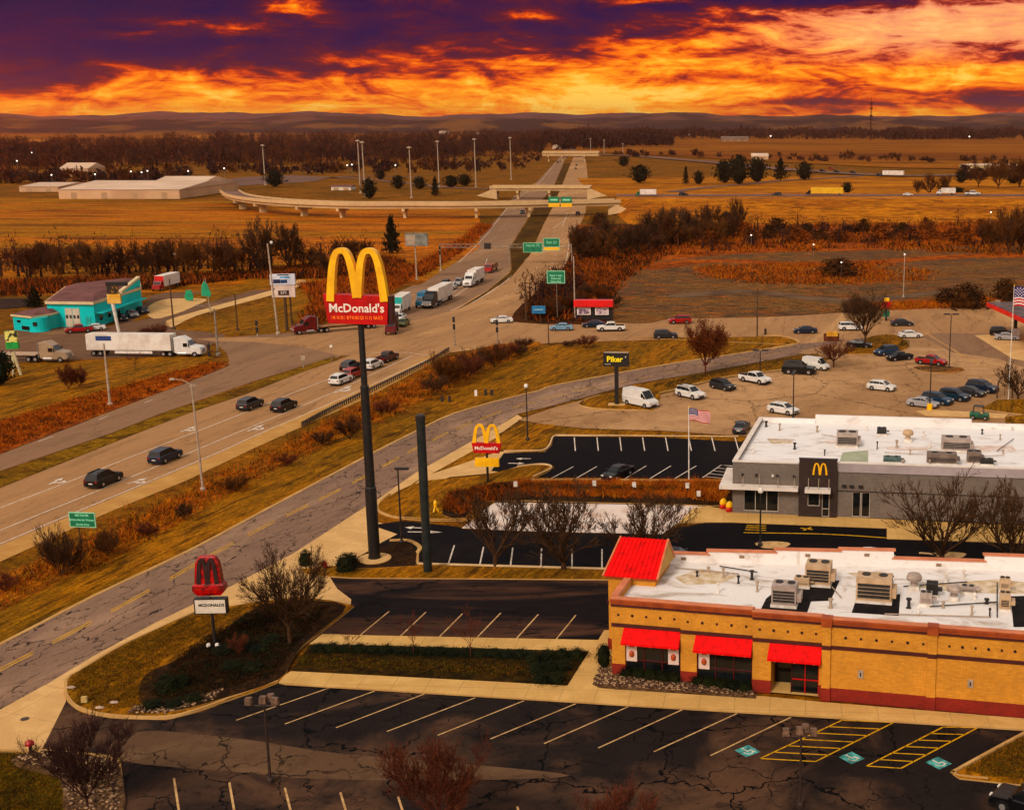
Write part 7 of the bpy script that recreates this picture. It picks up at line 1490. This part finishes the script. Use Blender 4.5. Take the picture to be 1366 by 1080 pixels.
# --- scattered stuff
def inpoly(poly, n, rnd):
    xs = [p.x for p in poly]; ys = [p.y for p in poly]; out = []; N_ = len(poly); tries = 0
    while len(out) < n and tries < n*60:
        tries += 1; x = rnd.uniform(min(xs), max(xs)); y = rnd.uniform(min(ys), max(ys)); c = False; j = N_-1
        for i in range(N_):
            if (ys[i] > y) != (ys[j] > y) and x < (xs[j]-xs[i])*(y-ys[i])/(ys[j]-ys[i])+xs[i]: c = not c
            j = i
        if c: out.append((x, y))
    return out
def tufts(name, label, cat, px, n, hh, mats, blades=6, wd_=.07, spread=.35, z=.05, seed=1, lean=.5, clump=0):
    rnd = random.Random(seed); poly = [G(x, y, 0) for x, y in px]; m = MB(); P = inpoly(poly, n, rnd)
    if clump: C_ = inpoly(poly, clump, rnd); P = [(c[0]+rnd.gauss(0, 1.3), c[1]+rnd.gauss(0, 1.3)) for c in C_ for _ in range(max(1, n//clump))]
    for x, y in P:
        m.m = rnd.randrange(len(mats)); hs = rnd.uniform(*hh)
        for _ in range(blades):
            a = rnd.uniform(0, 6.28); b = Vector((x+rnd.gauss(0, spread), y+rnd.gauss(0, spread), z)); t = b+Vector((rnd.gauss(0, lean)*hs, rnd.gauss(0, lean)*hs, hs*rnd.uniform(.6, 1))); s = Vector((cos(a), sin(a), 0))*wd_
            b2 = len(m.v); m.v += [tuple(b-s), tuple(b+s), tuple(t)]; m.face((b2, b2+1, b2+2))
    o = m.build(name, mats, fix=False); tag(o, label, cat, kind='stuff'); return o
BLR = PM('blade_rust', (.40, .11, .008), (.24, .065, .008), .5, .95); BLO = PM('blade_ochre', (.42, .16, .014), (.26, .09, .012), .5, .95); BLD = PM('blade_dark', (.06, .025, .010), (.035, .016, .008), .5, .95); BLL = PM('blade_lawn', (.24, .115, .012), (.15, .075, .01), .5, .95); BLG = PM('blade_green', (.11, .085, .012), (.06, .045, .01), .6, .95)
DITCH = [(-20, 790), (60, 752), (170, 700), (260, 655), (340, 620), (400, 590), (440, 566), (520, 526), (600, 484), (660, 464), (700, 470), (640, 490), (590, 516), (520, 548), (440, 584), (330, 634), (270, 672), (170, 726), (60, 778), (-20, 815)]
tufts('brush', 'rust brown weeds and brush filling the ditch beside the highway', 'brush', DITCH, 3600, (.2, 1.1), [BLR, BLO, BLL, BLO, BLR, BLD], 6, .06, .45, seed=3, clump=650)
tufts('weeds', 'tall rusty weeds on the verge above the westbound road', 'weeds', [(-20, 572), (60, 545), (150, 520), (215, 502), (285, 484), (296, 488), (214, 519), (135, 549), (0, 600), (-20, 606)], 3600, (.2, .75), [BLR, BLO, BLR, BLR, BLD], 6, .07, .5, seed=4)
tufts('dry_grass', 'dry orange grass and weeds below the raised road', 'grass', [(790, 305), (1420, 295), (1420, 345), (1150, 332), (900, 340), (850, 350), (800, 380), (775, 370), (770, 320)], 5600, (.5, 2.2), [BLR, BLD, BLR, BLD, BLO], 6, .15, 1.8, seed=5, clump=500)
tufts('dry_grass', 'patches of orange grass in the dirt lot', 'grass', [(930, 356), (1060, 352), (1160, 350), (1240, 362), (1230, 374), (1100, 380), (1000, 378), (940, 368)], 2600, (.3, 1.5), [BLR, BLR, BLO, BLD], 6, .12, 1.6, seed=6, clump=260)
tufts('dry_grass', 'orange grass fringe at the rim of the dirt lot', 'grass', [(1150, 408), (1330, 398), (1335, 408), (1190, 414)], 900, (.4, 1.4), [BLR, BLO], 6, .10, .7, seed=16)
tufts('dry_grass', 'orange weeds among the thicket at the junction', 'grass', [(760, 352), (800, 340), (830, 370), (815, 400), (775, 395), (750, 380)], 1500, (.5, 1.8), [BLR, BLR, BLD], 6, .12, .9, seed=17)
tufts('brush', 'dark undergrowth of the roadside thicket', 'brush', [(700, 424), (755, 360), (775, 340), (850, 310), (900, 332), (815, 385), (815, 426), (730, 430)], 2400, (.6, 2.2), [BLD, BLD, BLR], 7, .14, .9, seed=18)
tufts('brush', 'brown undergrowth below the row of bare trees behind the truck stop', 'brush', [(-20, 378), (200, 372), (330, 365), (520, 345), (540, 352), (520, 372), (430, 372), (330, 372), (190, 386), (-20, 396)], 4200, (.7, 2.6), [BLD, BLR, BLD], 6, .16, 1.2, seed=7)
tufts('brush', 'rusty brush on the bank between the billboards and the ramp', 'brush', [(400, 380), (470, 372), (560, 352), (620, 318), (640, 300), (655, 302), (620, 332), (575, 362), (520, 388), (450, 425), (395, 440), (420, 400)], 3000, (.5, 2.2), [BLR, BLD, BLR], 6, .12, .8, seed=8)
tufts('bed_grass', 'orange ornamental grass in the planting bed before the grey restaurant', 'grass', [(690, 645), (960, 646), (955, 668), (700, 664)], 1500, (.3, .95), [BLR, BLO, BLR], 8, .04, .25, z=.25, seed=9)
tufts('bed_grass', 'orange ornamental grass beside the canopy of the grey restaurant', 'grass', [(925, 648), (968, 650), (962, 672), (925, 668)], 450, (.5, 1.2), [BLR, BLO], 8, .05, .25, z=.25, seed=10)
tufts('brush', 'dark bare brush around the low arches sign', 'brush', [(598, 662), (650, 650), (690, 652), (700, 668), (640, 672), (620, 688), (592, 682)], 900, (.3, .9), [BLD, BLD, BLR], 8, .03, .3, z=.25, seed=11)
ISL = [(96, 908), (110, 896), (170, 862), (262, 822), (345, 808), (300, 830), (215, 885), (192, 925), (200, 945), (148, 948), (106, 938)]
tree_obj((318, 872), 842, 'tiny bare shrub on the lawn by the letter board post', 'shrub', BK_R, 26, name='bare_shrub', cat='shrub', z=.2)
tufts('lawn_grass', 'short ochre grass of the left island', 'grass', ISL, 8000, (.04, .13), [BLL, BLG, BLL, BLD], 4, .025, .12, z=.2, seed=12)
tufts('lawn_grass', 'patchy grass of the corner lawn at the bottom left', 'grass', [(-10, 1006), (40, 1008), (75, 1030), (85, 1085), (-10, 1085)], 4500, (.04, .13), [BLG, BLL, BLG, BLD], 4, .025, .12, z=.2, seed=13)
tufts('lawn_grass', 'dry grass and leaves on the kerbed island at the bottom right', 'grass', [(1366, 985), (1285, 1030), (1320, 1038), (1380, 1045)], 2000, (.04, .14), [BLL, BLG, BLD], 4, .025, .12, z=.2, seed=14)
tufts('ground_cover', 'brown ground cover in the hedge planter', 'ground cover', [(400, 878), (760, 893), (750, 908), (400, 891)], 3000, (.05, .16), [BLG, BLD, BLG, BLD, BLL], 4, .03, .15, z=.22, seed=15)
tufts('ground_cover', 'dark creeping plants and leaf litter in the mulch bed of the left island', 'ground cover', [(250, 870), (300, 840), (345, 812), (440, 812), (400, 855), (366, 902), (300, 922), (230, 938), (200, 930)], 3800, (.06, .3), [BLD, HDG, BLD, BLD, HDG], 5, .05, .2, z=.22, seed=19)
def pebbles(label, px, n, seed, z, s=(.05, .13)):
    rnd = random.Random(seed); poly = [G(x, y, 0) for x, y in px]; m = MB(); mats = [PM('peb_a', (.36, .25, .16), (.25, .16, .1), 5, .9), PM('peb_b', (.17, .10, .065), (.1, .06, .04), 5, .9), PM('peb_c', (.09, .055, .04), (.05, .03, .025), 5, .9)]
    for x, y in inpoly(poly, n, rnd):
        r_ = rnd.uniform(*s); m.m = rnd.randrange(3); m.lathe([(r_*.7, 0), (r_, r_*.3), (r_*.7, r_*.6), (r_*.2, r_*.75)], 6, (x, y, z))
    o = m.build('river_rock', mats, fix=False); tag(o, label, 'gravel', kind='stuff')
pebbles('tan river rock below the windows of the orange restaurant', [(800, 893), (860, 902), (1008, 926), (1004, 931), (800, 917), (792, 911)], 1300, 3, .25)
pebbles('river rock along the kerb of the left island', [(180, 944), (222, 944), (262, 932), (300, 920), (285, 936), (222, 955), (170, 954)], 420, 4, .22)
pebbles('river rock on the corner lawn at the bottom left', [(20, 1012), (60, 1005), (120, 1011), (156, 1020), (160, 1085), (95, 1085), (80, 1040)], 900, 5, .24)
# round bushes and hedges
def bush(x, y, w_, h_, lb, z=.2, mat=None, shape='dome', n=1100, seed=30, name='round_bush', group=None): return leaf_obj((x, y), 0, 10, lb, shape, mat or HDG, name=name, cat='shrub', trunk=False, n=n, z=z, h_=h_, w_=w_, seed=seed, size=.05, group=group)
bush(224, 920, 2.3, 1.3, 'dark clipped ball bush in the left island, nearest the kerb'); bush(243, 914, 1.7, 1.0, 'smaller dark bush touching the clipped ball bush'); bush(205, 942, 2.0, .5, 'leftmost low green mound along the kerb'); bush(232, 941, 1.9, .5, 'middle low green mound along the kerb'); bush(258, 934, 1.9, .55, 'rightmost low green mound along the kerb')
for k, (x, y) in enumerate(((300, 870), (322, 862), (345, 868), (362, 856), (310, 890), (338, 893))): bush(x, y, 2.4, .6, 'low spreading dark juniper among the others behind the letter board sign', n=900, seed=31, group='junipers of the left island')
bush(408, 752, 1.9, 1.5, 'dark round bush at the left end of the divider lawn'); bush(461, 760, 2.6, 1.7, 'large dark round bush left of the tall pole foot'); bush(470, 752, 1.6, 1.2, 'second dark bush right behind the large round one')
bush(433, 755, .8, .6, 'small bright red bush between the two dark round bushes', mat=PM('red_bush', (.40, .03, .015), (.25, .02, .01), 2, .8))
bush(806, 890, 1.5, 2.0, 'upright dark bush against the left corner of the orange restaurant', shape='oval')
for k, (x, y) in enumerate(((836, 900), (852, 902), (868, 904), (884, 906), (900, 908))): bush(x, y, 1.5, .75, 'dark evergreen bush under the left awning window, number %d from the left' % (k+1), z=.25, group='bushes under the left window')
for k, (x, y) in enumerate(((930, 910), (946, 913), (962, 915), (978, 918), (994, 920))): bush(x, y, 1.5, .7, 'dark evergreen bush under the middle awning window, number %d from the left' % (k+1), z=.25, group='bushes under the middle window')
for k in range(16): bush(425+k*18, 866+k*.6, 1.9, .5+.1*(k % 2), 'low dark hedge plant in the planter row, number %d from the left' % (k+1), z=.22, group='low hedge row of the planter', seed=30+k % 3)
for k, (x, y) in enumerate(((712, 882), (730, 878), (750, 876), (770, 876), (716, 896), (735, 893), (752, 892), (722, 908), (742, 908))): bush(x, y, 1.9, .75, 'dense dark hedge plant at the wide right end of the planter', z=.22, group='dense hedge at the wide end of the planter', seed=31+k % 2)
for k in range(11): x = 826+k*6; 
def hedge(label, pts, w_, h_, z=.15):
    P = cr([G(x, y, z) for x, y in pts], 6); rnd = random.Random(len(label)); m = MB()
    for a, b in zip(P, P[1:]):
        for _ in range(int((b-a).length*160)):
            c = a.lerp(b, rnd.random())+Vector((rnd.uniform(-w_, w_)/2, rnd.uniform(-w_, w_)/2, h_*rnd.random()**.5)); s = .09*rnd.uniform(.5, 1.2); u_ = Vector((rnd.gauss(0, 1), rnd.gauss(0, 1), rnd.gauss(0, 1))).normalized()*s; v_ = u_.orthogonal().normalized()*s*.7; m.poly([c-u_, c+v_, c+u_])
    o = m.build('hedge', HDG, fix=False); tag(o, label, 'hedge')
hedge('dark clipped hedge behind the parked cars of the tan lot', [(885, 521), (930, 508), (1000, 494), (1050, 487), (1090, 479)], 1.5, 1.1)
hedge('dark hedge around the foot of the black pole sign', [(806, 536), (830, 538), (850, 536)], 2.0, 1.2)
hedge('low hedge on the island below the roadside tree', [(1130, 468), (1150, 470), (1200, 466), (1208, 460)], 1.6, 1.1)
hedge('loose dark shrub row in the planting bed', [(700, 652), (760, 655), (840, 656), (905, 657)], 1.6, .8, .25)
# --- far-off woods: bare crowns and trunks massed together
def woods(name, label, rows, mats, seed, tri=16, hgtm=(11, 17), z=.5, cw=4.5, ts=1.0):
    rnd = np.random.RandomState(seed); V = []; Fc = []; MI = []; nv = 0
    for (x0, x1, y0, y1, n) in rows:
        for _ in range(n):
            px = rnd.uniform(x0, x1); f = (px-x0)/(x1-x0); py = y0+(y1-y0)*f if not isinstance(y0, tuple) else rnd.uniform(y0[0]+(y1[0]-y0[0])*f, y0[1]+(y1[1]-y0[1])*f)
            b = G(px, py, z); h_ = rnd.uniform(*hgtm)*(1+.25*sin(px*.09)); cwd = cw*rnd.uniform(.7, 1.3); mi = rnd.randint(len(mats))
            c = rnd.normal(0, 1, (tri, 3)); c /= np.linalg.norm(c, axis=1)[:, None]; c *= rnd.rand(tri, 1)**.4; c = c*np.array([cwd, cwd, h_*.46])+np.array([b.x, b.y, z+h_*.5])
            d1 = rnd.normal(0, .32*ts, (tri, 3))*cwd; d2 = rnd.normal(0, .32*ts*ts*.6 if ts < 1 else .32, (tri, 3))*cwd; d1[:, 2] += cwd*.35*ts
            tv = np.stack([c-d1*.6, c+d2, c+d1], 1).reshape(-1, 3); V.append(tv)
            V.append(np.array([[b.x-.5, b.y, z-.3], [b.x+.5, b.y, z-.3], [b.x, b.y, z+h_*.7]])); nf = tri+1; MI += [mi]*nf
    V = np.concatenate(V); nf = len(V)//3; me = bpy.data.meshes.new(name); me.vertices.add(len(V)); me.vertices.foreach_set('co', V.astype(np.float32).ravel()); me.loops.add(len(V)); me.loops.foreach_set('vertex_index', np.arange(len(V), dtype=np.int32))
    me.polygons.add(nf); me.polygons.foreach_set('loop_start', np.arange(0, len(V), 3, dtype=np.int32)); me.polygons.foreach_set('loop_total', np.full(nf, 3, np.int32))
    for mt in mats: me.materials.append(mt)
    me.polygons.foreach_set('material_index', np.array(MI, np.int32)); me.update(calc_edges=True); me.validate(); o = bpy.data.objects.new(name, me); COL.objects.link(o); tag(o, label, 'woods', kind='stuff')
WA, WB, WC = PM('woods_a', (.072, .030, .022), (.042, .020, .018), .01, .95), PM('woods_b', (.046, .021, .019), (.030, .016, .017), .01, .95), PM('woods_c', (.12, .046, .020), (.065, .028, .016), .01, .95)
woods('woods', 'broad brown belt of bare woods across the left distance', [(-60, 310, (196, 228), (182, 222), 1500), (290, 560, (181, 222), (179, 214), 1500), (540, 725, (178, 214), (178, 206), 1100), (640, 728, (176, 200), (176, 204), 500)], [WA, WB, WB, WA, WC], 1, 34, (12, 19), cw=5.5, ts=.75)
woods('woods', 'dark line of woods right of the vanishing highway', [(728, 895, (176, 194), (176, 195), 1500), (740, 830, (193, 200), (192, 198), 160)], [WB, WB, WA], 2, 14, (14, 22), cw=8)
woods('woods', 'thin dark tree line along the far right fields', [(890, 1400, (178, 186), (176, 186), 1100), (1180, 1330, (178, 187), (176, 186), 700)], [WB, WA], 3, 12, (14, 24), cw=9)
woods('woods', 'scattered woods at the foot of the distant hills', [(-60, 1420, (165.3, 174), (165.3, 174), 2600)], [WB, WA], 4, 8, (14, 26), cw=22)
woods('thicket', 'dense brown thicket of young trees behind the truck stop', [(25, 330, (348, 372), (340, 368), 90), (330, 500, (346, 366), (336, 350), 40), (-30, 40, (350, 372), (350, 372), 12)], [WA, WB, WC], 6, 70, (3, 11), z=.1, cw=2.6, ts=.5)
woods('thicket', 'dense dark thicket right of the ramps', [(772, 1010, (318, 348), (305, 332), 70), (700, 770, (398, 424), (352, 400), 30), (1010, 1400, (305, 330), (300, 330), 70)], [WB, WA, WC], 7, 70, (2, 9), z=.1, cw=2.6, ts=.5)
woods('woods', 'low scrub and trees around the far roads and masts', [(280, 720, (226, 234), (212, 228), 130), (800, 1366, (205, 208), (214, 222), 60), (1280, 1420, (228, 240), (228, 240), 60), (-30, 250, (236, 246), (232, 244), 120)], [WB, WA, WC], 5, 30, (3, 8), cw=4.0)
# --- hills
def ridge(name, Y, topf, mat, seed, z0=-5, thick=400):
    rnd = random.Random(seed); ph = [rnd.uniform(0, 6.28) for _ in range(8)]; m = MB(); n = 260; f0, f1, f2, f3 = [], [], [], []
    for i in range(n+1):
        px = -500+2500*i/n; ty = topf(px)+sum(a*sin(px*f+p) for a, f, p in ((2.1, .012, ph[0]), (1.5, .027, ph[1]), (.9, .061, ph[2]), (.35, .13, ph[3]), (.25, .31, ph[4])))
        t = atY(px, ty, Y); f0.append((t.x, Y-thick*1.5, z0)); f1.append((t.x, Y, t.z)); f2.append((t.x, Y+thick, t.z*.8)); f3.append((t.x, Y+thick*2, z0))
    b = 0; m.v = f0+f1+f2+f3; N_ = n+1
    for r_ in range(3):
        for i in range(n): a = r_*N_+i; m.face((a, a+1, a+1+N_, a+N_))
    o = m.build(name, mat, fix=False); o['kind'] = 'structure'
ridge('hills', 9500, lambda x: 151.5+2.5*(x > 700)*min(1, (x-700)/300), PM('hill_far', (.10, .065, .080), (.06, .04, .05), .003, 1), 1)  # grey-purple far woods, with the paling of haze put into the colour
ridge('hills', 6800, lambda x: 156+1.5*sin(x*.004), PM('hill_mid', (.12, .062, .050), (.032, .022, .030), .004, 1, lo=.42, hi=.56), 2)
ridge('hills', 5000, lambda x: 161.0, PM('hill_near', (.035, .022, .026), (.16, .075, .035), .004, 1, lo=.5, hi=.62), 5, thick=250)
# ============================================================ HAZE
m, t, p = newmat('haze_mat'); t.n.remove(p)
vp = t.add('ShaderNodeVolumePrincipled'); vp.inputs['Color'].default_value = (.96, .48, .28, 1); vp.inputs['Density'].default_value = .00005; vp.inputs['Anisotropy'].default_value = .8
o_ = [n for n in t.n if n.type == 'OUTPUT_MATERIAL'][0]; t.l.new(vp.outputs[0], o_.inputs['Volume'])
hz_ = MB().box(-14000, 14000, -310, 10800, -8, 150).build('haze', m); tag(hz_, 'thin orange haze over the whole plain', 'haze', kind='stuff')
